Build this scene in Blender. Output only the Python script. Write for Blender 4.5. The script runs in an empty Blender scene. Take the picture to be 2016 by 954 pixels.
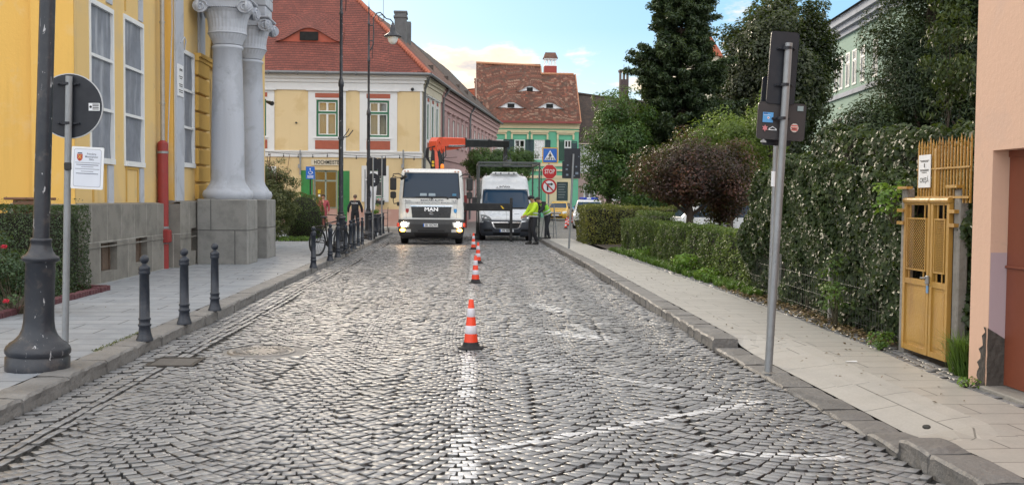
import bpy, math, random
import numpy as np
from mathutils import Vector, Matrix, Euler
PI = math.pi
R = math.radians
rnd = random.Random(7)
rng = np.random.default_rng(11)
sc = bpy.context.scene
C = sc.collection

# ------------------------------------------------------------------ camera
FPX = 2000.0                       # focal length in photograph pixels (2016 wide)
EYE = 1.55
YAW, PIT, ROLL = R(3.12), math.atan(83 / 2000), R(0.5)
cam_d = bpy.data.cameras.new('camera')
cam = bpy.data.objects.new('camera', cam_d)
C.objects.link(cam)
CAM = Matrix.Rotation(-YAW, 3, 'Z') @ Matrix.Rotation(PI / 2 - PIT, 3, 'X') @ Matrix.Rotation(ROLL, 3, 'Z')
cam.matrix_world = Matrix.Translation((0, 0, EYE)) @ CAM.to_4x4()
cam_d.sensor_width = 36
cam_d.lens = 36 * FPX / 2016
cam_d.clip_start = 0.05
cam_d.clip_end = 3000
sc.camera = cam

# ------------------------------------------------------------------ sky, sun, exposure
SUN_EL, SUN_AZ = R(17), R(-14)     # azimuth from +Y (down the street), positive towards +X
w = bpy.data.worlds.new('World')
sc.world = w
w.use_nodes = True
nt = w.node_tree
nt.nodes.clear()
def wn(t, **k):
    n = nt.nodes.new(t)
    for a, b in k.items():
        setattr(n, a, b)
    return n
def wl(a, b):
    nt.links.new(a, b)
def wmath(op, a, b=None, c=None, clamp=False):
    n = wn('ShaderNodeMath', operation=op, use_clamp=clamp)
    for i, v in enumerate((a, b, c)):
        if v is None: continue
        if isinstance(v, (int, float)): n.inputs[i].default_value = v
        else: wl(v, n.inputs[i])
    return n.outputs[0]
def wmix(f, a, b):
    n = wn('ShaderNodeMix', data_type='RGBA')
    for i, v in ((0, f), (6, a), (7, b)):
        if isinstance(v, (int, float)): n.inputs[i].default_value = v
        elif isinstance(v, tuple): n.inputs[i].default_value = (*v, 1)
        else: wl(v, n.inputs[i])
    return n.outputs[2]
out = wn('ShaderNodeOutputWorld')
bg = wn('ShaderNodeBackground')
bg.inputs['Strength'].default_value = 0.1
sky = wn('ShaderNodeTexSky', sky_type='NISHITA', sun_disc=False, sun_elevation=SUN_EL,
         sun_rotation=SUN_AZ, altitude=400, air_density=1.0, dust_density=0.6, ozone_density=2.0)
tc = wn('ShaderNodeTexCoord')
sep = wn('ShaderNodeSeparateXYZ')
wl(tc.outputs['Generated'], sep.inputs[0])
z = sep.outputs['Z']
# clouds: streaky banks low over the horizon, broken cover overhead
mp = wn('ShaderNodeMapping')
mp.inputs['Scale'].default_value = (1, 1, 2.6)
mp.inputs['Location'].default_value = (3.1, 0.7, 0.35)
wl(tc.outputs['Generated'], mp.inputs[0])
nz = wn('ShaderNodeTexNoise')
nz.inputs['Scale'].default_value = 7.5
nz.inputs['Detail'].default_value = 8
nz.inputs['Roughness'].default_value = 0.56
wl(mp.outputs[0], nz.inputs['Vector'])
nz2 = wn('ShaderNodeTexNoise')
nz2.inputs['Scale'].default_value = 1.9
nz2.inputs['Detail'].default_value = 6
wl(mp.outputs[0], nz2.inputs['Vector'])
lowband = wn('ShaderNodeMapRange')      # 1 at the horizon, 0 above ~9.5 degrees
for i, v in enumerate((0.09, 0.165, 1.0, 0.0)):
    lowband.inputs[1 + i].default_value = v
wl(z, lowband.inputs[0])
hiband = wn('ShaderNodeMapRange')       # cloud cover again above ~10.5 degrees
for i, v in enumerate((0.172, 0.235, 0.0, 1.0)):
    hiband.inputs[1 + i].default_value = v
wl(z, hiband.inputs[0])
cover = wmath('ADD', wmath('MULTIPLY', lowband.outputs[0], 0.262), wmath('MULTIPLY', hiband.outputs[0], 0.19))
d = wmath('ADD', nz.outputs['Fac'], cover)
mask = wn('ShaderNodeMapRange', interpolation_type='SMOOTHSTEP')
for i, v in enumerate((0.60, 0.70, 0.0, 1.0)):
    mask.inputs[1 + i].default_value = v
wl(d, mask.inputs[0])
core = wn('ShaderNodeMapRange', interpolation_type='SMOOTHSTEP')
for i, v in enumerate((0.67, 0.78, 0.0, 1.0)):
    core.inputs[1 + i].default_value = v
wl(d, core.inputs[0])
back = wn('ShaderNodeMapRange')         # unseen clouds opposite the sun, brightened to fill the shaded facades
for i, v in enumerate((-0.6, 0.8, 1.0, 0.0)):
    back.inputs[1 + i].default_value = v
wl(sep.outputs['Y'], back.inputs[0])
bluesky = wmix(wmath('MULTIPLY', lowband.outputs[0], 0.5), (2.0, 4.2, 6.3), (5.2, 6.1, 6.2))
skyc = wmix(0.72, sky.outputs[0], bluesky)
rim = wmix(core.outputs[0], (8.8, 7.2, 5.2), (4.6, 4.4, 4.5))
cl = wmix(back.outputs[0], rim, (17.0, 16.2, 15.4))
col = wmix(mask.outputs[0], skyc, cl)
wl(col, bg.inputs['Color'])
wl(bg.outputs[0], out.inputs[0])

sun_d = bpy.data.lights.new('sun', 'SUN')
sun_d.energy = 1.9
sun_d.angle = R(14)
sun_d.color = (1.0, 0.86, 0.68)
sun = bpy.data.objects.new('sun', sun_d)
C.objects.link(sun)
sd = Vector((math.sin(SUN_AZ) * math.cos(SUN_EL), math.cos(SUN_AZ) * math.cos(SUN_EL), math.sin(SUN_EL)))
sun.rotation_euler = (-sd).to_track_quat('-Z', 'Y').to_euler()
sun.location = (0, 0, 40)
sc.view_settings.view_transform = 'Standard'
sc.view_settings.look = 'None'
sc.view_settings.gamma = 1
sc.view_settings.exposure = 0.75
sc.render.engine = 'CYCLES'
sc.cycles.max_bounces = 6
sc.cycles.transparent_max_bounces = 12
sc.cycles.use_denoising = True

# ------------------------------------------------------------------ pixel helper (to place things from measurements)
def ray(px, py):
    return CAM @ Vector(((px - 1008) / FPX, -(py - 477) / FPX, -1))
def yon(px, X, py=500):
    d = ray(px, py); return d.y * X / d.x
def at(px, py, Y):
    d = ray(px, py); p = d * (Y / d.y)
    return Vector((p.x, Y, p.z + EYE))
def gr(px, py, z=0.0):
    d = ray(px, py); p = d * ((z - EYE) / d.z)
    return Vector((p.x, p.y, z))

# ------------------------------------------------------------------ mesh builder
class MB:
    def __init__(s):
        s.v = []; s.f = []; s.m = []; s.s = []; s.mat = 0; s.sm = False; s.M = None
    def add(s, vs, fs, mat=None, sm=None):
        o = len(s.v)
        if s.M is not None:
            vs = [tuple(s.M @ Vector(p)) for p in vs]
        s.v += [tuple(p) for p in vs]
        s.f += [tuple(i + o for i in f) for f in fs]
        s.m += [s.mat if mat is None else mat] * len(fs)
        s.s += [s.sm if sm is None else sm] * len(fs)
        return s
    def box(s, x0, x1, y0, y1, z0, z1, mat=None):
        return s.add([(x0, y0, z0), (x1, y0, z0), (x1, y1, z0), (x0, y1, z0), (x0, y0, z1), (x1, y0, z1), (x1, y1, z1), (x0, y1, z1)],
                     [(0, 3, 2, 1), (4, 5, 6, 7), (0, 1, 5, 4), (1, 2, 6, 5), (2, 3, 7, 6), (3, 0, 4, 7)], mat, False)
    def cbox(s, x0, x1, y0, y1, z0, z1, c=0.01, mat=None):      # chamfered box
        X = (x0, x1); Y = (y0, y1); Z = (z0, z1)
        vs = []; idx = {}
        for i in (0, 1):
            for j in (0, 1):
                for k in (0, 1):
                    sx, sy, sz = (c, -c)[i], (c, -c)[j], (c, -c)[k]
                    for a in range(3):
                        p = [X[i] + sx, Y[j] + sy, Z[k] + sz]
                        p[a] = (X[i], Y[j], Z[k])[a]
                        idx[i, j, k, a] = len(vs); vs.append(p)
        g = lambda i, j, k, a: idx[i, j, k, a]
        fs = [[g(0, 0, 0, 0), g(0, 0, 1, 0), g(0, 1, 1, 0), g(0, 1, 0, 0)], [g(1, 0, 0, 0), g(1, 1, 0, 0), g(1, 1, 1, 0), g(1, 0, 1, 0)],
              [g(0, 0, 0, 1), g(1, 0, 0, 1), g(1, 0, 1, 1), g(0, 0, 1, 1)], [g(0, 1, 0, 1), g(0, 1, 1, 1), g(1, 1, 1, 1), g(1, 1, 0, 1)],
              [g(0, 0, 0, 2), g(0, 1, 0, 2), g(1, 1, 0, 2), g(1, 0, 0, 2)], [g(0, 0, 1, 2), g(1, 0, 1, 2), g(1, 1, 1, 2), g(0, 1, 1, 2)]]
        for j in (0, 1):
            for k in (0, 1):
                fs.append([g(0, j, k, 1), g(1, j, k, 1), g(1, j, k, 2), g(0, j, k, 2)])
                fs.append([g(j, 0, k, 0), g(j, 1, k, 0), g(j, 1, k, 2), g(j, 0, k, 2)])
                fs.append([g(j, k, 0, 0), g(j, k, 1, 0), g(j, k, 1, 1), g(j, k, 0, 1)])
        for i in (0, 1):
            for j in (0, 1):
                for k in (0, 1):
                    fs.append([g(i, j, k, 0), g(i, j, k, 1), g(i, j, k, 2)])
        return s.add(vs, fs, mat, False)
    def cyl(s, p0, p1, r0, r1=None, n=12, mat=None, caps=True, sm=True):
        r1 = r0 if r1 is None else r1
        p0 = Vector(p0); p1 = Vector(p1); d = (p1 - p0)
        if d.length < 1e-9: return s
        q = d.to_track_quat('Z', 'Y')
        ex = q @ Vector((1, 0, 0)); ey = q @ Vector((0, 1, 0))
        vs = []
        for p, r in ((p0, r0), (p1, r1)):
            for i in range(n):
                a = 2 * PI * i / n
                vs.append(p + ex * (r * math.cos(a)) + ey * (r * math.sin(a)))
        s.add(vs, [(i, (i + 1) % n, n + (i + 1) % n, n + i) for i in range(n)], mat, sm)
        if caps:
            if r0 > 1e-6: s.add(vs[:n], [tuple(reversed(range(n)))], mat, False)
            if r1 > 1e-6: s.add(vs[n:], [tuple(range(n))], mat, False)
        return s
    def tube(s, pts, r, n=8, mat=None, closed=False):
        pts = [Vector(p) for p in pts]; N = len(pts)
        rs = r if isinstance(r, (list, tuple)) else [r] * N
        vs = []; up = None
        for i, p in enumerate(pts):
            a = pts[i - 1] if (i > 0 or closed) else p
            b = pts[(i + 1) % N] if (i < N - 1 or closed) else p
            t = (b - a).normalized()
            if up is None:
                up = t.orthogonal().normalized()
            up = (up - t * up.dot(t))
            up = up.normalized() if up.length > 1e-6 else t.orthogonal().normalized()
            e = t.cross(up)
            for k in range(n):
                an = 2 * PI * k / n
                vs.append(p + up * (rs[i] * math.cos(an)) + e * (rs[i] * math.sin(an)))
        fs = []
        for i in range(N if closed else N - 1):
            j = (i + 1) % N
            for k in range(n):
                fs.append((i * n + k, i * n + (k + 1) % n, j * n + (k + 1) % n, j * n + k))
        s.add(vs, fs, mat, True)
        if not closed:
            s.add(vs[:n], [tuple(reversed(range(n)))], mat, False)
            s.add(vs[-n:], [tuple(range(n))], mat, False)
        return s
    def lathe(s, prof, n=24, c=(0, 0, 0), axis='z', mat=None, sm=True, a0=0, a1=2 * PI):
        full = abs(a1 - a0 - 2 * PI) < 1e-6
        m = n if full else n + 1
        vs = []
        for r, h in prof:
            for i in range(m):
                a = a0 + (a1 - a0) * i / n
                x, y = r * math.cos(a), r * math.sin(a)
                p = (x, y, h) if axis == 'z' else ((h, x, y) if axis == 'x' else (x, h, y))
                vs.append((p[0] + c[0], p[1] + c[1], p[2] + c[2]))
        fs = []
        for j in range(len(prof) - 1):
            for i in range(n):
                k = (i + 1) % m
                fs.append((j * m + i, j * m + k, (j + 1) * m + k, (j + 1) * m + i))
        s.add(vs, fs, mat, sm)
        if full:
            if prof[0][0] > 1e-4: s.add(vs[:m], [tuple(reversed(range(m)))], mat, False)
            if prof[-1][0] > 1e-4: s.add(vs[-m:], [tuple(range(m))], mat, False)
        return s
    def prism(s, poly, a, b, axis='y', mat=None):
        def P(u, v, h):
            return (u, h, v) if axis == 'y' else ((h, u, v) if axis == 'x' else (u, v, h))
        n = len(poly)
        vs = [P(u, v, a) for u, v in poly] + [P(u, v, b) for u, v in poly]
        fs = [tuple(range(n)), tuple(reversed(range(n, 2 * n)))] + [(i, n + i, n + (i + 1) % n, (i + 1) % n) for i in range(n)]
        return s.add(vs, fs, mat, False)
    def disc(s, c, r, a, b, n=32, axis='y', mat=None):
        return s.prism([(c[0] + r * math.cos(2 * PI * i / n), c[1] + r * math.sin(2 * PI * i / n)) for i in range(n)], a, b, axis, mat)
    def ring(s, c, r0, r1, a, b, n=32, mat=None):               # flat ring, axis y
        pr = [(r0, a), (r1, a), (r1, b), (r0, b), (r0, a)]
        vs = [(c[0] + r * math.cos(2 * PI * i / n), h, c[1] + r * math.sin(2 * PI * i / n)) for r, h in pr for i in range(n)]
        return s.add(vs, [(j * n + i, j * n + (i + 1) % n, (j + 1) * n + (i + 1) % n, (j + 1) * n + i) for j in range(4) for i in range(n)], mat, False)
    def grid(s, nu, nv, fn, mat=None, sm=True):
        vs = [fn(i / nu, j / nv) for j in range(nv + 1) for i in range(nu + 1)]
        fs = [(j * (nu + 1) + i, j * (nu + 1) + i + 1, (j + 1) * (nu + 1) + i + 1, (j + 1) * (nu + 1) + i) for j in range(nv) for i in range(nu)]
        return s.add(vs, fs, mat, sm)
    def ball(s, c, r, n=14, sc_=(1, 1, 1), mat=None):
        m = n // 2
        return s.grid(n, m, lambda u, v: (c[0] + r * sc_[0] * math.cos(2 * PI * u) * math.sin(PI * v), c[1] + r * sc_[1] * math.sin(2 * PI * u) * math.sin(PI * v), c[2] - r * sc_[2] * math.cos(PI * v)), mat, True)
    def text(s, txt, size, pos=(0, 0, 0), rz=0.0, mat=None, align='CENTER', bold=0.0, sx=1.0, ry=0.0, depth=0.0):
        key = (txt, align, bold)
        if key not in _txt:
            cu = bpy.data.curves.new('t', 'FONT'); cu.body = txt; cu.align_x = align; cu.align_y = 'CENTER'
            cu.offset = bold; cu.resolution_u = 2
            o = bpy.data.objects.new('t', cu); C.objects.link(o)
            dg = bpy.context.evaluated_depsgraph_get()
            me = bpy.data.meshes.new_from_object(o.evaluated_get(dg))
            _txt[key] = ([tuple(v.co) for v in me.vertices], [tuple(p.vertices) for p in me.polygons])
            bpy.data.objects.remove(o); bpy.data.curves.remove(cu); bpy.data.meshes.remove(me)
        vs, fs = _txt[key]
        Mx = Matrix.Translation(pos) @ Matrix.Rotation(rz, 4, 'Z') @ Matrix.Rotation(ry, 4, 'Y')
        vs2 = [tuple(Mx @ Vector((x * size * sx, -depth, y * size))) for x, y, z_ in vs]
        return s.add(vs2, fs, mat, False)
    def build(s, name, mats, parent=None, bevel=0.0, merge=False):
        me = bpy.data.meshes.new(name)
        me.from_pydata(s.v, [], s.f)
        for m in (mats if isinstance(mats, (list, tuple)) else [mats]):
            me.materials.append(m)
        me.polygons.foreach_set('material_index', s.m)
        me.polygons.foreach_set('use_smooth', s.s)
        if len(me.polygons): box_uv(me)
        me.update()
        o = bpy.data.objects.new(name, me)
        C.objects.link(o)
        if parent is not None: o.parent = parent
        if bevel:
            b = o.modifiers.new('bevel', 'BEVEL'); b.width = bevel; b.segments = 2; b.limit_method = 'ANGLE'
        return o
_txt = {}
def box_uv(me):
    n = len(me.loops)
    li = np.empty(n, np.int32); me.loops.foreach_get('vertex_index', li)
    co = np.empty(len(me.vertices) * 3, np.float32); me.vertices.foreach_get('co', co); co = co.reshape(-1, 3)
    nf = len(me.polygons)
    nr = np.empty(nf * 3, np.float32); me.polygons.foreach_get('normal', nr); nr = nr.reshape(-1, 3)
    tot = np.empty(nf, np.int32); me.polygons.foreach_get('loop_total', tot)
    fi = np.repeat(np.arange(nf), tot)
    N = nr[fi]; P = co[li]
    U = np.stack([-N[:, 1], N[:, 0], np.zeros(n)], 1)
    L = np.linalg.norm(U, axis=1)
    flat = L < 0.05
    U[flat] = (1, 0, 0); L[flat] = 1
    U /= L[:, None]
    V = np.cross(N, U)
    V[flat] = (0, 1, 0)
    uv = np.stack([(P * U).sum(1), (P * V).sum(1)], 1).astype(np.float32)
    lay = me.uv_layers.new(name='UVMap')
    lay.data.foreach_set('uv', uv.ravel())
def bulk(name, V, F, mats, parent=None, attrs=None, midx=None, smooth=None):
    """numpy mesh; attrs: dict name -> per-vertex float array"""
    me = bpy.data.meshes.new(name)
    V = np.asarray(V, np.float32); F = np.asarray(F, np.int32); k = F.shape[1]
    me.vertices.add(len(V)); me.vertices.foreach_set('co', V.ravel())
    me.loops.add(F.size); me.loops.foreach_set('vertex_index', F.ravel())
    me.polygons.add(len(F)); me.polygons.foreach_set('loop_start', np.arange(0, F.size, k, dtype=np.int32))
    me.polygons.foreach_set('loop_total', np.full(len(F), k, np.int32))
    for m in (mats if isinstance(mats, (list, tuple)) else [mats]): me.materials.append(m)
    if midx is not None: me.polygons.foreach_set('material_index', np.asarray(midx, np.int32))
    if smooth: me.polygons.foreach_set('use_smooth', np.ones(len(F), bool))
    for nme, a in (attrs or {}).items():
        at_ = me.attributes.new(nme, 'FLOAT', 'POINT'); at_.data.foreach_set('value', np.asarray(a, np.float32))
    me.update(calc_edges=True)
    o = bpy.data.objects.new(name, me); C.objects.link(o)
    if parent is not None: o.parent = parent
    return o
def thing(name, label, cat, loc=(0, 0, 0), rz=0.0, group=None):
    o = bpy.data.objects.new(name, None); C.objects.link(o)
    o.empty_display_size = 0.2
    o.location = loc; o.rotation_euler = (0, 0, rz)
    o['label'] = label; o['category'] = cat
    if group: o['group'] = group
    return o
def tag(o, label, cat, group=None, kind=None):
    o['label'] = label; o['category'] = cat
    if group: o['group'] = group
    if kind: o['kind'] = kind
    return o
def struct(name, mb, mats, bevel=0):
    o = mb.build(name, mats, None, bevel); o['kind'] = 'structure'; return o
KIDS = {}
def dup(root, loc, rz, label):
    r = root.copy(); C.objects.link(r); r.location = loc; r.rotation_euler = (0, 0, rz); r['label'] = label
    for ch in [c for c in bpy.data.objects if c.parent == root]:
        c = ch.copy(); C.objects.link(c); c.parent = r
        for g in [g_ for g_ in bpy.data.objects if g_.parent == ch]:
            d_ = g.copy(); C.objects.link(d_); d_.parent = c
    return r

# ------------------------------------------------------------------ materials
MATS = {}
def nmat(name):
    m = bpy.data.materials.new(name); m.use_nodes = True
    n = m.node_tree; n.nodes.clear()
    o = n.nodes.new('ShaderNodeOutputMaterial')
    return m, n, o
class NT:
    def __init__(s, nt_): s.n = nt_
    def node(s, t, ins=None, **k):
        n = s.n.nodes.new(t)
        for a, b in k.items(): setattr(n, a, b)
        for a, b in (ins or {}).items(): s.set(n.inputs[a], b)
        return n
    def set(s, inp, v):
        if hasattr(v, 'node'): s.n.links.new(v, inp)
        elif isinstance(v, tuple) and len(v) == 3 and inp.type == 'RGBA': inp.default_value = (*v, 1)
        else: inp.default_value = v
    def math(s, op, a, b=0.0, clamp=False):
        return s.node('ShaderNodeMath', {0: a, 1: b}, operation=op, use_clamp=clamp).outputs[0]
    def mix(s, f, a, b, bt='MIX'):
        return s.node('ShaderNodeMix', {0: f, 6: a, 7: b}, data_type='RGBA', blend_type=bt).outputs[2]
    def noise(s, vec, scale, detail=4, rough=0.55, dist=0.0):
        return s.node('ShaderNodeTexNoise', {'Vector': vec, 'Scale': scale, 'Detail': detail, 'Roughness': rough, 'Distortion': dist}).outputs['Fac']
    def rmap(s, v, a, b, c=0.0, d=1.0):
        return s.node('ShaderNodeMapRange', {0: v, 1: a, 2: b, 3: c, 4: d}).outputs[0]
    def coord(s, which='Object'):
        return s.node('ShaderNodeTexCoord').outputs[which]
    def bump(s, h, strength, dist=0.01, normal=None):
        ins = {'Strength': strength, 'Distance': dist, 'Height': h}
        if normal is not None: ins['Normal'] = normal
        return s.node('ShaderNodeBump', ins).outputs[0]
    def pbr(s, col, rough=0.6, metal=0.0, normal=None, **k):
        ins = {'Base Color': col, 'Roughness': rough, 'Metallic': metal}
        if normal is not None: ins['Normal'] = normal
        ins.update(k)
        return s.node('ShaderNodeBsdfPrincipled', ins).outputs[0]
def mul(c, k): return tuple(min(1.0, x * k) for x in c)
def P(name, col, rough=0.6, metal=0.0, var=0.12, scale=2.5, bump=0.0, bscale=40, coat=0.0, dirt=0.0, dirtcol=(0.09, 0.08, 0.07), spec=0.5, streak=False):
    """general surface: base colour with noise variation, soft dirt, fine bump"""
    if name in MATS: return MATS[name]
    m, n, o = nmat(name); t = NT(n)
    co = t.coord()
    f = t.noise(co, scale, 5)
    c = t.mix(f, mul(col, 1 - var), mul(col, 1 + var))
    if dirt:
        v = co
        if streak: v = t.node('ShaderNodeMapping', {'Vector': co, 'Scale': (1, 1, 0.15)}).outputs[0]
        df = t.rmap(t.noise(v, scale * 1.7, 8, 0.65), 0.5, 0.75, 0, dirt)
        c = t.mix(df, c, dirtcol)
    nr = None
    if bump: nr = t.bump(t.noise(co, bscale, 6, 0.6), bump, 0.02)
    rr = t.rmap(t.noise(co, scale * 3, 4), 0.3, 0.7, max(0.03, rough - 0.08), min(1, rough + 0.08))
    sh = t.pbr(c, rr, metal, nr, **{'Coat Weight': coat, 'Coat Roughness': 0.08, 'Specular IOR Level': spec})
    n.links.new(sh, o.inputs[0]); MATS[name] = m
    return m
def emis(name, col, strength, base=None):
    if name in MATS: return MATS[name]
    m, n, o = nmat(name); t = NT(n)
    sh = t.pbr(base or col, 0.2, 0, None, **{'Emission Color': (*col, 1), 'Emission Strength': strength})
    n.links.new(sh, o.inputs[0]); MATS[name] = m
    return m
def leafmat(name, c0, c1, c2, trans=0.25, rough=0.45, spec=0.5):
    if name in MATS: return MATS[name]
    m, n, o = nmat(name); t = NT(n)
    a = t.node('ShaderNodeAttribute', attribute_name='tone').outputs['Fac']
    cr = t.node('ShaderNodeValToRGB', {0: a})
    e = cr.color_ramp.elements
    e[0].position = 0.0; e[0].color = (*c0, 1); e[1].position = 1.0; e[1].color = (*c2, 1)
    k = e.new(0.55); k.color = (*c1, 1)
    c = cr.outputs[0]
    p = t.pbr(c, rough, 0, None, **{'Specular IOR Level': spec})
    tr = t.node('ShaderNodeBsdfTranslucent', {'Color': t.mix(0.4, c, (0.35, 0.5, 0.05))}).outputs[0]
    sh = t.node('ShaderNodeMixShader', {0: trans, 1: p, 2: tr}).outputs[0]
    n.links.new(sh, o.inputs[0]); MATS[name] = m
    return m
def glassmat(name, tint=(0.02, 0.025, 0.03), mixv=0.35, rough=0.04):
    """window glass: partly see-through, mirrors the sky"""
    if name in MATS: return MATS[name]
    m, n, o = nmat(name); t = NT(n)
    fr = t.math('MULTIPLY', t.node('ShaderNodeFresnel', {'IOR': 1.5}).outputs[0], t.math('SUBTRACT', 1.0, t.node('ShaderNodeNewGeometry').outputs['Backfacing']))
    g = t.node('ShaderNodeBsdfGlossy', {'Color': (0.9, 0.95, 1.0), 'Roughness': rough}).outputs[0]
    tr = t.node('ShaderNodeBsdfTransparent', {'Color': (0.75, 0.8, 0.8)}).outputs[0]
    sh = t.node('ShaderNodeMixShader', {0: t.math('ADD', fr, mixv, True), 1: tr, 2: g}).outputs[0]
    n.links.new(sh, o.inputs[0]); MATS[name] = m
    return m
def darkglass(name, col=(0.01, 0.013, 0.018), rough=0.06, sp=0.55):
    if name in MATS: return MATS[name]
    m, n, o = nmat(name); t = NT(n)
    co = t.coord()
    nr = t.bump(t.noise(co, 1.3, 2), 0.06, 0.05)
    n.links.new(t.pbr(col, rough, 0, nr, **{'Specular IOR Level': sp}), o.inputs[0]); MATS[name] = m
    return m
def tilemat(name, c1, c2, mortar, w_=0.17, h_=0.155, moss=None, mossamt=0.0, patch=None, bstr=0.7):
    """plain tiles in courses; UV is in metres along the slope"""
    if name in MATS: return MATS[name]
    m, n, o = nmat(name); t = NT(n)
    uv = t.node('ShaderNodeUVMap').outputs[0]
    wob = t.noise(uv, 1.2, 3)
    uv2 = t.node('ShaderNodeVectorMath', {0: uv, 1: t.node('ShaderNodeCombineXYZ', {0: 0.0, 1: t.math('MULTIPLY', wob, 0.10)}).outputs[0]}, operation='ADD').outputs[0]
    br = t.node('ShaderNodeTexBrick', {'Vector': uv2, 'Color1': c1, 'Color2': c2, 'Mortar': mortar, 'Scale': 1.0, 'Mortar Size': 0.007,
                                       'Mortar Smooth': 0.3, 'Bias': 0.0, 'Brick Width': w_, 'Row Height': h_}, offset=0.5)
    c = br.outputs['Color']
    sx = t.node('ShaderNodeSeparateXYZ', {0: uv2})
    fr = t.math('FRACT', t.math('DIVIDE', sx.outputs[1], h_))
    c = t.mix(t.rmap(fr, 0.66, 0.95, 0.0, 0.9), c, mul(c1, 0.13))      # shade under each course, painted into the tile colour
    c = t.mix(t.rmap(t.noise(uv, 0.8, 7, 0.65), 0.38, 0.66, 0, 0.65), c, mul(c2, 0.55))
    if patch:
        wn_ = t.node('ShaderNodeTexWhiteNoise', {0: t.node('ShaderNodeVectorMath', {0: uv2, 1: (w_, h_, 1.0)}, operation='DIVIDE').outputs[0]}, noise_dimensions='2D')
        sn = t.node('ShaderNodeVectorMath', {0: uv2, 1: (w_ * 1.15, h_, 1.0)}, operation='SNAP').outputs[0]
        t.set(wn_.inputs[0], sn)
        v = wn_.outputs[0]
        f2 = t.math("MULTIPLY", t.rmap(v, 0.80, 0.84), t.rmap(t.noise(uv, 1.1, 4), 0.3, 0.55))
        c = t.mix(f2, c, patch)
        f3 = t.rmap(v, 0.28, 0.2, 0, 0.8)
        c = t.mix(f3, c, mul(c1, 0.35))
    if moss:
        c = t.mix(t.rmap(t.noise(uv, 1.6, 8, 0.7), 0.48, 0.62, 0, mossamt), c, moss)
    hgt = t.math('SUBTRACT', t.math('MULTIPLY', br.outputs['Fac'], -0.5), t.math('MULTIPLY', fr, 1.0))
    nr = t.bump(hgt, bstr, 0.03)
    n.links.new(t.pbr(c, 0.8, 0, nr), o.inputs[0]); MATS[name] = m
    return m
def blockmat(name, c1, c2, mortar, w_, h_, ms=0.008, bump=0.5, off=0.5, rough=0.8, stain=0.4, staincol=(0.06, 0.06, 0.06), shift=(0, 0), grain=0.3, bulge=False):
    if name in MATS: return MATS[name]
    m, n, o = nmat(name); t = NT(n)
    uv = t.node('ShaderNodeUVMap').outputs[0]
    uv = t.node('ShaderNodeMapping', {'Vector': uv, 'Location': (shift[0], shift[1], 0)}).outputs[0]
    br = t.node('ShaderNodeTexBrick', {'Vector': uv, 'Color1': c1, 'Color2': c2, 'Mortar': mortar, 'Scale': 1.0, 'Mortar Size': ms,
                                       'Mortar Smooth': 0.2, 'Bias': 0.0, 'Brick Width': w_, 'Row Height': h_}, offset=off)
    c = br.outputs['Color']
    n1 = t.noise(uv, 2.3, 8, 0.65)
    c = t.mix(t.rmap(n1, 0.45, 0.75, 0, stain), c, staincol)
    c = t.mix(t.rmap(t.noise(uv, 55, 3), 0.35, 0.65, 0, 0.25), c, mul(c1, 0.6))
    hgt = t.math('ADD', t.math('MULTIPLY', br.outputs['Fac'], -1.0), t.math('MULTIPLY', t.noise(uv, 40, 5), grain))
    nr = t.bump(hgt, bump, 0.012)
    rr = t.rmap(n1, 0.3, 0.7, rough - 0.12, min(1, rough + 0.1))
    n.links.new(t.pbr(c, rr, 0, nr), o.inputs[0]); MATS[name] = m
    return m

m_iron = P('cast_iron_paint', (0.017, 0.023, 0.036), 0.42, 0.0, 0.25, 6, 0.25, 60, dirt=0.25, dirtcol=(0.12, 0.12, 0.12))
m_dark = P('dark_plastic', (0.018, 0.019, 0.021), 0.5, 0, 0.2)
m_black = P('black_metal', (0.012, 0.012, 0.014), 0.4, 0.2, 0.2)
m_galv = P('galvanised_steel', (0.27, 0.285, 0.30), 0.5, 0.5, 0.18, 7, 0.1, 90, dirt=0.2)
m_white = P('white_paint', (0.70, 0.72, 0.73), 0.6, 0, 0.06, 3, 0.05, 40, dirt=0.15, dirtcol=(0.35, 0.34, 0.3))
m_signback = P('sign_back', (0.009, 0.012, 0.020), 0.5, 0.0, 0.3, 5, dirt=0.2, dirtcol=(0.05, 0.05, 0.06))
m_rubber = P('rubber', (0.014, 0.014, 0.016), 0.75, 0, 0.3, 8, 0.2)
m_chrome = P('chrome', (0.6, 0.62, 0.65), 0.15, 1.0, 0.05)
m_signwhite = P('sign_white', (0.75, 0.77, 0.8), 0.45, 0, 0.03)
m_signblack = P('sign_black', (0.012, 0.012, 0.012), 0.5, 0, 0.05)
m_signred = P('sign_red', (0.52, 0.018, 0.022), 0.4, 0, 0.05)
m_signblue = P('sign_blue', (0.01, 0.12, 0.50), 0.4, 0, 0.05)
m_glass = glassmat('window_glass', mixv=0.2)
m_pane = darkglass('dark_window_glass')
# ================================================================== GROUND
def XL(y): return -3.12 + 0.0058 * y
_xr = ([-6, 10.8, 15, 24, 34, 60], [2.72, 2.70, 2.79, 3.0, 3.1, 3.3])
def XR(y): return float(np.interp(y, *_xr))
_xo = ([-6, 8.0, 9.6, 12.7, 16, 21, 30, 40], [3.95, 3.98, 4.12, 4.22, 4.28, 4.25, 4.28, 4.3])
def XO(y): return float(np.interp(y, *_xo))
KW = 0.27
m_ground = P('ground_soil', (0.06, 0.05, 0.038), 0.9, 0, 0.3, 0.8, 0.4, 20)
m_bed = P('joint_grit', (0.012, 0.012, 0.012), 0.9, 0, 0.4, 6, 0.5, 90)
struct('ground', MB().add([(-700, -60, -0.06), (700, -60, -0.06), (700, 1500, -0.06), (-700, 1500, -0.06)], [(0, 1, 2, 3)]), m_ground)

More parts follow.
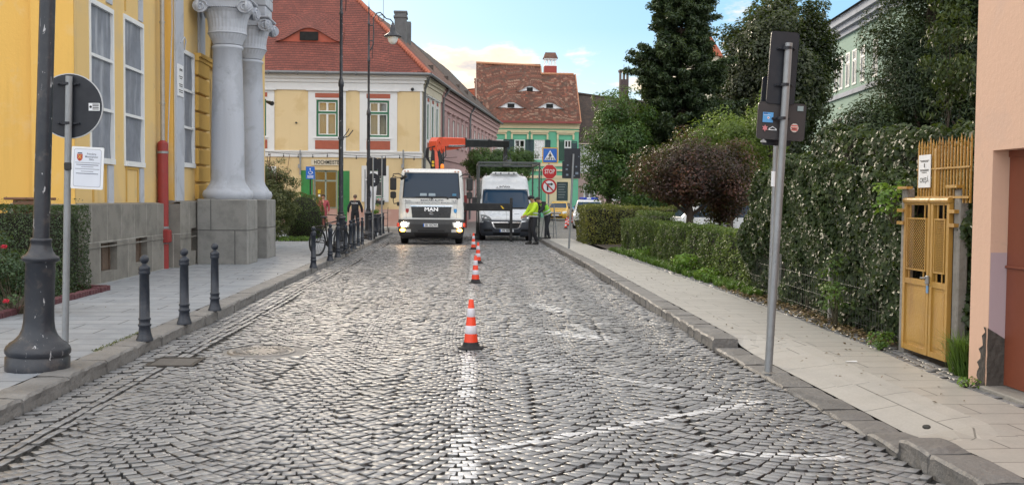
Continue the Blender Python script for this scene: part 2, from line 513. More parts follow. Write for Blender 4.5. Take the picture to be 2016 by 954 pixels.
def stonemat():
    m, n, o = nmat('cobblestone'); t = NT(n)
    co = t.coord()
    tone = t.node('ShaderNodeAttribute', attribute_name='tone').outputs['Fac']
    paint = t.node('ShaderNodeAttribute', attribute_name='paint').outputs['Fac']
    cr = t.node('ShaderNodeValToRGB', {0: tone}); e = cr.color_ramp.elements
    e[0].position = 0; e[0].color = (0.19, 0.199, 0.216, 1); e[1].position = 1; e[1].color = (0.36, 0.364, 0.368, 1)
    k = e.new(0.5); k.color = (0.275, 0.28, 0.292, 1)
    c = cr.outputs[0]
    c = t.mix(t.rmap(t.noise(co, 70, 5, 0.7), 0.4, 0.7, 0, 0.25), c, (0.07, 0.07, 0.072))
    c = t.mix(t.rmap(t.noise(co, 0.45, 6, 0.6), 0.42, 0.68, 0, 0.55), c, (0.12, 0.12, 0.122))
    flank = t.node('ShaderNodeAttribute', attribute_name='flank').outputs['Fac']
    worn = t.rmap(t.math('SUBTRACT', t.math('ADD', paint, t.rmap(t.noise(co, 26, 6, 0.7), 0.2, 0.8, -0.4, 0.4)), 0.33), 0.0, 0.25)
    c = t.mix(worn, c, (0.62, 0.63, 0.645))
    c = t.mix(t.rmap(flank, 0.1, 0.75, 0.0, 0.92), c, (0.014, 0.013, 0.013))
    nr = t.bump(t.noise(co, 60, 5, 0.6), 0.22, 0.006)
    rg = t.rmap(t.noise(co, 3.0, 5), 0.3, 0.7, 0.28, 0.46)
    n.links.new(t.pbr(c, rg, 0, nr, **{'Specular IOR Level': 0.6}), o.inputs[0])
    return m
m_stone = stonemat()
# painted marks, measured on the photograph and laid on the road surface
segs = []
def seg(a, b, wd, amt): segs.append((gr(*a), gr(*b), wd, amt))
seg((911, 945), (914, 860), 0.075, 0.72); seg((914, 860), (918, 780), 0.07, 0.42); seg((918, 780), (922, 700), 0.07, 0.62); seg((922, 700), (930, 500), 0.06, 0.48)
seg((975, 885), (1240, 838), 0.05, 0.75); seg((1240, 838), (1490, 792), 0.055, 0.8)
seg((1490, 795), (1225, 745), 0.05, 0.58); seg((1225, 745), (1060, 725), 0.06, 0.5)
seg((975, 885), (1370, 893), 0.045, 0.55); seg((1370, 893), (1665, 902), 0.045, 0.8)
seg((1000, 718), (1415, 723), 0.05, 0.46); seg((1150, 637), (1300, 638), 0.05, 0.55)
seg((1090, 655), (1190, 668), 0.2, 0.55); seg((1060, 600), (1100, 612), 0.2, 0.5); seg((1040, 560), (1110, 562), 0.2, 0.35)
seg((1030, 690), (1110, 735), 0.06, 0.35); seg((1125, 640), (1180, 660), 0.1, 0.45)
def paint_at(x, y):
    v = np.zeros_like(x)
    for a, b, wd, amt in segs:
        dx, dy = b.x - a.x, b.y - a.y
        tt = np.clip(((x - a.x) * dx + (y - a.y) * dy) / (dx * dx + dy * dy), 0, 1)
        dd = np.hypot(x - a.x - tt * dx, y - a.y - tt * dy)
        v = np.maximum(v, amt * np.clip(1.6 - dd / wd * 0.9, 0, 1))
    return v
def vnoise(x, y, s, seed=0):
    """smooth value noise"""
    x = x * s + 37.1 * seed; y = y * s + 11.7 * seed
    xi = np.floor(x).astype(int); yi = np.floor(y).astype(int); fx = x - xi; fy = y - yi
    fx = fx * fx * (3 - 2 * fx); fy = fy * fy * (3 - 2 * fy)
    h = lambda a, b: ((np.sin(a * 127.1 + b * 311.7 + seed) * 43758.5453) % 1.0)
    return (h(xi, yi) * (1 - fx) + h(xi + 1, yi) * fx) * (1 - fy) + (h(xi, yi + 1) * (1 - fx) + h(xi + 1, yi + 1) * fx) * fy
def roadz(x, y):
    return 0.026 * vnoise(x, y, 0.45, 3) + 0.006 * vnoise(x, y, 1.5, 5) - 0.016
struct('road_bed', MB().grid(24, 180, lambda u, v: (-3.5 + 7.1 * u, -6 + 53 * v, float(roadz(np.array(-3.5 + 7.1 * u), np.array(-6 + 53 * v))) - 0.015)), m_bed)
def lay_stones(px, py, ang, L, W, hgt, ch=0.003, tilt=0.013, zf=roadz, paint=True, tone=None):
    N = len(px)
    ca, sa = np.cos(ang), np.sin(ang)
    base = np.array([(-1, -1), (1, -1), (1, 1), (-1, 1)], float)
    tx = rng.normal(0, tilt, N); ty = rng.normal(0, tilt, N)
    z0 = zf(px, py) + hgt
    jit = rng.normal(0, 0.0028, (N, 4, 2))
    V = np.zeros((N, 12, 3))
    for r_, (ins, dz) in enumerate(((-0.001, -0.07), (0.0, -ch * 1.1), (ch, 0.0))):
        for k in range(4):
            lx = base[k, 0] * (L / 2 - ins) + jit[:, k, 0]; ly = base[k, 1] * (W / 2 - ins) + jit[:, k, 1]
            V[:, r_ * 4 + k, 0] = px + lx * ca - ly * sa
            V[:, r_ * 4 + k, 1] = py + lx * sa + ly * ca
            V[:, r_ * 4 + k, 2] = z0 + dz + (tx * lx + ty * ly if r_ else 0)
    q = [(8, 9, 10, 11)]
    for a, b in ((4, 8), (0, 4)):
        for k in range(4):
            q.append((a + k, a + (k + 1) % 4, b + (k + 1) % 4, b + k))
    F = (np.arange(N)[:, None, None] * 12 + np.array(q)[None]).reshape(-1, 4)
    V = V.reshape(-1, 3)
    tn = np.repeat(rng.beta(2.2, 2.2, N) if tone is None else tone, 12)
    pt = paint_at(V[:, 0], V[:, 1]) if paint else np.zeros(len(V))
    return V, F, tn, pt
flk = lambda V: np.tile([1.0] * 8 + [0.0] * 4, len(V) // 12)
SX, SY, SA, SL, SW = [], [], [], [], []
NS = 5
pitch = 0.084
for i in range(NS):
    nk = int(50 / pitch)
    for k in range(-4, nk):
        yb = 1.5 + k * pitch
        n_ = 13
        off = 0.5 * (k % 2) + rnd.uniform(-0.15, 0.15)
        for j in range(n_):
            tt = (j + (0.5 if k % 2 else 1.0) + rnd.uniform(-0.07, 0.07)) / n_
            tt = min(tt, 1.0)
            q = 2 * tt - 1
            A = 0.30 + 0.05 * math.sin(i * 2.1 + yb * 0.11)
            yy = yb - A * (1 - q * q)
            if yy > 46.5: continue
            x0 = XL(yy) + 0.50 + 0.03 * math.sin(yy * 0.6); x1 = XR(yy) - 0.02
            wS = (x1 - x0) / NS
            xx = x0 + (i + tt) * wS + 0.04 * math.sin(yy * 1.3 + i)
            sl = math.atan2(A * 4 * q, wS)
            SX.append(xx); SY.append(yy); SA.append(sl + rnd.gauss(0, 0.04))
            SL.append(wS / n_ * 0.90 / max(0.75, math.cos(sl)) + rnd.gauss(0, 0.006)); SW.append(pitch * 0.805 * (0.72 + 0.28 * math.cos(sl)) + rnd.gauss(0, 0.005))
# gutter courses running along the left kerb, one dark course line, one row along the right kerb
for row, (dx, wd, ln) in enumerate(((0.055, 0.095, 0.13), (0.165, 0.10, 0.13), (0.275, 0.10, 0.12), (0.375, 0.075, 0.19), (0.46, 0.07, 0.17))):
    y = 1.0 + rnd.random() * 0.1
    while y < 46:
        l_ = ln * rnd.uniform(0.75, 1.25)
        if row < 3:
            # stones laid slantwise across the gutter
            SX.append(XL(y) + dx); SY.append(y); SA.append(R(18) + rnd.gauss(0, 0.09)); SL.append(wd * 1.08); SW.append(l_ * 0.62)
            y += l_ * 0.68
        else:
            SX.append(XL(y) + dx); SY.append(y); SA.append(PI / 2 + rnd.gauss(0, 0.04)); SL.append(l_ * 0.92); SW.append(wd * 0.8)
            y += l_
SX, SY, SA, SL, SW = map(np.array, (SX, SY, SA, SL, SW))
man_c = gr(515, 692)
keep = (np.hypot(SX - man_c.x, (SY - man_c.y)) > 0.43)
drain_c = gr(345, 712)
keep &= ~((np.abs(SX - drain_c.x) < 0.25) & (np.abs(SY - drain_c.y) < 0.27))
SX, SY, SA, SL, SW = SX[keep], SY[keep], SA[keep], SL[keep], SW[keep]
V, F, tn, pt = lay_stones(SX, SY, SA, SL, SW, rng.normal(0, 0.004, len(SX)))
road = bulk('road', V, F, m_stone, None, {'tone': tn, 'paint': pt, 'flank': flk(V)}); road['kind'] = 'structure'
# the crossing street and the square beyond
m_cob2 = blockmat('far_cobbles', (0.15, 0.15, 0.15), (0.24, 0.235, 0.23), (0.03, 0.03, 0.03), 0.13, 0.12, 0.012, 1.0, 0.5, 0.45, 0.3, (0.08, 0.08, 0.08))
struct('crossing_street', MB().add([(-60, 46.3, 0.0), (60, 46.3, 0.0), (60, 160, 0.0), (-60, 160, 0.0)], [(0, 1, 2, 3)])
       .add([(3.3, 38.5, 0.0), (60, 38.5, 0.0), (60, 46.3, 0.0), (3.3, 46.3, 0.0)], [(0, 1, 2, 3)]), m_cob2)

# pavements: long slabs laid across
m_slabL = blockmat('pavement_slabs_left', (0.27, 0.295, 0.33), (0.32, 0.34, 0.37), (0.07, 0.075, 0.08), 0.95, 0.40, 0.011, 0.35, 0.37, 0.6, 0.75, (0.18, 0.19, 0.205))
m_slabR = blockmat('pavement_slabs_right', (0.41, 0.395, 0.365), (0.445, 0.43, 0.398), (0.14, 0.135, 0.125), 0.90, 0.32, 0.007, 0.3, 0.37, 0.5, 0.4, (0.25, 0.24, 0.22), grain=0.25)
def pave(name, xa, xb, ys, zf, mats, nx=6, thick=0.2):
    mb = MB(); n = len(ys); mb.sm = False
    mb.grid(nx, n - 1, lambda u, v: (xa(ys[round(v * (n - 1))]) * (1 - u) + xb(ys[round(v * (n - 1))]) * u, ys[round(v * (n - 1))],
                                     zf(u, ys[round(v * (n - 1))])), sm=False)
    return struct(name, mb, mats)
ysL = [-6 + i * 0.7 for i in range(int((45.2 + 6) / 0.7) + 1)] + [45.3]
def zL(u, y): return 0.12
pave('left_pavement', lambda y: -5.42 if y < 15.9 else (-5.9 if y < 30.7 else -14), lambda y: XL(y) - KW, [y for y in ysL], zL, m_slabL, 4)
# end faces / skirt of the left pavement corner
struct('pavement_edge', MB().box(-14, -3.1, 45.30, 45.45, -0.05, 0.118), m_slabL)
ysR = [-6 + i * 0.4 for i in range(int((38.3 + 6) / 0.4) + 1)]
def dip(y): return max(0.0, min(1.0, (y - 5.9) / 0.5)) * max(0.0, min(1.0, (10.75 - y) / 0.45))
def zR(u, y): return 0.12 - 0.085 * dip(y) * max(0.0, 1 - u * 2.2)
pave('right_pavement', lambda y: XR(y) + KW, XO, ysR, zR, m_slabR, 8)
struct('far_pavement', MB().box(-30, -1.2, 51.6, 54.2, -0.05, 0.12).box(3.3, 4.35, 38.2, 38.45, -0.05, 0.117), m_slabR)
# soil beds either side
m_soil = P('bed_soil', (0.045, 0.034, 0.024), 0.95, 0, 0.4, 3, 0.8, 30, dirt=0.5, dirtcol=(0.10, 0.075, 0.05))
sb = MB()
ysS = ysR
n = len(ysS)
sb.grid(6, n - 1, lambda u, v: (XO(ysS[round(v * (n - 1))]) * (1 - u) + 40 * u if u > 0 else XO(ysS[round(v * (n - 1))]) + 0.26, ysS[round(v * (n - 1))], 0.108 + 0.02 * (u > 0)), sm=False)
struct('garden_soil', sb, m_soil)
struct('left_garden_soil', MB().box(-30, -5.3, -6, 16.4, -0.05, 0.112).box(-30, -5.9, 16.4, 45.2, -0.05, 0.112), m_soil)
# strip of dark setts between the right pavement and the fence
m_sett = P('dark_sett', (0.10, 0.098, 0.095), 0.7, 0, 0.35, 9, 0.5, 50)
xs, ys_, an, ll, ww = [], [], [], [], []
for row in range(3):
    y = 2.0
    while y < 30:
        l_ = rnd.uniform(0.07, 0.11)
        xs.append(XO(y) + 0.045 + row * 0.085); ys_.append(y); an.append(PI / 2 + rnd.gauss(0, 0.1)); ll.append(l_ * 0.92); ww.append(0.076)
        y += l_
xs, ys_, an, ll, ww = map(np.array, (xs, ys_, an, ll, ww))
V, F, tn, pt = lay_stones(xs, ys_, an, ll, ww, rng.normal(0, 0.004, len(xs)), 0.008, 0.03, lambda x, y: 0.117 + 0 * x, False, rng.beta(2, 4, len(xs)))
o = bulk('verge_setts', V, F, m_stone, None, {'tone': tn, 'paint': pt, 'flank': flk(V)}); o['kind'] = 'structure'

# kerbs: separate rough granite stones laid end to end
m_kerb = P('kerb_granite', (0.20, 0.195, 0.19), 0.6, 0, 0.35, 1.6, 0.7, 25, dirt=0.5, dirtcol=(0.09, 0.085, 0.08))
m_kerbR = P('kerb_granite_right', (0.17, 0.165, 0.16), 0.6, 0, 0.4, 1.6, 0.7, 25, dirt=0.6, dirtcol=(0.07, 0.067, 0.064))
def kerb(name, edge, side, y0, y1, mt, ztop, lo, hi):
    mb = MB(); y = y0
    while y < y1:
        l_ = rnd.uniform(lo, hi)
        ym = y + l_ / 2
        x = edge(ym); a = math.atan2(edge(y + l_) - edge(y), l_)
        zt = ztop(ym) + rnd.uniform(-0.006, 0.006)
        zt2 = zt + rnd.uniform(-0.004, 0.004)
        mb.M = Matrix.Translation((x + rnd.uniform(-0.008, 0.008), ym, 0)) @ Matrix.Rotation(-a, 4, 'Z')
        # subdivided, knocked-about block
        nx, ny = 4, max(3, int(l_ / 0.09))
        W = KW * side
        hw = l_ / 2 - 0.006
        js = [[rnd.uniform(-1, 1) for _ in range(ny + 1)] for _ in range(6)]
        prof = [(0.0, -0.06, 0), (0.006, zt * 0.45, 1), (0.0, zt - 0.022, 2), (0.016, zt - 0.003, 3), (KW * 0.5, zt, 4), (KW - 0.01, zt, 5)]
        mb.grid(len(prof) - 1, ny, lambda u, v: (
            (prof[round(u * 5)][0] + js[prof[round(u * 5)][2]][round(v * ny)] * 0.007) * side,
            -hw + 2 * hw * v, prof[round(u * 5)][1] + (js[(prof[round(u * 5)][2] + 2) % 6][round(v * ny)] * 0.004 if round(u * 5) > 1 else 0)
            - (0.012 if (round(v * ny) in (0, ny) and round(u * 5) > 1) else 0)), sm=False)
        zz = -0.06
        for e in (-hw, hw):
            mb.add([(0, e, zz), (KW * side, e, zz), (KW * side, e, zt - 0.012), (0.016 * side, e, zt - 0.015), (0, e, zt - 0.034)], [(0, 1, 2, 3, 4)])
        y += l_
    mb.M = None
    return struct(name, mb, mt)
kerb('left_kerb', XL, -1, 0.5, 45.2, m_kerb, lambda y: 0.124, 0.55, 1.0)
kerb('right_kerb', XR, 1, 0.5, 38.2, m_kerbR, lambda y: 0.124 - 0.088 * dip(y), 0.32, 0.62)
m_moss = leafmat('moss_leaf', (0.04, 0.06, 0.012), (0.09, 0.11, 0.02), (0.16, 0.16, 0.04), 0.1)

# manhole cover and drain grate
def cover_mb():
    mb = MB()
    mb.lathe([(0.0, 0.012), (0.06, 0.014), (0.075, 0.006), (0.085, 0.014), (0.15, 0.014), (0.16, 0.005), (0.17, 0.013), (0.27, 0.013), (0.28, 0.003), (0.30, 0.003), (0.31, 0.014), (0.335, 0.014), (0.345, -0.03)], 40)
    for i in range(24):
        a = 2 * PI * i / 24
        mb.M = Matrix.Rotation(a, 4, 'Z'); mb.cbox(0.18, 0.26, -0.012, 0.012, 0.012, 0.02, 0.003); mb.M = None
    return mb
m_castg = P('worn_cast_iron', (0.22, 0.21, 0.20), 0.4, 0.5, 0.25, 9, 0.3, 60, dirt=0.4)
t_ = thing('manhole_cover', 'round worn iron manhole cover set in a stone frame in the cobbles', 'manhole cover', (man_c.x, man_c.y, -0.002))
cover_mb().build('cover_plate', m_castg, t_)
fr = MB(); fr.mat = 0
fr.prism([(0.45 * math.cos(a), 0.45 * math.sin(a)) for a in [2 * PI * i / 36 for i in range(36)]], -0.03, 0.0, 'z')
for sx in (-1, 1):
    for sy in (-1, 1):
        fr.prism([(sx * 0.46, sy * 0.1), (sx * 0.46, sy * 0.46), (sx * 0.1, sy * 0.46), (sx * 0.33, sy * 0.33)], -0.02, 0.004, 'z')
fr.build('cover_frame', m_kerb, t_)
t_ = thing('drain_grate', 'rusty iron drain grate in the gutter by the left kerb', 'drain', (drain_c.x, drain_c.y, -0.004))
g_ = MB(); g_.box(-0.23, 0.23, -0.25, -0.21, -0.02, 0.012).box(-0.23, 0.23, 0.21, 0.25, -0.02, 0.012).box(-0.23, -0.19, -0.21, 0.21, -0.02, 0.012).box(0.19, 0.23, -0.21, 0.21, -0.02, 0.012)
g_.build('grate_frame', P('rusty_iron', (0.06, 0.055, 0.05), 0.6, 0.3, 0.3, 12, 0.4), t_)
g_ = MB()
for i in range(9): g_.box(-0.19, 0.19, -0.19 + i * 0.045, -0.168 + i * 0.045, -0.02, 0.008)
g_.box(-0.012, 0.012, -0.21, 0.21, -0.025, 0.005)
g_.build('grate_bars', P('grate_iron', (0.16, 0.15, 0.14), 0.5), t_)
# ================================================================== VEGETATION HELPERS
def leaf_quads(Pn, Nn, size, aspect=0.55, jit=0.35, droop=0.0):
    """rhombic folded leaves at points Pn facing about Nn; returns V,F"""
    N = len(Pn)
    Nn = Nn + rng.normal(0, jit, (N, 3)); Nn /= np.linalg.norm(Nn, axis=1)[:, None] + 1e-9
    T = rng.normal(0, 1, (N, 3)); T[:, 2] -= droop
    T -= Nn * (T * Nn).sum(1)[:, None]; T /= np.linalg.norm(T, axis=1)[:, None] + 1e-9
    B = np.cross(Nn, T)
    s = size * rng.uniform(0.6, 1.25, N)[:, None]
    a = Pn - T * s * 0.5; c = Pn + T * s * 0.5 - Nn * s * 0.08
    b = Pn + B * s * aspect * 0.5 + Nn * s * 0.1; d_ = Pn - B * s * aspect * 0.5 + Nn * s * 0.1
    V = np.stack([a, b, c, d_], 1).reshape(-1, 3)
    F = np.arange(N * 4).reshape(N, 4)
    return V, F
def leaves(name, Pn, Nn, size, mat, parent, aspect=0.55, jit=0.35, droop=0.0, tone=None):
    V, F = leaf_quads(np.asarray(Pn), np.asarray(Nn), size, aspect, jit, droop)
    N = len(Pn)
    tn = rng.uniform(0, 1, N) if tone is None else np.clip(tone + rng.normal(0, 0.13, N), 0, 1)
    return bulk(name, V, F, mat, parent, {'tone': np.repeat(tn, 4)})
def unit(n):
    v = rng.normal(0, 1, (n, 3)); return v / np.linalg.norm(v, axis=1)[:, None]
def lumpy(Pn, s, seed):
    """cheap 3D noise in 0..1"""
    a = vnoise(Pn[:, 0] + Pn[:, 2] * 0.37, Pn[:, 1] - Pn[:, 2] * 0.61, s, seed)
    b = vnoise(Pn[:, 2] + Pn[:, 1] * 0.43, Pn[:, 0] - Pn[:, 1] * 0.29, s, seed + 9)
    return (a + b) / 2
def crown_clumps(c, rad, n, inner=0.45, bias=0.0, shape=None):
    """clump centres in an uneven ellipsoid"""
    pts = []
    while len(pts) < n:
        d_ = unit(1)[0]; r_ = rnd.uniform(inner, 1.0) ** 0.6
        ph = 0.82 + 0.18 * math.sin(3 * math.atan2(d_[1], d_[0]) + 1.7 * d_[2]) + rnd.uniform(-0.1, 0.1)
        p = d_ * r_ * ph
        if shape and not shape(p): continue
        pts.append((c[0] + p[0] * rad[0], c[1] + p[1] * rad[1], c[2] + p[2] * rad[2]))
    return np.array(pts)
def fill_clumps(cc, per, cr, c, flat=0.7, elong=None):
    n = len(cc)
    sz = cr * rng.uniform(0.6, 1.35, n)
    P_ = []; N_ = []; tone = []
    ct = rng.uniform(0.15, 0.85, n)
    for i in range(n):
        k = max(4, int(per * (sz[i] / cr) ** 2))
        d_ = unit(k); r_ = sz[i] * rng.uniform(0.35, 1.0, k)[:, None] ** 0.5
        off = d_ * r_ * np.array([1, 1, flat])
        P_.append(cc[i] + off)
        outw = (cc[i] + off - np.array(c)); outw /= np.linalg.norm(outw, axis=1)[:, None] + 1e-6
        N_.append(d_ * 0.6 + outw * 0.5 + np.array([0, 0, 0.45]))
        tone.append(np.full(k, ct[i]))
    return np.concatenate(P_), np.concatenate(N_), np.concatenate(tone)
def limb_mb(base, top_z, cc, tr, nlimb=10, lean=(0, 0)):
    """tapered trunk with limbs to some of the clumps; coordinates local"""
    mb = MB(); b = Vector(base)
    top = Vector((base[0] + lean[0], base[1] + lean[1], top_z))
    pts = [b.lerp(top, i / 6) + Vector((rnd.uniform(-1, 1), rnd.uniform(-1, 1), 0)) * tr * 0.35 * (0 < i) for i in range(7)]
    rs = [tr * (1.25 - 0.95 * i / 6) for i in range(7)]; rs[0] = tr * 1.5
    mb.tube(pts, rs, 10)
    idx = rng.permutation(len(cc))[:nlimb]
    for i in idx:
        e = Vector(cc[i]); f = min(0.95, max(0.3, (e.z - b.z) / max(0.1, top_z - b.z) * 0.7 + rnd.uniform(-0.1, 0.05)))
        k = f * 6; k0 = int(k); s0 = pts[k0].lerp(pts[min(6, k0 + 1)], k - k0)
        r0 = rs[k0] * 0.5
        mid = s0.lerp(e, 0.5) + Vector((rnd.uniform(-.1, .1), rnd.uniform(-.1, .1), 0.1)) * (e - s0).length * 0.5
        mb.tube([s0, s0.lerp(mid, 0.5), mid, mid.lerp(e, 0.5), e], [r0, r0 * 0.8, r0 * 0.6, r0 * 0.4, r0 * 0.18], 6)
    return mb
m_bark = P('bark', (0.055, 0.042, 0.032), 0.9, 0, 0.35, 6, 0.9, 25)
m_stem = P('stem', (0.07, 0.06, 0.035), 0.8, 0, 0.3, 8, 0.5, 30)
def tree(name, label, cat, loc, c, rad, nclump, per, cr, lsize, mat, trunk_r, trunk_top, group=None, inner=0.4, flat=0.7, aspect=0.55, shape=None, nlimb=12, droop=0.0):
    T = thing(name, label, cat, loc, 0, group)
    cc = crown_clumps(c, rad, nclump, inner, 0, shape)
    Pn, Nn, tn = fill_clumps(cc, per, cr, c, flat)
    leaves('crown', Pn, Nn, lsize, mat, T, aspect, 0.4, droop, tn)
    limb_mb((0, 0, 0), trunk_top, cc, trunk_r, nlimb).build('trunk', m_bark, T)
    return T
def boxhedge(name, label, x0, x1, y0, y1, h, mat, lsize=0.045, dens=900, rough=0.05, group=None, twigs=True, rot=0, zb=0.11, cat='hedge', corner=0.12):
    """clipped hedge: leaves through a shell round a dark filler box and short stems; world axes, base at the middle"""
    cx, cy = (x0 + x1) / 2, (y0 + y1) / 2; hx, hy = (x1 - x0) / 2, (y1 - y0) / 2
    T = thing(name, label, cat, (cx, cy, zb), rot, group)
    faces = [((-hx, -hy), (hx, -hy), (0, -1)), ((hx, -hy), (hx, hy), (1, 0)), ((hx, hy), (-hx, hy), (0, 1)), ((-hx, hy), (-hx, -hy), (-1, 0))]
    Pn, Nn = [], []
    for a, b, nn in faces:
        L = math.hypot(b[0] - a[0], b[1] - a[1]); k = int(L * h * dens)
        u = rng.uniform(0, 1, k); v = rng.uniform(0, 1, k)
        p = np.stack([a[0] + (b[0] - a[0]) * u, a[1] + (b[1] - a[1]) * u, v * h], 1)
        lum = (lumpy(p + np.array([cx, cy, 0]), 2.2, 4) - 0.5) * 2 * rough * 1.5 + (lumpy(p + np.array([cx, cy, 0]), 7.0, 2) - 0.5) * 2 * rough
        dep = rng.exponential(0.03, k)
        p[:, 0] += nn[0] * (lum - dep); p[:, 1] += nn[1] * (lum - dep)
        Pn.append(p); Nn.append(np.tile([nn[0] * 1.0, nn[1] * 1.0, 0.35], (k, 1)))
    k = int(4 * hx * hy * dens)
    p = np.stack([rng.uniform(-hx, hx, k), rng.uniform(-hy, hy, k), np.full(k, h)], 1)
    p[:, 2] += (lumpy(p + np.array([cx, cy, 0]), 2.2, 6) - 0.5) * 2 * rough * 1.6 - rng.exponential(0.03, k) + (rng.random(k) > 0.97) * rng.uniform(0, 0.12, k)
    Pn.append(p); Nn.append(np.tile([0, 0, 1.0], (k, 1)))
    Pn = np.concatenate(Pn); Nn = np.concatenate(Nn)
    tn = 0.15 + 0.7 * lumpy(Pn + np.array([cx, cy, 0]), 3.0, 8)
    leaves('foliage', Pn, Nn, lsize, mat, T, 0.6, 0.55, 0, tn)
    mb = MB()
    nx, nz = max(3, int(max(hx, hy) * 2 / 0.25)), 4
    mb.cbox(-hx + corner, hx - corner, -hy + corner, hy - corner, 0.08, h - corner, 0.05)  # dark filler box added inside, in place of inner stems
    L = max(hx, hy)
    for i in range(int(L * 2 / 0.22)):
        a = -L + 0.1 + i * 0.22
        x, y = (a, rnd.uniform(-hy, hy) * 0.7) if hx > hy else (rnd.uniform(-hx, hx) * 0.7, a)
        mb.cyl((x, y, -0.02), (x + rnd.uniform(-.05, .05), y + rnd.uniform(-.05, .05), 0.3), 0.012, 0.008, 6)
    mb.build('dark_core', m_hcore, T)
    return T
m_hcore = P('dark_filler', (0.02, 0.02, 0.012), 0.95, 0, 0.4, 8, 1.0, 30)  # dark fill for the insides of hedges, bush and ivy
G_hedge = leafmat('privet_leaf', (0.018, 0.040, 0.010), (0.075, 0.125, 0.026), (0.24, 0.30, 0.07), 0.25, 0.5, 0.4)
G_hedge2 = leafmat('yellowing_hedge_leaf', (0.04, 0.055, 0.012), (0.12, 0.13, 0.02), (0.28, 0.25, 0.04), 0.25)
G_box = leafmat('box_leaf', (0.012, 0.03, 0.012), (0.03, 0.06, 0.018), (0.07, 0.11, 0.03), 0.15)
G_ivy = leafmat('ivy_leaf', (0.010, 0.020, 0.006), (0.032, 0.056, 0.015), (0.095, 0.12, 0.042), 0.15, 0.5, 0.32)
G_con = leafmat('conifer_needle', (0.007, 0.018, 0.008), (0.022, 0.045, 0.015), (0.065, 0.095, 0.03), 0.12, 0.55)
G_lin = leafmat('linden_leaf', (0.010, 0.018, 0.007), (0.026, 0.038, 0.013), (0.075, 0.085, 0.03), 0.2)
G_lgt = leafmat('light_leaf', (0.05, 0.085, 0.018), (0.11, 0.17, 0.03), (0.20, 0.26, 0.06), 0.35)
G_mid = leafmat('mid_leaf', (0.02, 0.05, 0.012), (0.05, 0.11, 0.025), (0.11, 0.19, 0.04), 0.3)
G_pur = leafmat('plum_leaf', (0.014, 0.006, 0.006), (0.042, 0.014, 0.013), (0.13, 0.045, 0.028), 0.2)
G_brt = leafmat('bright_weed', (0.06, 0.14, 0.015), (0.13, 0.26, 0.03), (0.24, 0.36, 0.06), 0.35)
G_rose = leafmat('rose_leaf', (0.015, 0.04, 0.018), (0.035, 0.075, 0.03), (0.08, 0.13, 0.05), 0.2)
G_bud = leafmat('shrub_leaf', (0.04, 0.055, 0.02), (0.09, 0.11, 0.04), (0.20, 0.22, 0.09), 0.25)
G_grass = leafmat('grass_blade', (0.04, 0.09, 0.015), (0.09, 0.18, 0.03), (0.17, 0.28, 0.06), 0.3)
G_dead = leafmat('dead_leaf', (0.07, 0.04, 0.02), (0.16, 0.10, 0.05), (0.32, 0.24, 0.12), 0.1)

# ================================================================== RIGHT-HAND GREENERY
boxhedge('clipped_hedge', 'long low clipped green hedge beside the right pavement, with weeds along its foot', 4.82, 5.5, 16.4, 29.6, 0.93, G_hedge, 0.052, 1500)
boxhedge('clipped_hedge', 'short square clipped hedge end standing just behind the far end of the long low hedge', 5.5, 6.3, 29.0, 31.2, 1.12, G_hedge, 0.045, 900)
boxhedge('yellowing_hedge', 'taller yellow green hedge at the street corner, behind the police car', 4.28, 6.2, 33.6, 36.2, 1.27, G_hedge2, 0.06, 900, 0.08)
boxhedge('yellowing_hedge', 'yellow green hedge running away to the right behind the white car bonnet', 6.3, 11.0, 35.2, 36.2, 1.27, G_hedge2, 0.06, 700, 0.08)

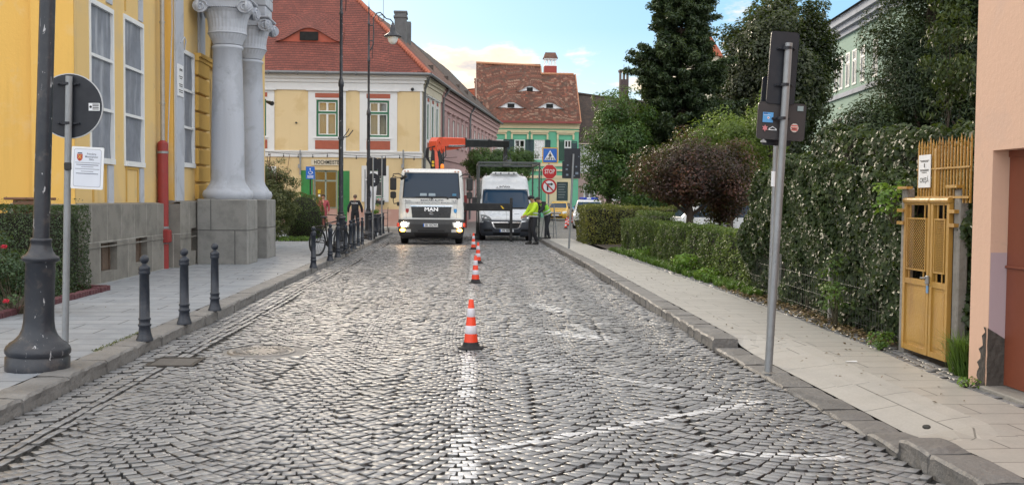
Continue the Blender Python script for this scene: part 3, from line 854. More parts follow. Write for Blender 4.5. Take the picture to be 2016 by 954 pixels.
# ivy grown over the wire fence
def ivy_sheet(name, label, cat, y0, y1, xf, topf, mat, nl, lsize, core_x, zb=0.11, depth=0.3, posts=True, density_seed=3):
    T = thing(name, label, cat, ((xf(y0) + xf(y1)) / 2, (y0 + y1) / 2, zb))
    ox, oy = T.location.x, T.location.y
    k = nl
    y = rng.uniform(y0, y1, k); z_ = rng.uniform(0, 1, k)
    tops = np.array([topf(a) for a in y]); xx = np.array([xf(a) for a in y])
    z_ = z_ * tops
    p = np.stack([xx, y, z_], 1)
    lum = (lumpy(p, 1.4, 3) - 0.5) * 0.36 + (lumpy(p, 4.0, 7) - 0.5) * 0.22
    thin = np.clip((0.9 - z_) / 0.9, 0, 1)                 # sparser, set back, near the ground
    xo = xx - lum + thin * 0.10 + rng.exponential(0.035, k)
    keep_ = rng.random(k) > thin * 0.5 + 0.25 * (lumpy(p, 5, 12) < 0.38)
    p = np.stack([xo, y, z_ + zb], 1)[keep_]
    nn = np.tile([-1.0, -0.25, 0.35], (len(p), 1))
    tone = 0.0 + 0.62 * lumpy(p, 2.4, 5) + 0.5 * (rng.random(len(p)) > 0.93)
    # top cap
    k2 = nl // 5
    y = rng.uniform(y0, y1, k2); u = rng.uniform(0, 1, k2)
    tp = np.array([topf(a) for a in y]) + (vnoise(y, u * 2, 2.0, 4) - 0.5) * 0.25
    p2 = np.stack([np.array([xf(a) for a in y]) + u * depth * 1.3, y, zb + tp - (u - 0.3) ** 2 * 0.2 - rng.exponential(0.03, k2)], 1)
    p = np.concatenate([p, p2]); nn = np.concatenate([nn, np.tile([-0.4, -0.2, 1.0], (k2, 1))]); tone = np.concatenate([tone, 0.15 + 0.6 * lumpy(p2, 2.4, 5)])
    leaves('leaves', p - np.array([ox, oy, zb]), nn, lsize, mat, T, 0.78, 0.45, 0.5, tone)
    # woody stems, then dark sheets added behind the leaves for the dim inside
    mb = MB()
    st = 0.22
    for i in range(int((y1 - y0) / st)):
        a = y0 + i * st + rnd.uniform(-.08, .08); b_ = a
        pts = []
        for j in range(7):
            zz = topf(a) * 0.97 * j / 6
            b_ += rnd.uniform(-.06, .06)
            pts.append((xf(a) + 0.12 + rnd.uniform(-.03, .05) - ox, b_ - oy, zz))
        mb.tube(pts, [0.014, 0.012, 0.011, 0.009, 0.008, 0.006, 0.004], 5)
    mb.build('stems', m_stem, T)
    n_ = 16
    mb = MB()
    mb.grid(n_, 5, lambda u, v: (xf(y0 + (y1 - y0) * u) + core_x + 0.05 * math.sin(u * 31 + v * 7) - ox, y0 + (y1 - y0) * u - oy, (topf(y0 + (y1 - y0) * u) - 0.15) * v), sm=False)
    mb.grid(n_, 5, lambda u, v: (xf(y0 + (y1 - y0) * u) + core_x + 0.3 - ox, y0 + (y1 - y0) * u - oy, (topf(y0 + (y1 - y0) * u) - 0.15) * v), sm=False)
    mb.build('dark_backing', m_hcore, T)
    return T
IVX = lambda y: float(np.interp(y, [8, 9.6, 12.5, 16.5], [4.36, 4.42, 4.52, 4.72]))
ivy_sheet('ivy', 'large leaved ivy covering the fence left of the yellow gate, thin near the ground', 'ivy', 9.72, 16.3, IVX,
          lambda y: float(np.interp(y, [9.6, 10.2, 12, 14, 15.6, 16.3], [1.62, 1.72, 1.86, 2.05, 1.9, 1.5])), G_ivy, 33000, 0.068, 0.2)
ivy_sheet('ivy', 'darker ivy bank standing higher behind the fence and behind the yellow gate', 'ivy', 9.2, 15.6, lambda y: IVX(y) + 0.75,
          lambda y: float(np.interp(y, [9.2, 11, 13, 14.8, 15.6], [2.1, 2.25, 2.35, 2.5, 2.2])), G_ivy, 12000, 0.078, 0.2)
ivy_sheet('ivy', 'narrow strip of ivy between the yellow gate and the pink garage', 'ivy', 8.02, 8.62, lambda y: 4.42,
          lambda y: 1.75, G_ivy, 2400, 0.07, 0.16)
# concrete fence posts in the ivy
m_conc = P('old_concrete', (0.24, 0.23, 0.21), 0.85, 0, 0.25, 4, 0.6, 30, dirt=0.5)
m_wire = P('fence_wire', (0.12, 0.125, 0.12), 0.5, 0.6, 0.2)
T = thing('wire_fence', 'low grey wire mesh fence on thin concrete posts showing at the foot of the ivy', 'fence', (4.5, 13, 0.11))
for i in range(2):
    y = 12.1 + i * 2.3
    MB().cbox(-0.025, 0.025, -0.025, 0.025, -0.05, 0.7, 0.006).build('fence_post', m_conc, T).location = (IVX(y) + 0.04 - 4.5, y - 13, 0)
mb = MB()
for k in range(0, 74):
    y = 9.9 + k * 0.085
    if y > 16.1: break
    mb.cyl((IVX(y) + 0.02 - 4.5, y - 13, 0.02), (IVX(y) + 0.02 - 4.5, y - 13, 0.6), 0.0018, None, 4, caps=False)
for zz in (0.1, 0.3, 0.5):
    mb.tube([(IVX(9.9 + j * 0.62) + 0.015 - 4.5, 9.9 + j * 0.62 - 13, zz) for j in range(11)], 0.002, 4)
mb.build('wire_mesh', m_wire, T)

# weeds, grass and leaf litter
def tufts(name, label, cat, pts, hgt, mat, blades=14, wid=0.012, kind='stuff'):
    Pn = []; F = []; tn = []
    for (x, y, z_) in pts:
        h = hgt * rnd.uniform(0.5, 1.25); t0 = rnd.random()
        for b in range(blades):
            a = rnd.uniform(0, 2 * PI); lean = rnd.uniform(0.1, 0.9) * h; r0 = rnd.uniform(0, 0.03)
            bx, by = x + r0 * math.cos(a), y + r0 * math.sin(a); w_ = wid * rnd.uniform(0.6, 1.3)
            ox, oy = -math.sin(a) * w_, math.cos(a) * w_; ca_, sa_ = math.cos(a) * lean, math.sin(a) * lean
            k = len(Pn); mx, my, mz = bx + ca_ * .4, by + sa_ * .4, z_ + h * .7; ex, ey, ez = bx + ca_, by + sa_, z_ + h * rnd.uniform(0.6, 1.0)
            Pn += [(bx - ox, by - oy, z_), (bx + ox, by + oy, z_), (mx + ox * .8, my + oy * .8, mz), (mx - ox * .8, my - oy * .8, mz), (ex + ox * .1, ey + oy * .1, ez), (ex - ox * .1, ey - oy * .1, ez)]
            F += [(k, k + 1, k + 2, k + 3), (k + 3, k + 2, k + 4, k + 5)]; tn += [min(1, max(0, t0 + rnd.uniform(-.25, .25)))] * 6
    o_ = bulk(name, Pn, F, mat, None, {'tone': tn})
    return tag(o_, label, cat, None, kind)
pts = [(rnd.uniform(4.42, 4.85), y, 0.12) for y in [rnd.uniform(15.2, 29.5) for _ in range(900)]]
tufts('grass', 'bright green grass and weeds at the foot of the long low hedge', 'grass', pts, 0.11, G_grass, 12, 0.009)
tufts('grass', 'small grass patch beside the bushes past the portico', 'grass', [(rnd.uniform(-7, -5.0), rnd.uniform(34.2, 36.8), 0.115) for _ in range(500)], 0.10, G_grass, 10, 0.014)
tufts('grass', 'long grass tuft at the foot of the gate post beside the garage', 'grass', [(rnd.uniform(4.2, 4.4), rnd.uniform(8.08, 8.45), 0.11) for _ in range(34)], 0.34, G_grass, 34, 0.0035)
def weed(label, x, y, h, r_, mat, n=260, ls=0.07, name='weed', cat='weed', z0=0.11):
    T_ = thing(name, label, cat, (x, y, z0))
    cc = np.array([(rnd.uniform(-r_, r_), rnd.uniform(-r_, r_), rnd.uniform(0.25, 1) * h) for _ in range(12)])
    Pn, Nn, tn_ = fill_clumps(cc, n // 12, r_ * 0.5, (0, 0, 0))
    Pn[:, 2] = np.maximum(Pn[:, 2], 0.02)
    leaves('leaves', Pn, Nn, ls, mat, T_, 0.6, 0.4, 0, tn_)
    mb = MB()
    for c_ in cc: mb.tube([(c_[0] * 0.1, c_[1] * 0.1, 0), (c_[0] * 0.6, c_[1] * 0.6, c_[2] * 0.6), tuple(c_)], [0.006, 0.004, 0.002], 5)
    mb.build('stalks', m_stem, T_)
    return T_
weed('bright leafy weed clump in the middle of the hedge foot', 4.66, 20.0, 0.42, 0.24, G_brt, 420, 0.08)
weed('low bright weed clump at the far part of the hedge foot', 4.64, 25.5, 0.25, 0.3, G_brt, 340, 0.07)
weed('smaller bright weed clump nearer than the tall one at the hedge', 4.6, 18.2, 0.2, 0.24, G_brt, 260, 0.06)
weed('tiny yellow green weed at the foot of the pink wall', 4.02, 7.72, 0.07, 0.09, G_brt, 130, 0.03)
weed('green weed at the foot of the left gate post', 4.18, 9.72, 0.16, 0.12, G_grass, 200, 0.04)
weed('leafy climbing shoots growing up the fence between the pole and the gate', 4.33, 11.3, 0.85, 0.22, G_mid, 420, 0.055)
weed('yellow green shoots sprouting from the ivy beside the gate top', 4.33, 9.85, 0.42, 0.16, G_brt, 260, 0.06, z0=1.35)
k = 1500
yy = rng.uniform(9.9, 16.8, k); xo = np.array([XO(a) for a in yy])
p = np.stack([xo + np.abs(rng.normal(0.24, 0.14, k)), yy, 0.135 + rng.uniform(0, 0.02, k)], 1)
V, F = leaf_quads(p, np.tile([0, 0, 1.0], (k, 1)), 0.055, 0.6, 0.35)
tag(bulk('fallen_leaves', V, F, G_dead, None, {'tone': np.repeat(rng.uniform(0, 1, k), 4)}), 'dry brown leaf litter along the foot of the ivy fence', 'fallen leaves', None, 'stuff')
k = 130
yy = rng.uniform(7, 28, k); p = np.stack([rng.uniform(0, 1, k) * 1.1 + 3.1, yy, np.full(k, 0.127)], 1)
p2 = np.stack([rng.uniform(-5.6, -3.3, 40), rng.uniform(7, 25, 40), np.full(40, 0.127)], 1)
p = np.concatenate([p, p2]); k = len(p)
V, F = leaf_quads(p, np.tile([0, 0, 1.0], (k, 1)), 0.035, 0.6, 0.2)
tag(bulk('scattered_leaves', V, F, G_dead, None, {'tone': np.repeat(rng.uniform(0, 0.7, k), 4)}), 'a few small dry leaves scattered over the pavement slabs', 'fallen leaves', None, 'stuff')
# moss line behind the left kerb stones
k = 2600
yy = rng.uniform(5.5, 14, k); kk = vnoise(yy, yy * 0, 1.1, 2) > 0.52
yy = yy[kk]; k = len(yy)
p = np.stack([np.array([XL(a) - KW for a in yy]) + rng.normal(-0.0, 0.022, k), yy, np.full(k, 0.128)], 1)
V, F = leaf_quads(p, np.tile([0, 0, 1.0], (k, 1)), 0.018, 0.6, 0.5)
tag(bulk('moss', V, F, m_moss, None, {'tone': np.repeat(rng.uniform(0, 1, k), 4)}), 'green and yellow moss in the joint behind the left kerb', 'moss', None, 'stuff')
T = thing('stone', 'small dark stone lying on the right pavement near the camera', 'stone', tuple(gr(1824, 843, 0.122)))
MB().ball((0, 0, 0.012), 0.028, 10, (1, 0.8, 0.55)).build('pebble', P('pebble', (0.06, 0.06, 0.055), 0.8, bump=0.8), T)
o = MB().add([(-0.05, -0.02, 0.006), (0.05, -0.025, 0.004), (0.055, 0.02, 0.012), (-0.045, 0.025, 0.004)], [(0, 1, 2, 3)]).build('paper_scrap', m_signwhite)
o.location = tuple(gr(1676, 712, 0.123)); tag(o, 'small white scrap of paper on the pavement in front of the yellow gate', 'litter')

# trees on the right
tree('plum_tree', 'dark purple leaved plum tree rising behind the long hedge', 'tree', (5.98, 26, 0.1), (0.25, 0, 2.12), (2.05, 1.4, 1.15), 250, 130, 0.34, 0.075, G_pur, 0.11, 2.4, inner=0.25, shape=lambda p: not (p[2] < -0.55 and p[0] < 0.3))
tree('plum_tree', 'smaller low purple leaved plum crown at the right of the bigger plum tree', 'tree', (7.15, 27.2, 0.1), (0, 0, 1.75), (1.0, 0.9, 0.95), 90, 130, 0.28, 0.075, G_pur, 0.07, 1.7, inner=0.2)
tree('light_green_tree', 'pale green bushy tree standing just above the purple plum tree', 'tree', (8.3, 30.5, 0.1), (-0.1, 0, 3.0), (1.75, 1.4, 1.3), 150, 110, 0.33, 0.085, G_lgt, 0.10, 3.0, flat=0.85)
tree('light_green_tree', 'taller pale green spray of branches beside the tall sign pole', 'tree', (9.0, 29, 0.1), (-0.15, 0, 3.3), (0.8, 0.9, 1.5), 60, 90, 0.28, 0.085, G_lgt, 0.07, 3.6, flat=0.9)
tree('leafy_tree', 'mid green leafy tree beside the dark backs of the far sign pole', 'tree', (6.3, 42, 0.1), (0.35, 0, 3.5), (1.55, 1.3, 3.1), 240, 120, 0.36, 0.11, G_mid, 0.13, 4.6, flat=0.8)
tree('leafy_tree', 'low dark green tree filling in behind the plum tree and the white car', 'tree', (9.2, 38.5, 0.1), (0, 0, 2.3), (2.6, 1.2, 1.9), 170, 120, 0.42, 0.12, G_mid, 0.13, 3.2)
tree('round_tree', 'big dark dense round crowned tree behind the tall sign pole', 'tree', (15.7, 50, 0.1), (0, 0, 7.3), (3.3, 3.2, 5.0), 560, 210, 0.62, 0.19, G_lin, 0.3, 9, flat=0.85, inner=0.45, nlimb=16)
def conifer(label, loc, h, rbase, rtop, z0, mat, nbr=220, tuft=20, lsize=0.14, name='conifer', seed=1, gap=0.0, spread=0.17):
    T_ = thing(name, label, 'conifer', loc)
    rr = random.Random(seed)
    mb = MB(); mb.tube([(0, 0, 0), (0.05, 0, h * 0.3), (0, 0.04, h * 0.65), (0.02, 0, h * 0.98)], [h * 0.022, h * 0.018, h * 0.011, 0.02], 9)
    Pn, Nn, tn_ = [], [], []
    for i in range(nbr):
        f = (i + rr.random()) / nbr; f = f ** 0.9
        zz = z0 + (h - z0) * f
        prof = (1 - f) ** 0.72 * (1 - 0.35 * math.exp(-((f - 0.0) / 0.08) ** 2))
        L = (rtop + (rbase - rtop) * prof) * rr.uniform(0.62, 1.12) * (0.85 + 0.22 * math.sin(f * 23))
        a = rr.uniform(0, 2 * PI); rise = rr.uniform(-0.05, 0.38)
        d_ = np.array([math.cos(a), math.sin(a), rise])
        base = np.array([0, 0, zz])
        tip = base + d_ * L
        mb.tube([tuple(base), tuple(base + d_ * L * 0.5 + np.array([0, 0, -0.04 * L])), tuple(tip)], [0.018 + 0.012 * L, 0.014, 0.005], 5)
        k = int(tuft * (0.5 + L))
        s = rng.uniform(0.25, 1.0, k) ** 0.75
        c_ = base + np.outer(s, d_ * L) + np.stack([0 * s, 0 * s, -0.10 * L * s * (1 - s)], 1)
        per = 9
        c_ = np.repeat(c_, per, 0); off = unit(len(c_)) * rng.uniform(0.2, 1, len(c_))[:, None] * spread * np.array([1, 1, 0.75])
        Pn.append(c_ + off); Nn.append(off / spread + np.array([0, 0, 0.5]))
        tn_.append(np.repeat(np.clip(0.12 + 0.5 * s + rr.uniform(-0.15, 0.2), 0, 1), per))
    leaves('crown', np.concatenate(Pn), np.concatenate(Nn), lsize, mat, T_, 0.32, 0.5, 0.3, np.concatenate(tn_))
    mb.build('trunk', m_bark, T_)
    return T_
conifer('tall dark conifer with a narrow ragged top, left of the round tree', (9.7, 44, 0.1), 10.9, 3.6, 0.75, 0.8, G_con, 540, 24, 0.19, seed=5, spread=0.24)
tree('conifer', 'big dark feathery conifer close behind the ivy and the yellow gate', 'conifer', (8.2, 17.3, 0.1), (0, 0, 3.6), (1.08, 1.1, 4.4), 470, 230, 0.30, 0.075, G_con, 0.16, 6.5, inner=0.35, flat=1.0, aspect=0.3)
tree('conifer', 'low feathery side growth of the near conifer, reaching out over the ivy', 'conifer', (7.0, 16.9, 0.1), (0, 0, 2.6), (0.62, 0.6, 0.75), 60, 150, 0.26, 0.075, G_con, 0.06, 2.6, inner=0.3, flat=1.0, aspect=0.3)
tree('conifer', 'dark feathery conifer crowding in right behind the pink garage wall', 'conifer', (8.75, 16.2, 0.1), (0, 0, 3.6), (1.0, 1.1, 4.3), 330, 200, 0.31, 0.078, G_con, 0.16, 6.5, inner=0.35, flat=1.0, aspect=0.3)
tree('climber', 'pale leaved climber hanging through the conifer beside the pink wall', 'climbing plant', (6.6, 13.4, 0.1), (0, 0, 3.6), (0.35, 0.35, 1.7), 34, 55, 0.17, 0.085, G_ivy, 0.01, 3.8, droop=2.0, aspect=0.4)
# clipped trees standing in the square behind the truck and the van
for k, (px, lab) in enumerate(((960, 'round clipped green tree behind the crane boom, left of its hook'), (1012, 'round clipped green tree behind the lifting frame, right of the hook'))):
    q = at(px, 320, 62 + k)
    tree('clipped_tree', lab, 'tree', (q.x, q.y, 0), (0, 0, 3.75), (1.65, 1.5, 1.15), 120, 150, 0.33, 0.10, G_mid, 0.11, 3.4, flat=0.8)

# ================================================================== LEFT-HAND GREENERY
boxhedge('box_hedge', 'dark square clipped box hedge in front of the yellow building corner', -6.95, -5.56, 14.85, 15.75, 1.30, G_box, 0.032, 2600, 0.03)
boxhedge('box_hedge', 'dark clipped box hedge at the very left edge of the picture', -8.6, -7.75, 14.8, 15.6, 1.32, G_box, 0.032, 1700, 0.03)
def rosebush(label, x, y, h, r_, blooms):
    T_ = thing('rose_bush', label, 'rose bush', (x, y, 0.11))
    cc = crown_clumps((0, 0, h * 0.55), (r_, r_ * 0.8, h * 0.5), 46, 0.2)
    Pn, Nn, tn_ = fill_clumps(cc, 90, 0.15, (0, 0, h * 0.4))
    Pn[:, 2] = np.maximum(Pn[:, 2], 0.02)
    leaves('leaves', Pn, Nn, 0.042, G_rose, T_, 0.6, 0.4, 0, tn_)
    mb = MB()
    for c_ in cc[:24]: mb.tube([(c_[0] * .15, c_[1] * .15, 0), (c_[0] * .7, c_[1] * .7, c_[2] * .6), tuple(c_)], [0.008, 0.006, 0.003], 5)
    mb.build('stalks', m_stem, T_)
    mr = P('rose_petals', (0.55, 0.03, 0.06), 0.5, 0, 0.2, 30)
    for (bx, by, bz) in blooms:
        b = MB()
        for j in range(9):
            a = j * 2.4; r0 = 0.008 + 0.0022 * j
            b.M = Matrix.Translation((bx - x, by - y, bz - 0.11)) @ Matrix.Rotation(a, 4, 'Z') @ Matrix.Rotation(R(25 + j * 6), 4, 'Y')
            b.grid(4, 3, lambda u, v: (r0 + 0.006 * math.sin(v * PI), (u - 0.5) * 0.035, v * 0.03), sm=True)
        b.M = None
        b.build('bloom', mr, T_)
q1 = at(8, 485, 12.2); q2 = at(12, 592, 11.9)
rosebush('low rose bush with two small pink red blooms at the left edge', q1.x - 0.05, 12.6, 1.0, 0.62, [tuple(q1), tuple(q2)])
rosebush('low rose bush without blooms in front of the clipped box hedge', -6.15, 13.9, 0.6, 0.34, [])
# maroon brick edging of the flower bed
a, b = gr(0, 625, 0.12), gr(208, 571, 0.12)
T = thing('flower_bed_edging', 'maroon upright brick edging round the flower bed at the left', 'edging', (a.x, a.y, 0.11))
m_mar = P('maroon_brick', (0.10, 0.032, 0.04), 0.7, 0, 0.3, 9, 0.3, dirt=0.3)
mb = MB(); L = (b - a).length; nb = int(L / 0.105)
for i in range(-6, nb + 1):
    q = a.lerp(b, i / nb)
    mb.M = Matrix.Translation((q.x - a.x + rnd.uniform(-.01, .01), q.y - a.y, 0)) @ Matrix.Rotation(math.atan2(b.y - a.y, b.x - a.x) + rnd.uniform(-.08, .08), 4, 'Z')
    mb.cbox(-0.047, 0.047, -0.055, 0.055, -0.02, 0.085 + rnd.uniform(-0.01, 0.01), 0.008)
for i in range(8):
    mb.M = Matrix.Translation((b.x - a.x - 0.06 - i * 0.105, b.y - a.y + 0.07 + rnd.uniform(-.01, .01), 0)) @ Matrix.Rotation(rnd.uniform(-.08, .08), 4, 'Z')
    mb.cbox(-0.05, 0.05, -0.047, 0.047, -0.02, 0.085, 0.008)
mb.M = None
mb.build('edging_bricks', m_mar, T)
# bushes past the portico
q = at(560, 420, 36.5)
tree('wild_shrub', 'loose grey green shrub with thin seed spikes beside the portico', 'shrub', (-6.55, 35.5, 0.11), (0.1, 0, 1.35), (1.0, 0.9, 1.5), 300, 110, 0.22, 0.065, G_bud, 0.03, 1.5, droop=0.3, nlimb=30)
T = bpy.data.objects['wild_shrub']
mb = MB()
for i in range(34):
    a = rnd.uniform(0, 2 * PI); r_ = rnd.uniform(0.1, 0.8); h = rnd.uniform(2.1, 3.05)
    x, y = r_ * math.cos(a), r_ * math.sin(a)
    mb.tube([(x * .3, y * .3, 0.2), (x, y, h * 0.7), (x * 1.15 + rnd.uniform(-.15, .15), y, h)], [0.008, 0.006, 0.010], 5)
mb.build('seed_spikes', P('seed_head', (0.14, 0.09, 0.07), 0.9), T)
q = at(600, 415, 38)
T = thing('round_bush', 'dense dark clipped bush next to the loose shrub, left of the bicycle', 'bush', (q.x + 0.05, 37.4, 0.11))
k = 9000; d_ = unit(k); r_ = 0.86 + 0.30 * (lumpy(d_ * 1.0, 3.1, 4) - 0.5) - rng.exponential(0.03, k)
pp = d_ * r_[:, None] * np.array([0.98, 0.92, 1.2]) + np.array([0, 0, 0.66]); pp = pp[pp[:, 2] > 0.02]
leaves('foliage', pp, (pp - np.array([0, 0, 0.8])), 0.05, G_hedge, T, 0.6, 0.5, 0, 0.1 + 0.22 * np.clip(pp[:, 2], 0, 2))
MB().ball((0, 0, 0.60), 0.68, 20, (1, 1, 1.35)).build('dark_core', m_hcore, T)  # dark filler ball added inside the leaves, in place of twigs
# ================================================================== BUILDINGS
def WB(T):
    """builder taking world coordinates for parts of thing T"""
    mb = MB(); mb.M = (Matrix.Translation(T.location) @ T.rotation_euler.to_matrix().to_4x4()).inverted() @ Matrix.Translation((0, SHY[0], 0)); return mb
SHY = [0.0]
def plaster(name, col, stain=0.3, staincol=None, scale=0.7, low=None):
    if name in MATS: return MATS[name]
    m, n, o = nmat(name); t = NT(n)
    co = t.coord()
    c = t.mix(t.noise(co, 0.5, 4), mul(col, 0.93), mul(col, 1.06))
    c = t.mix(t.rmap(t.noise(co, scale, 8, 0.62, 0.4), 0.52, 0.62, 0, stain), c, staincol or mul(col, 0.7))
    c = t.mix(t.rmap(t.noise(co, scale * 2.7, 8, 0.7, 0.2), 0.62, 0.68, 0, stain * 0.8), c, mul(staincol or col, 0.85))
    st = t.node('ShaderNodeMapping', {'Vector': co, 'Scale': (1, 1, 0.07)}).outputs[0]
    c = t.mix(t.rmap(t.noise(st, 3.5, 6, 0.6), 0.55, 0.8, 0, stain * 0.6), c, mul(col, 0.6))
    nr = t.bump(t.noise(co, 22, 7, 0.65), 0.25, 0.02)
    n.links.new(t.pbr(c, 0.85, 0, nr), o.inputs[0]); MATS[name] = m
    return m
m_yel = plaster('yellow_plaster', (0.68, 0.48, 0.20), 0.6, (0.58, 0.44, 0.24))
m_yelf = plaster('yellow_plaster_front_light', (0.72, 0.44, 0.11), 0.6, (0.70, 0.52, 0.26))  # same plaster on camera-facing walls; their different light put into the colour
m_yeld = plaster('ochre_trim', (0.55, 0.34, 0.085), 0.2)
m_grw = plaster('grey_white_plaster', (0.44, 0.47, 0.53), 0.6, (0.32, 0.34, 0.38), 1.6)
m_plin = blockmat('plinth_stone', (0.20, 0.192, 0.172), (0.27, 0.258, 0.232), (0.38, 0.365, 0.33), 0.72, 0.69, 0.012, 0.6, 0.5, 0.85, 0.75, (0.09, 0.088, 0.08), (0.1, 0.0))
m_plin2 = blockmat('pedestal_stone', (0.24, 0.24, 0.23), (0.30, 0.295, 0.28), (0.08, 0.08, 0.08), 1.02, 0.75, 0.012, 0.6, 0.5, 0.85, 0.75, (0.10, 0.10, 0.10), (0.3, 0.02))
m_gpan = P('grey_boarded_pane', (0.17, 0.19, 0.23), 0.5, 0, 0.45, 2.6, 0.25, 8, dirt=1.0, dirtcol=(0.40, 0.43, 0.48), streak=True)
def facade(mb, a, b, z0, z1, holes, depth=0.18, mat=0, mrev=None):
    """wall from a to b (plan points, outward side on the right of a->b), holes [(s0,s1,z0,z1)] in metres along it"""
    a = Vector((a[0], a[1], 0)); b = Vector((b[0], b[1], 0)); d_ = (b - a); L = d_.length; d_.normalize()
    nn = Vector((d_.y, -d_.x, 0))
    ss = sorted({0.0, L} | {h[0] for h in holes} | {h[1] for h in holes}); zs = sorted({z0, z1} | {h[2] for h in holes} | {h[3] for h in holes})
    pt = lambda s_, z_, o_=0.0: tuple(a + d_ * s_ - nn * o_ + Vector((0, 0, z_)))
    for i in range(len(ss) - 1):
        for j in range(len(zs) - 1):
            sm_, zm = (ss[i] + ss[i + 1]) / 2, (zs[j] + zs[j + 1]) / 2
            if any(h[0] < sm_ < h[1] and h[2] < zm < h[3] for h in holes): continue
            mb.add([pt(ss[i], zs[j]), pt(ss[i + 1], zs[j]), pt(ss[i + 1], zs[j + 1]), pt(ss[i], zs[j + 1])], [(0, 1, 2, 3)], mat)
    for s0, s1, h0, h1 in holes:
        c = [(s0, h0), (s1, h0), (s1, h1), (s0, h1)]
        for k in range(4):
            p, q = c[k], c[(k + 1) % 4]
            mb.add([pt(*q), pt(*p), pt(*p, depth), pt(*q, depth)], [(0, 1, 2, 3)], mat if mrev is None else mrev)
    return mb
def fmat(a, b):
    """matrix placing local (x along wall, -y outward, z up) at plan point a, heading b"""
    ang = math.atan2(b[1] - a[1], b[0] - a[0])
    return Matrix.Translation((a[0], a[1], 0)) @ Matrix.Rotation(ang, 4, 'Z')
def part(T, F=None):
    mb = WB(T)
    if F is not None: mb.M = mb.M @ F
    return mb

# ---- yellow building at the left with the portico
T = thing('yellow_building', 'yellow plastered building with grey boarded windows, stone plinth and columned portico at the left', 'building', (-6.0, 16.0, 0.12))
SHY[0] = 0.36
mb = part(T)
mb.box(-40, -6.65, 16.17, 30.5, -0.1, 9.5, 1)                       # recessed front wall and body
mb.box(-6.66, -6.004, 16.0, 16.2, 1.38, 9.5, 1)                        # corner pier, street front side
facade(mb, (-6.0, 16.002), (-6.0, 20.75), 1.38, 9.5, [(0.68, 1.80, 2.17, 4.74), (2.38, 3.50, 2.17, 4.78)], 0.1)
mb.box(-6.62, -6.12, 16.2, 20.75, 1.0, 9.5, 0)
mb.box(-6.6, -5.76, 20.7, 20.9, 1.38, 9.5, 1)
facade(mb, (-5.75, 20.70), (-5.75, 30.5), 1.38, 9.5, [(0.68, 1.56, 2.25, 4.6)], 0.1, 0)
mb.box(-6.6, -5.87, 20.9, 30.5, 0.12, 9.5, 0)
mb.box(-40, -5.74, 16.0, 30.52, 9.5, 9.9, 2)
mb.build('wall', [m_yel, m_yelf, m_grw], T)
# stone plinth with basement windows
mb = part(T)
bw = [(0.62 + 0.12, 1.42 + 0.12, 0.30, 0.78), (2.55, 3.25, 0.34, 0.80)]
facade(mb, (-5.84, 15.93), (-5.84, 20.58), 0.0, 1.42, bw, 0.16)
facade(mb, (-7.0, 15.93), (-5.84, 15.93), 0.0, 1.42, [], 0.1)
facade(mb, (-5.84, 20.58), (-5.60, 20.58), 0.0, 1.42, [], 0.1)
facade(mb, (-5.60, 20.58), (-5.60, 30.55), 0.0, 1.46, [(0.85, 1.35, 0.42, 0.9)], 0.16)
mb.add([(-7, 15.93, 1.42), (-5.84, 15.93, 1.42), (-5.84, 20.6, 1.42), (-6.1, 20.6, 1.46), (-6.1, 16.2, 1.46), (-7, 16.2, 1.46)], [(0, 1, 4, 5), (1, 2, 3, 4)])
mb.add([(-5.60, 20.58, 1.46), (-5.60, 30.5, 1.46), (-5.8, 30.5, 1.49), (-5.8, 20.58, 1.49), (-6.1, 20.58, 1.46), (-5.84, 20.58, 1.42)], [(0, 1, 2, 3), (0, 3, 4, 5)])
mb.box(-5.85, -5.825, 15.95, 20.56, 0.715, 0.735)
mb.box(-5.612, -5.585, 20.6, 22.15, 0.715, 0.735)
mb.build('plinth', m_plin, T)
m_bwin = P('basement_shutter', (0.13, 0.09, 0.065), 0.7, 0.1, 0.3, 8, 0.3, dirt=0.4)
for x, y0, y1, z0, z1 in ((-5.84, 16.67, 17.47, .30, .78), (-5.84, 18.48, 19.18, .34, .80), (-5.60, 21.43, 21.93, .42, .9)):
    mb = part(T); mb.box(x - 0.16, x - 0.13, y0 + 0.005, y1 - 0.005, z0 + 0.005, z1 - 0.005)
    mb.box(x - 0.128, x - 0.11, y0 + 0.02, y0 + 0.06, z0 + .01, z1 - .01).box(x - 0.128, x - 0.11, y1 - 0.06, y1 - 0.02, z0 + .01, z1 - .01)
    mb.box(x - 0.128, x - 0.112, (y0 + y1) / 2 - .015, (y0 + y1) / 2 + .015, z0 + .01, z1 - .01)
    mb.build('basement_window', m_bwin, T)
# grey boarded windows
def bwindow(x, y0, y1, z0, z1):
    mb = part(T); f = 0.055
    mb.box(x - 0.06, x + 0.02, y0 - f + .03, y0 + f * .5, z0 - 0.06, z1 + 0.05).box(x - 0.06, x + 0.02, y1 - f * .5, y1 + f - .03, z0 - 0.06, z1 + 0.05)
    mb.box(x - 0.06, x + 0.022, y0 + f * .5, y1 - f * .5, z1 - 0.03, z1 + 0.052)
    mb.box(x - 0.06, x + 0.05, y0 + f * .5, y1 - f * .5, z0 - 0.062, z0 + 0.03)
    h = (z1 - z0) / 3
    for k in (1, 2): mb.box(x - 0.06, x + 0.012, y0 + f * .5, y1 - f * .5, z0 + k * h - 0.025, z0 + k * h + 0.025)
    wdw = mb.build('window', m_white, T)
    for k in range(3):
        p_ = part(T); b0 = rnd.uniform(-.008, .008)
        p_.grid(6, 8, lambda u, v: (x - 0.035 + 0.014 * math.sin(u * 5 + k) * math.sin(v * 4 + b0 * 90), y0 + .02 + (y1 - y0 - .04) * u, z0 + k * h + 0.02 + (h - 0.04) * v))
        p_.build('pane', m_gpan, wdw).matrix_parent_inverse = Matrix()
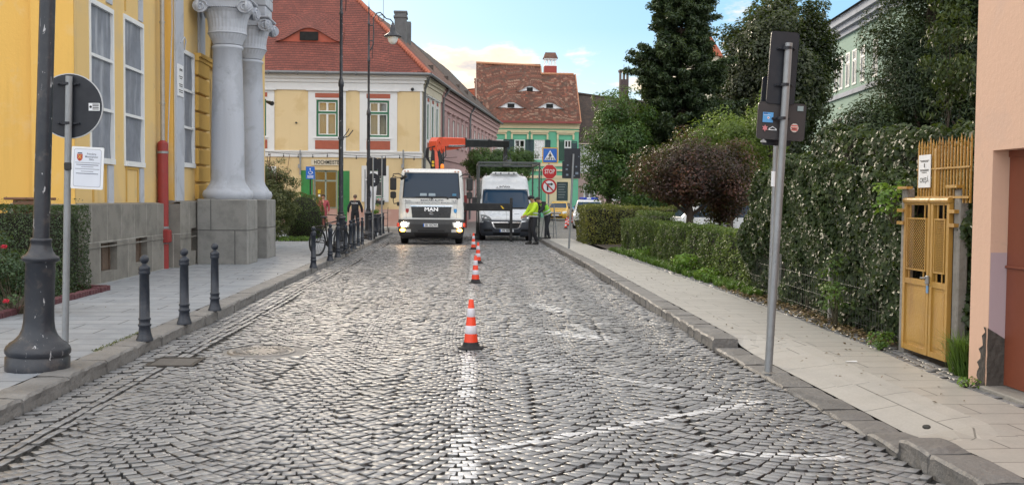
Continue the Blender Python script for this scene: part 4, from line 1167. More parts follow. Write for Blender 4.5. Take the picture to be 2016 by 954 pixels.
bwindow(-6.0, 16.68, 17.8, 2.17, 4.74); bwindow(-6.0, 18.38, 19.5, 2.17, 4.78); bwindow(-5.75, 21.38, 22.26, 2.25, 4.6)
# white and yellow pilaster strips, sills and sunken fields
BX = []
for y0, y1 in ((17.46, 17.74), (19.22, 19.46)): BX += [(-6.0, -5.975, y0, y1, 1.44, 2.09), (-6.0, -5.975, y0, y1, 4.86, 9.4)]
BX += [(-5.75, -5.71, 20.74, 21.32, 1.48, 9.4), (-5.76, -5.70, 22.62, 23.1, 4.72, 6.2), (-5.76, -5.66, 24.0, 26.6, 5.1, 5.9)]
for bx in BX: part(T).box(*bx).build('pilaster_strip', m_grw, T)
for y0, y1 in ((16.75, 17.40), (18.44, 19.16)):
    mb = part(T); mb.box(-6.0, -5.985, y0, y0 + .06, 1.46, 2.05).box(-6.0, -5.985, y1 - .06, y1, 1.46, 2.05).box(-6.0, -5.98, y0, y1, 2.05, 2.10); mb.build('panel_moulding', m_yeld, T)
    part(T).box(-6.0, -5.985, y0, y0 + .05, 4.9, 9).build('moulding_strip', m_yeld, T)
for k in range(8): part(T).cbox(-5.77, -5.665, 22.34, 23.35, 1.5 + k * .39, 1.845 + k * .39, 0.02).build('rusticated_block', m_yeld, T)
part(T).box(-5.77, -5.60, 22.3, 25.6, 4.62, 4.70).box(-5.77, -5.64, 22.3, 25.6, 4.64 - .1, 4.62).build('door_cornice', m_yeld, T)
# twisted edge of the doorway
mb = part(T)
mb.tube([(-5.86 + 0.035 * math.cos(i * 0.9) + .25, 23.75 + 0.035 * math.sin(i * 0.9), 1.5 + i * 0.035) for i in range(84)], 0.055, 8)
mb.build('twisted_colonnette', m_grw, T)
mb = part(T)
mb.tube([(-5.62, 23.9 + 0.5 * (1 - math.cos(i / 14 * PI / 2)) - 0.12 + 0.015 * math.sin(i * 2.6), 4.55 + 1.0 * math.sin(i / 14 * PI / 2)) for i in range(15)], 0.09, 8)
mb.build('carved_arch', m_grw, T)
SHY[0] = 0.0
# portico: pedestals, columns with scrolled capitals, blocks above
for yc in (22.68, 24.98):
    mb = part(T)
    xa, xb = -5.58, -4.49
    mb.cbox(xa, xb, yc - 0.53, yc + 0.53, 0.0, 1.52, 0.025)
    mb.box(xa, xb + 0.012, yc - 0.542, yc + 0.542, 0.0, 0.12)
    mb.build('pedestal', m_plin2, T)
    cx = -5.03
    mb = part(T)
    mb.lathe([(0.5, 1.52), (0.53, 1.56), (0.545, 1.63), (0.52, 1.70), (0.47, 1.73), (0.45, 1.77), (0.43, 1.80), (0.385, 1.86), (0.36, 1.95), (0.355, 2.1), (0.35, 3.0), (0.325, 4.1), (0.305, 4.77), (0.335, 4.79), (0.335, 4.83), (0.305, 4.86)], 40, (cx, yc, 0))
    col = mb.build('column', m_grw, T)
    mb = part(T); mb.M = mb.M @ Matrix.Translation((0, 0, .616)) @ Matrix.Diagonal((1, 1, .86, 1))
    fl = []
    nseg = 64
    prof = [(0.30, 4.95, 0), (0.335, 5.05, 0), (0.40, 5.2, 1), (0.425, 5.22, 0), (0.41, 5.25, 0), (0.40, 5.35, 1), (0.42, 5.55, 1), (0.47, 5.72, 1), (0.53, 5.80, 0)]
    mb.grid(nseg, len(prof) - 1, lambda u, v: (cx + (prof[round(v * 8)][0] + 0.0045 * prof[round(v * 8)][2] * math.cos(u * nseg * PI)) * math.cos(2 * PI * u),
                                               yc + (prof[round(v * 8)][0] + 0.0045 * prof[round(v * 8)][2] * math.cos(u * nseg * PI)) * math.sin(2 * PI * u), prof[round(v * 8)][1]), sm=False)
    # scroll band and volutes on all four sides
    mb.cbox(cx - 0.50, cx + 0.50, yc - 0.46, yc + 0.46, 5.82, 6.02, 0.02)
    mb.cbox(cx - 0.56, cx + 0.56, yc - 0.52, yc + 0.52, 6.03, 6.10, 0.02)
    for sx in (-1, 1):
        for sy in (-1, 1):
            vx, vy = cx + sx * 0.47, yc + sy * 0.50
            mb.cyl((vx, vy - 0.05 * sy, 5.84), (vx, vy, 5.84), 0.165, 0.16, 24)
            sp = [(vx + (0.15 - 0.0045 * i) * math.cos(i * 0.36) * -sx, vy + 0.012 * sy, 5.84 + (0.15 - 0.0045 * i) * math.sin(i * 0.36)) for i in range(31)]
            mb.tube(sp, 0.02, 6)
            vx, vy = cx + sx * 0.54, yc + sy * 0.41
            mb.cyl((vx - 0.05 * sx, vy, 5.84), (vx, vy, 5.84), 0.165, 0.16, 24)
            sp = [(vx + 0.012 * sx, vy + (0.15 - 0.0045 * i) * math.cos(i * 0.36) * -sy, 5.84 + (0.15 - 0.0045 * i) * math.sin(i * 0.36)) for i in range(31)]
            mb.tube(sp, 0.02, 6)
    for i in range(14):
        mb.ball((cx - 0.30 + i * 0.046, yc - 0.475, 5.83), 0.022, 8)
    mb.build('capital', m_grw, T)
    mb = part(T); mb.M = mb.M @ Matrix.Translation((0, 0, .616)) @ Matrix.Diagonal((1, 1, .86, 1))
    for k in range(9):
        g = 0.012 * (k % 2) + 0.03 * k / 3
        z0 = 6.11 + k * 0.27
        mb.cbox(cx - 0.47 - g, cx + 0.47 + g, yc - 0.43 - g, yc + 0.43 + g, z0, z0 + 0.262, 0.016)
        mb.box(cx - 0.452 - g, cx + 0.452 + g, yc - 0.412 - g, yc + 0.412 + g, z0 + 0.262, z0 + 0.27)
    mb.build('impost_block', m_grw, T)
mb = part(T); mb.box(-5.9, -4.35, 22.0, 30.4, 7.98, 9.4); mb.build('entablature', m_grw, T)
# downpipe in the inner corner
SHY[0] = 0.30
px_, py_ = -5.88, 20.42
mb = part(T); mb.cyl((px_, py_, 2.62), (px_, py_, 9.5), 0.045, None, 14)
for zz in (3.4, 5.0, 6.6): mb.cyl((px_, py_, zz), (px_, py_, zz + .04), 0.055, None, 14)
mb.build('downpipe', P('zinc_pipe', (0.36, 0.34, 0.31), 0.45, 0.4, 0.2, 5, dirt=0.3), T)
m_redp = P('red_painted_iron', (0.27, 0.03, 0.028), 0.45, 0, 0.2, 6, 0.1, dirt=0.25)
mb = part(T); mb.cyl((px_, py_, 0.1), (px_, py_, 2.63), 0.105, None, 20).cyl((px_, py_, 2.63), (px_, py_, 2.68), 0.105, 0.05, 20)
mb.build('red_pipe_guard', m_redp, T)
for zz in (2.42, 0.92, 0.62): part(T).cyl((px_, py_, zz), (px_, py_, zz + .045), 0.112, None, 20).build('pipe_clamp', m_galv, T)
mb = part(T); mb.cbox(px_ - 0.02, px_ + 0.14, py_ - 0.15, py_ + 0.08, 0.64, 0.90, 0.012).cbox(px_ + 0.0, px_ + 0.155, py_ - 0.13, py_ + 0.06, 0.66, 0.88, 0.01)
mb.build('red_box', m_redp, T)
mb = part(T); mb.tube([(-5.735, 20.72 - 0.12, 9.2), (-5.735, 20.6, 4.9), (-5.80, 20.6, 3.4), (-5.86, 20.58, 1.5)], 0.012, 6)
mb.tube([(-5.70, 21.1, 4.72), (-5.66, 21.25, 4.86), (-5.66, 21.36, 4.8), (-5.70, 21.4, 4.62)], 0.014, 6)
mb.build('cable', m_grw, T)
o = part(T).cbox(-5.708, -5.69, 20.86, 21.28, 3.62, 4.27, 0.003).build('wall_plaque', m_signwhite, T)
tx = WB(T); B = tx.M; tx.M = B @ Matrix.Translation((-5.687, 21.07, 0)) @ Matrix.Rotation(PI / 2, 4, 'Z')
for z_, hw in ((4.17, .10), (4.145, .12), (4.02, .13), (3.98, .09), (3.86, .14), (3.82, .12), (3.74, .15), (3.70, .13)): tx.box(-hw, hw, -.002, 0, z_, z_ + .014)
tx.build('plaque_lettering', m_signblack, o)
mb = part(T); mb.cyl((-5.64, 30.3, 4.4), (-5.45, 30.1, 4.33), 0.04, 0.07, 10); mb.build('flood_lamp', m_dark, T)

SHY[0] = 0.0
# ---- generic sash window standing in a hole of a facade (x along wall, -y outward)
m_casement = P('white_casement', (0.68, 0.69, 0.68), 0.5, 0, 0.05, 5, dirt=0.1)
m_greenp = P('green_paint', (0.015, 0.13, 0.065), 0.45, 0, 0.15, 5, dirt=0.15)
m_curt = P('net_curtain', (0.33, 0.32, 0.29), 0.9, 0, 0.15, 2)
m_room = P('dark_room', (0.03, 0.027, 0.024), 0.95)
m_brickr = P('terracotta_panel', (0.32, 0.085, 0.05), 0.75, 0, 0.15, 5, dirt=0.2)
def window(T, F, x0, x1, z0, z1, framecol, rec=0.12, split=0.66, curtain=True, outer=0.07, cas=0.045, pane=None):
    mb = part(T, F); o_ = outer
    def fr(mb, a, b, c, d_, w_, y0, y1, mat):
        mb.box(a, a + w_, y0, y1, c, d_, mat).box(b - w_, b, y0, y1, c, d_, mat)
        mb.box(a + w_, b - w_, y0, y1, d_ - w_, d_, mat).box(a + w_, b - w_, y0, y1, c, c + w_, mat)
    fr(mb, x0, x1, z0, z1, o_, rec - 0.07, rec + 0.03, 0)
    zt = z0 + (z1 - z0) * split
    mb.box(x0 + o_, x1 - o_, rec - 0.06, rec + 0.03, zt - o_ * 0.5, zt + o_ * 0.5, 0)
    xm = (x0 + x1) / 2
    leaves_ = [(x0 + o_, xm), (xm, x1 - o_)]
    for a, b in leaves_:
        for c, d_ in ((z0 + o_, zt - o_ * 0.5), (zt + o_ * 0.5, z1 - o_)):
            fr(mb, a + 0.004, b - 0.004, c + .004, d_ - .004, cas, rec - 0.035, rec + 0.02, 1)
    w_ = mb.build('window', [framecol, m_casement], T)
    mb = part(T, F); mb.add([(x0 + o_, rec, z0 + o_), (x1 - o_, rec, z0 + o_), (x1 - o_, rec, z1 - o_), (x0 + o_, rec, z1 - o_)], [(0, 1, 2, 3)])
    mb.build('pane', pane or m_glass, w_)
    if curtain:
        mb = part(T, F)
        for a, b in ((x0 + .03, x0 + (x1 - x0) * 0.47), (x0 + (x1 - x0) * 0.53, x1 - .03)):
            mb.grid(24, 1, lambda u, v: (a + (b - a) * u, rec + 0.11 + 0.02 * math.sin(u * 40), z0 + (z1 - z0) * v))
        mb.build('curtain', m_curt, w_)
    return w_
m_facy = plaster('pale_yellow_plaster', (0.60, 0.47, 0.27), 0.5, (0.48, 0.34, 0.16), 0.55)
m_cream = plaster('cream_plaster', (0.60, 0.55, 0.44), 0.3, (0.5, 0.45, 0.35))
m_trimw = plaster('white_trim', (0.62, 0.63, 0.64), 0.25, (0.5, 0.5, 0.5), 1.5)
m_pinkp = plaster('faded_pink_plaster', (0.42, 0.25, 0.21), 0.5, (0.5, 0.38, 0.33), 0.8)
m_tred = tilemat('red_roof_tiles', (0.225, 0.06, 0.042), (0.155, 0.042, 0.032), (0.045, 0.025, 0.022), 0.19, 0.2)
m_tmix = tilemat('old_roof_tiles', (0.20, 0.085, 0.055), (0.13, 0.065, 0.048), (0.04, 0.03, 0.025), 0.2, 0.17, (0.16, 0.11, 0.075), 0.6)
m_told = tilemat('weathered_roof_tiles', (0.24, 0.075, 0.042), (0.13, 0.055, 0.036), (0.035, 0.022, 0.018), 0.24, 0.21, (0.055, 0.042, 0.03), 0.7, (0.25, 0.145, 0.10), 0.8)
m_tdark = tilemat('dark_roof_tiles', (0.075, 0.05, 0.042), (0.05, 0.038, 0.034), (0.02, 0.018, 0.016), 0.22, 0.2, (0.10, 0.07, 0.05), 0.5)
m_torg = tilemat('orange_roof_tiles', (0.42, 0.11, 0.05), (0.34, 0.085, 0.04), (0.10, 0.04, 0.03), 0.22, 0.2)
m_gut = P('zinc_gutter', (0.17, 0.18, 0.19), 0.5, 0.5, 0.2, 3, dirt=0.4)
m_open = P('dark_opening', (0.008, 0.008, 0.008), 0.9)

# ---- corner house across the end of the street
A = (-1.88, 54.0); D = Vector((5.1, 32.0)).normalized()
def S(s_, o_=0.0, z_=None):
    """point s_ metres along the side street facade, o_ metres outwards"""
    q = (A[0] + D.x * s_ + D.y * o_, A[1] + D.y * s_ - D.x * o_)
    return q if z_ is None else (q[0], q[1], z_)
T = thing('corner_house', 'pale yellow corner house with red tiled roof, green framed windows and green double door', 'house', (-8, 54, 0.12))
XW0 = -16.0
F0 = Matrix.Translation((0, 54, 0))
wins = []
for pxc in (503, 644, 745):
    q = at(pxc, 270, 54); wins.append(q.x)
hol = [(xc - 0.56 - XW0, xc + 0.56 - XW0, 4.80, 6.72) for xc in wins]
gx = at(739, 360, 54).x
dx0, dx1 = at(617, 380, 54).x, at(664, 380, 54).x
door_h = (dx0 - XW0, dx1 - XW0, 0.14, 3.05)
hol += [(gx - 0.45 - XW0, gx + 0.42 - XW0, 1.62, 3.1), door_h]
lx = at(521, 340, 54).x
hol += [(lx - 0.40 - XW0, lx + 0.40 - XW0, 1.7, 3.05)]
mb = part(T)
facade(mb, (XW0, 54.0), A, 0.05, 8.05, hol, 0.22)
SL1 = 5.7
sw = [(1.35, 1.85), (2.75, 3.25), (4.15, 4.65)]
facade(mb, A, S(SL1), 0.05, 8.05, [(a, b, 4.8, 6.7) for a, b in sw] + [(a, b, 1.6, 3.0) for a, b in sw], 0.2, 1)
mb.box(XW0, -2.3, 54.9, 60, 0.0, 8.0, 2).box(XW0, -2.3, 54.05, 62, 8.002, 8.04, 2).box(XW0 - .3, XW0 - .01, 53.9, 62, -.05, 8.04, 2).box(-2.29, -1.95, 54.05, 60.5, 7.9, 7.95, 2).box(XW0, -2.3, 54.23, 54.895, -.05, 0.0, 2)
q2 = S(SL1); q3 = S(SL1, -3)
mb.add([(-2.3, 54.9, 0), (-2.3, 54.9, 8), (*S(SL1, -.6), 8), (*S(SL1, -.6), 0)], [(0, 1, 2, 3)], 2)
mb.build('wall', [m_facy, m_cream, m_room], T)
# cornice, string course, corner strip, plinth
mb = part(T)
mb.box(XW0, A[0] + 0.08, 53.93, 54.0, 7.22, 7.62).box(XW0, A[0] + 0.14, 53.86, 54.0, 7.621, 7.80).box(XW0, A[0] + 0.24, 53.76, 54.0, 7.801, 7.95).box(XW0, A[0] + 0.32, 53.62, 54.0, 7.951, 8.05)
mb.box(XW0, A[0] + 0.02, 53.95, 54.0, 3.72, 3.98).box(XW0, A[0] + 0.05, 53.90, 54.0, 3.98, 4.06)
mb.box(A[0] - 0.10, A[0] + 0.004, 53.975, 54.0, 4.06, 7.22)
Fs = fmat(A, S(10))
mb2 = part(T, Fs)
mb2.box(0, SL1, -0.07, 0, 7.22, 7.62).box(0, SL1, -0.14, 0, 7.621, 7.80).box(0, SL1, -0.24, 0, 7.801, 7.95).box(0, SL1, -0.32, 0, 7.951, 8.05)
mb2.build('side_cornice', m_cream, T)
part(T, Fs).box(0, SL1, -0.05, 0, 3.72, 4.0).build('string_course', m_cream, T)
mb.build('cornice', m_trimw, T)
mb = part(T); mb.box(XW0, A[0] + 0.03, 53.955, 54.0, 0.1, 1.02); mb.build('plinth', m_pinkp, T)
# window surrounds with terracotta fields
for k, xc in enumerate(wins):
    mb = part(T, F0)
    a, b = xc - 0.98, xc + 0.98
    mb.box(a, xc - 0.56, -0.04, 0, 4.06, 7.18).box(xc + 0.56, b, -0.04, 0, 4.06, 7.18)
    mb.box(xc - 0.56, xc + 0.56, -0.04, 0, 4.06, 4.80).box(xc - 0.56, xc + 0.56, -0.04, 0, 6.72, 7.18)
    mb.box(a - 0.1, b + 0.1, -0.16, 0, 7.181, 7.24).box(xc - 0.66, xc + 0.66, -0.12, 0, 4.70, 4.75)
    sr = mb.build('window_surround', m_trimw, T)
    for za, zb in ((4.14, 4.60), (6.83, 7.06)): part(T, F0).box(xc - 0.62, xc + 0.62, -0.06, -0.041, za, zb).build('terracotta_field', m_brickr, sr)
    window(T, F0, xc - 0.56, xc + 0.56, 4.80, 6.72, m_greenp, 0.10, 0.66, True, 0.10)
mb = part(T, F0)
mb.box(gx - 0.72, gx - 0.45, -0.04, 0, 1.4, 3.3).box(gx + 0.42, gx + 0.7, -0.04, 0, 1.4, 3.3).box(gx - 0.45, gx + 0.42, -0.04, 0, 1.4, 1.62).box(gx - 0.45, gx + 0.42, -0.04, 0, 3.1, 3.3)
mb.build('window_surround', m_trimw, T)
window(T, F0, gx - 0.45, gx + 0.42, 1.62, 3.1, m_greenp, 0.10, 0.62, curtain=False)
mb = part(T, F0)
mb.box(lx - 0.6, lx - 0.4, -0.04, 0, 1.5, 3.22).box(lx + 0.4, lx + 0.6, -0.04, 0, 1.5, 3.22).box(lx - 0.4, lx + 0.4, -0.04, 0, 1.5, 1.7).box(lx - 0.4, lx + 0.4, -0.04, 0, 3.05, 3.22)
mb.build('window_surround', m_trimw, T)
window(T, F0, lx - 0.40, lx + 0.40, 1.7, 3.05, m_greenp, 0.10, 0.62, curtain=False)
for a, b in sw:
    mb = part(T, Fs)
    mb.box(a - .25, a, -.04, 0, 4.2, 7.1).box(b, b + .25, -.04, 0, 4.2, 7.1).box(a, b, -.04, 0, 6.7, 7.1).box(a, b, -.04, 0, 4.2, 4.8).box(a - .32, b + .32, -.14, 0, 7.101, 7.16)
    s_ = mb.build('window_surround', m_trimw, T)
    for za, zb in ((6.84, 7.02), (4.3, 4.62)): part(T, Fs).box(a, b, -.06, -.041, za, zb).build('terracotta_field', m_brickr, s_)
    window(T, Fs, a, b, 4.8, 6.7, m_greenp, 0.08, 0.66, False, 0.05, 0.035, m_pane)
    window(T, Fs, a, b, 1.6, 3.0, m_casement, 0.08, 0.66, False, 0.05, 0.035, m_pane)
# doorway: glazed inner door, open green leaves
mb = part(T, F0)
for x in (dx0 + 0.01, (dx0 + dx1) / 2 - 0.04, dx1 - 0.09): mb.box(x, x + 0.08, 0.12, 0.2, 0.14, 3.04)
mb.box(dx0 + .09, dx1 - .09, 0.12, 0.2, 2.45, 2.53).box(dx0 + .09, dx1 - .09, 0.12, 0.2, 0.14, 0.26).box(dx0 + .09, dx1 - .09, .12, .2, 2.95, 3.04).box(dx0 + .09, dx1 - .09, .125, .195, 1.05, 1.1)
dr = mb.build('glazed_door', P('door_frame_paint', (0.24, 0.29, 0.25), 0.5), T)
mb = part(T, F0); mb.add([(dx0 + .09, .16, .26), (dx1 - .09, .16, .26), (dx1 - .09, .16, 2.95), (dx0 + .09, .16, 2.95)], [(0, 1, 2, 3)]); mb.build('pane', m_glass, dr)
mb = part(T, F0); mb.box(dx0, dx1, 0.7, 0.72, 0.14, 3.0); mb.build('curtain', P('brown_curtain', (0.075, 0.05, 0.038), 0.9, 0, 0.3, 2), dr)
mb = part(T, F0); mb.box(dx0 + .22, dx0 + .36, 0.115, 0.119, 1.82, 2.02, 0).box(dx0 + .24, dx0 + .34, 0.115, 0.119, 1.64, 1.76, 1).box(dx0 + .9, dx0 + 1.1, .115, .119, .45, .62, 1)
mb.build('door_notice', [P('yellow_notice', (0.6, 0.42, 0.03), 0.6), m_signwhite], dr)
m_gdoor = P('bright_green_door', (0.02, 0.19, 0.045), 0.5, 0, 0.2, 3, 0.1, dirt=0.2)
for sx, x, an in ((-1, dx0 - 0.02, R(8)), (1, dx1 + 0.02, R(-8))):
    mb = part(T, F0); mb.M = mb.M @ Matrix.Translation((x, -0.03, 0)) @ Matrix.Rotation(-an * 1.0, 4, 'Z')
    a, b = (-0.62, 0) if sx < 0 else (0, 0.62)
    mb.box(a, b, -0.07, -0.02, 0.16, 3.02)
    for z0, z1 in ((0.3, 1.1), (1.2, 1.55), (1.65, 2.85)):
        mb.box(a + .1, b - .1, -0.085, -0.071, z0, z1).box(a + .16, b - .16, -0.097, -0.086, z0 + .06, z1 - .06)
    dl = mb.build('door_leaf', m_gdoor, T)
mb = part(T, F0); mb.box(dx0 - .1, dx1 + .1, -0.4, 0.1, 0.1, 0.2).box(dx0 - .2, dx1 + .2, -0.75, -0.4, 0.1, 0.16); mb.build('doorstep', m_conc, T)
# fascia lettering
sx0 = at(664, 322, 54).x + 0.28
mb = part(T, F0); mb.box(at(617, 322, 54).x - 0.1, sx0 + 0.0, -0.06, 0, 3.30, 3.60); o = mb.build('shop_sign', m_cream, T)
mb = part(T, F0); mb.text('HOCHMEISTER', 0.30, ((at(619, 322, 54).x + sx0) / 2 - .03, -0.075, 3.45), bold=0.012, sx=0.72); mb.build('sign_lettering', m_signblack, o)
# roof with hip, eyebrow dormer, ridge tiles
H0, RZ = 8.05, 15.2
e0 = Vector((A[0] + 0.42, 53.55, H0)); hip = Vector((-7.9, 60.3, RZ))
mb = part(T)
nx, nzv = 60, 26
xl = XW0 - 0.4
wD = 3.6; dX = at(612, 70, 56).x; sl = Vector((0, 60.3 - 53.55, RZ - H0)); sln = sl.normalized(); Lr = sl.length
nrm = Vector((0, -sln.z, sln.y))
vD = (at(612, 88, 56.2).z - H0) / sln.z
def roofpt(u, v):
    xr_ = e0.x + (hip.x - e0.x) * v
    x = xl + (xr_ - xl) * u
    bulge = 0.012 * math.sin(x * 2.1) + 0.03 * math.sin(v * 5 + x * .4)
    return Vector((x, 53.55, H0)) + sl * v + nrm * bulge
mb.grid(nx, nzv, roofpt, sm=True)
# side slopes: hip part then the long side wing
mb.add([tuple(e0), S(SL1 + .2, 0.42, H0), S(SL1 + .2, -4.1, 12.55), tuple(hip)], [(0, 1, 2, 3)])
mb.add([(xl, 60.35, RZ), tuple(hip), (hip.x, 67, 8), (xl, 67, 8)], [(0, 1, 2, 3)]); mb.add([tuple(hip), S(SL1 + .2, -4.1, 12.55), S(SL1 + .2, -9, 8), (hip.x, 67, 8)], [(0, 1, 2, 3)])
mb.build('roof', m_tred, T)
# eyebrow dormer: a raised swell in the tile field with a low opening
def eyebrow(T_, cx, v0, W_, Hh, Ld, base, sdir, nrm_, mroof, mface, open_w=0.34, M0=None, lift=0.0):
    """base: function x -> world point at the eaves; v0 metres up the slope"""
    def arch(u): return Hh * (0.5 - 0.5 * math.cos(2 * PI * u)) ** 1.0
    up = Vector((0, 0, 1))
    mb = part(T_)
    def fn(u, v):
        x = cx - W_ / 2 + W_ * u
        h = arch(u) * (1 - v) ** 1.25
        p = base(x) + sdir * (v0 + Ld * v * (0.55 + 0.45 * math.sin(PI * u)))
        return p + up * (h + 0.03 * (1 - v) + 0.012)
    mb.grid(28, 10, fn); 
    mb.grid(28, 1, lambda u, v: fn(u, 0) + (Vector((0, -0.1, -0.02)) if v == 0 else Vector((0, 0, 0))))
    d_ = mb.build('eyebrow_dormer', mroof, T_)
    mb = part(T_)
    def ff(u, v):
        x = cx - W_ / 2 + W_ * u
        p = base(x) + sdir * (v0 + 0.06)
        return p + up * (arch(u) * v - 0.02)
    mb.grid(28, 2, ff, sm=False)
    mb.build('dormer_face', mface, d_)
    mb = part(T_); c0 = base(cx) + sdir * v0
    ow, oh = W_ * open_w / 2, Hh * 0.72
    mb.box(c0.x - ow, c0.x + ow, c0.y - 0.05, c0.y + 0.03, c0.z + Hh * 0.12, c0.z + oh + Hh * .04)
    mb.build('dormer_opening', m_open, d_)
    return d_
eyebrow(T, dX, vD, wD, 0.72, 2.8, lambda x: Vector((x, 53.55, H0)), sln, nrm, m_tred, P('red_dormer_board', (0.33, 0.07, 0.04), 0.7, dirt=0.4), 0.27)
mb = part(T)
pr_ = [e0.lerp(hip, i / 60) for i in range(61)]
for i in range(60):
    p, q = pr_[i], pr_[i + 1]
    mb.cyl(p + Vector((0, 0, 0.02)), q + Vector((0, 0, 0.05)), 0.15, 0.115, 8, caps=True)
mb.build('ridge_tiles', P('ridge_tile', (0.36, 0.11, 0.065), 0.75, 0, 0.3, 3), T)
mb = part(T)
for a, b in (((xl, 53.48, H0 + .02), (e0.x + .05, 53.48, H0 + .02)),):
    mb.tube([a, b], 0.085, 10)
gp = [S(s_, 0.48, H0 + .02) for s_ in (0, SL1 + .2)]
gp[0] = (e0.x + .05, 53.48, H0 + .02)
mb.tube(gp, 0.085, 10)
dp = S(0.35, 0.09)
mb.tube([(e0.x, 53.5, H0 - .02), (dp[0] + .15, dp[1] - .2, H0 - .35), (dp[0], dp[1], H0 - .7), (dp[0], dp[1], 0.2)], 0.07, 10)
for i in range(9):
    x = xl + 1.5 * i + .6; mb.box(x, x + .03, 53.37, 53.6, H0 - .1, H0 + .12)
mb.build('gutter', m_gut, T)
# chimneys on the side
def chimney(T_, x, y, z0, z1, w_, d_, mat, cap=True):
    mb = part(T_)
    mb.cbox(x - w_ / 2, x + w_ / 2, y - d_ / 2, y + d_ / 2, z0, z1, 0.02)
    if cap:
        mb.box(x - w_ / 2 - .06, x + w_ / 2 + .06, y - d_ / 2 - .06, y + d_ / 2 + .06, z1 - .30, z1 - .2)
        mb.cbox(x - w_ / 2 - .05, x + w_ / 2 + .05, y - d_ / 2 - .05, y + d_ / 2 + .05, z1 - .02, z1 + .1, .02)
    return mb.build('chimney', mat, T_)
m_chg = P('grey_rendered_chimney', (0.13, 0.135, 0.14), 0.85, 0, 0.3, 2, 0.5, dirt=0.5)
q = at(789, 60, 63); chimney(T, q.x, 63, 10.5, at(789, 27, 63).z, 0.72, 0.8, m_chg)
q = at(800, 60, 65); chimney(T, q.x + .05, 65, 10.5, at(800, 44, 65).z, 0.5, 0.6, m_chg, False)
mb = part(T); mb.cyl((wins[1] - 1.6, 53.9, 5.5), (wins[1] - 1.6, 53.99, 5.5), 0.05, None, 8); q = at(812, 176, 53.9); mb.ball((q.x, 53.9, q.z), 0.09, 10)
mb.build('wall_fitting', m_dark, T)
mb = part(T)
for px_c in (591, 794):
    q = at(px_c, 310, 53.9); mb.tube([(q.x, 53.92, q.z - .9), (q.x, 53.92, q.z + .4)], 0.045, 8); mb.box(q.x - .1, q.x + .04, 53.78, 53.9, q.z - .55, q.z - .35)
mb.build('cable_pole', m_galv, T)
# string of lights hung along the facade
z1 = at(600, 300, 53.7).z
o = MB(); pts = []
x_a, x_b = at(520, 300, 53.6).x, at(900, 318, 53.6).x
T2 = thing('string_lights', 'string of small festoon bulbs hung along the front of the yellow corner house', 'string lights', (x_a, 53.6, z1))
xs_ = [x_a + (x_b - x_a) * i / 40 for i in range(41)]
zf_ = lambda x: z1 + 0.02 - 0.10 * abs(math.sin((x - x_a) * 0.9)) - 0.015 * (x - x_a)
mb = part(T2); mb.tube([(x, 53.6, zf_(x)) for x in xs_], 0.012, 5); mb.build('cable', m_black, T2)
for i in range(1, 40, 3):
    mb = part(T2); x = xs_[i]; mb.cyl((x, 53.6, zf_(x)), (x, 53.6, zf_(x) - .1), 0.018, None, 6); mb.ball((x, 53.6, zf_(x) - .14), 0.045, 8); mb.build('bulb', m_dark, T2)

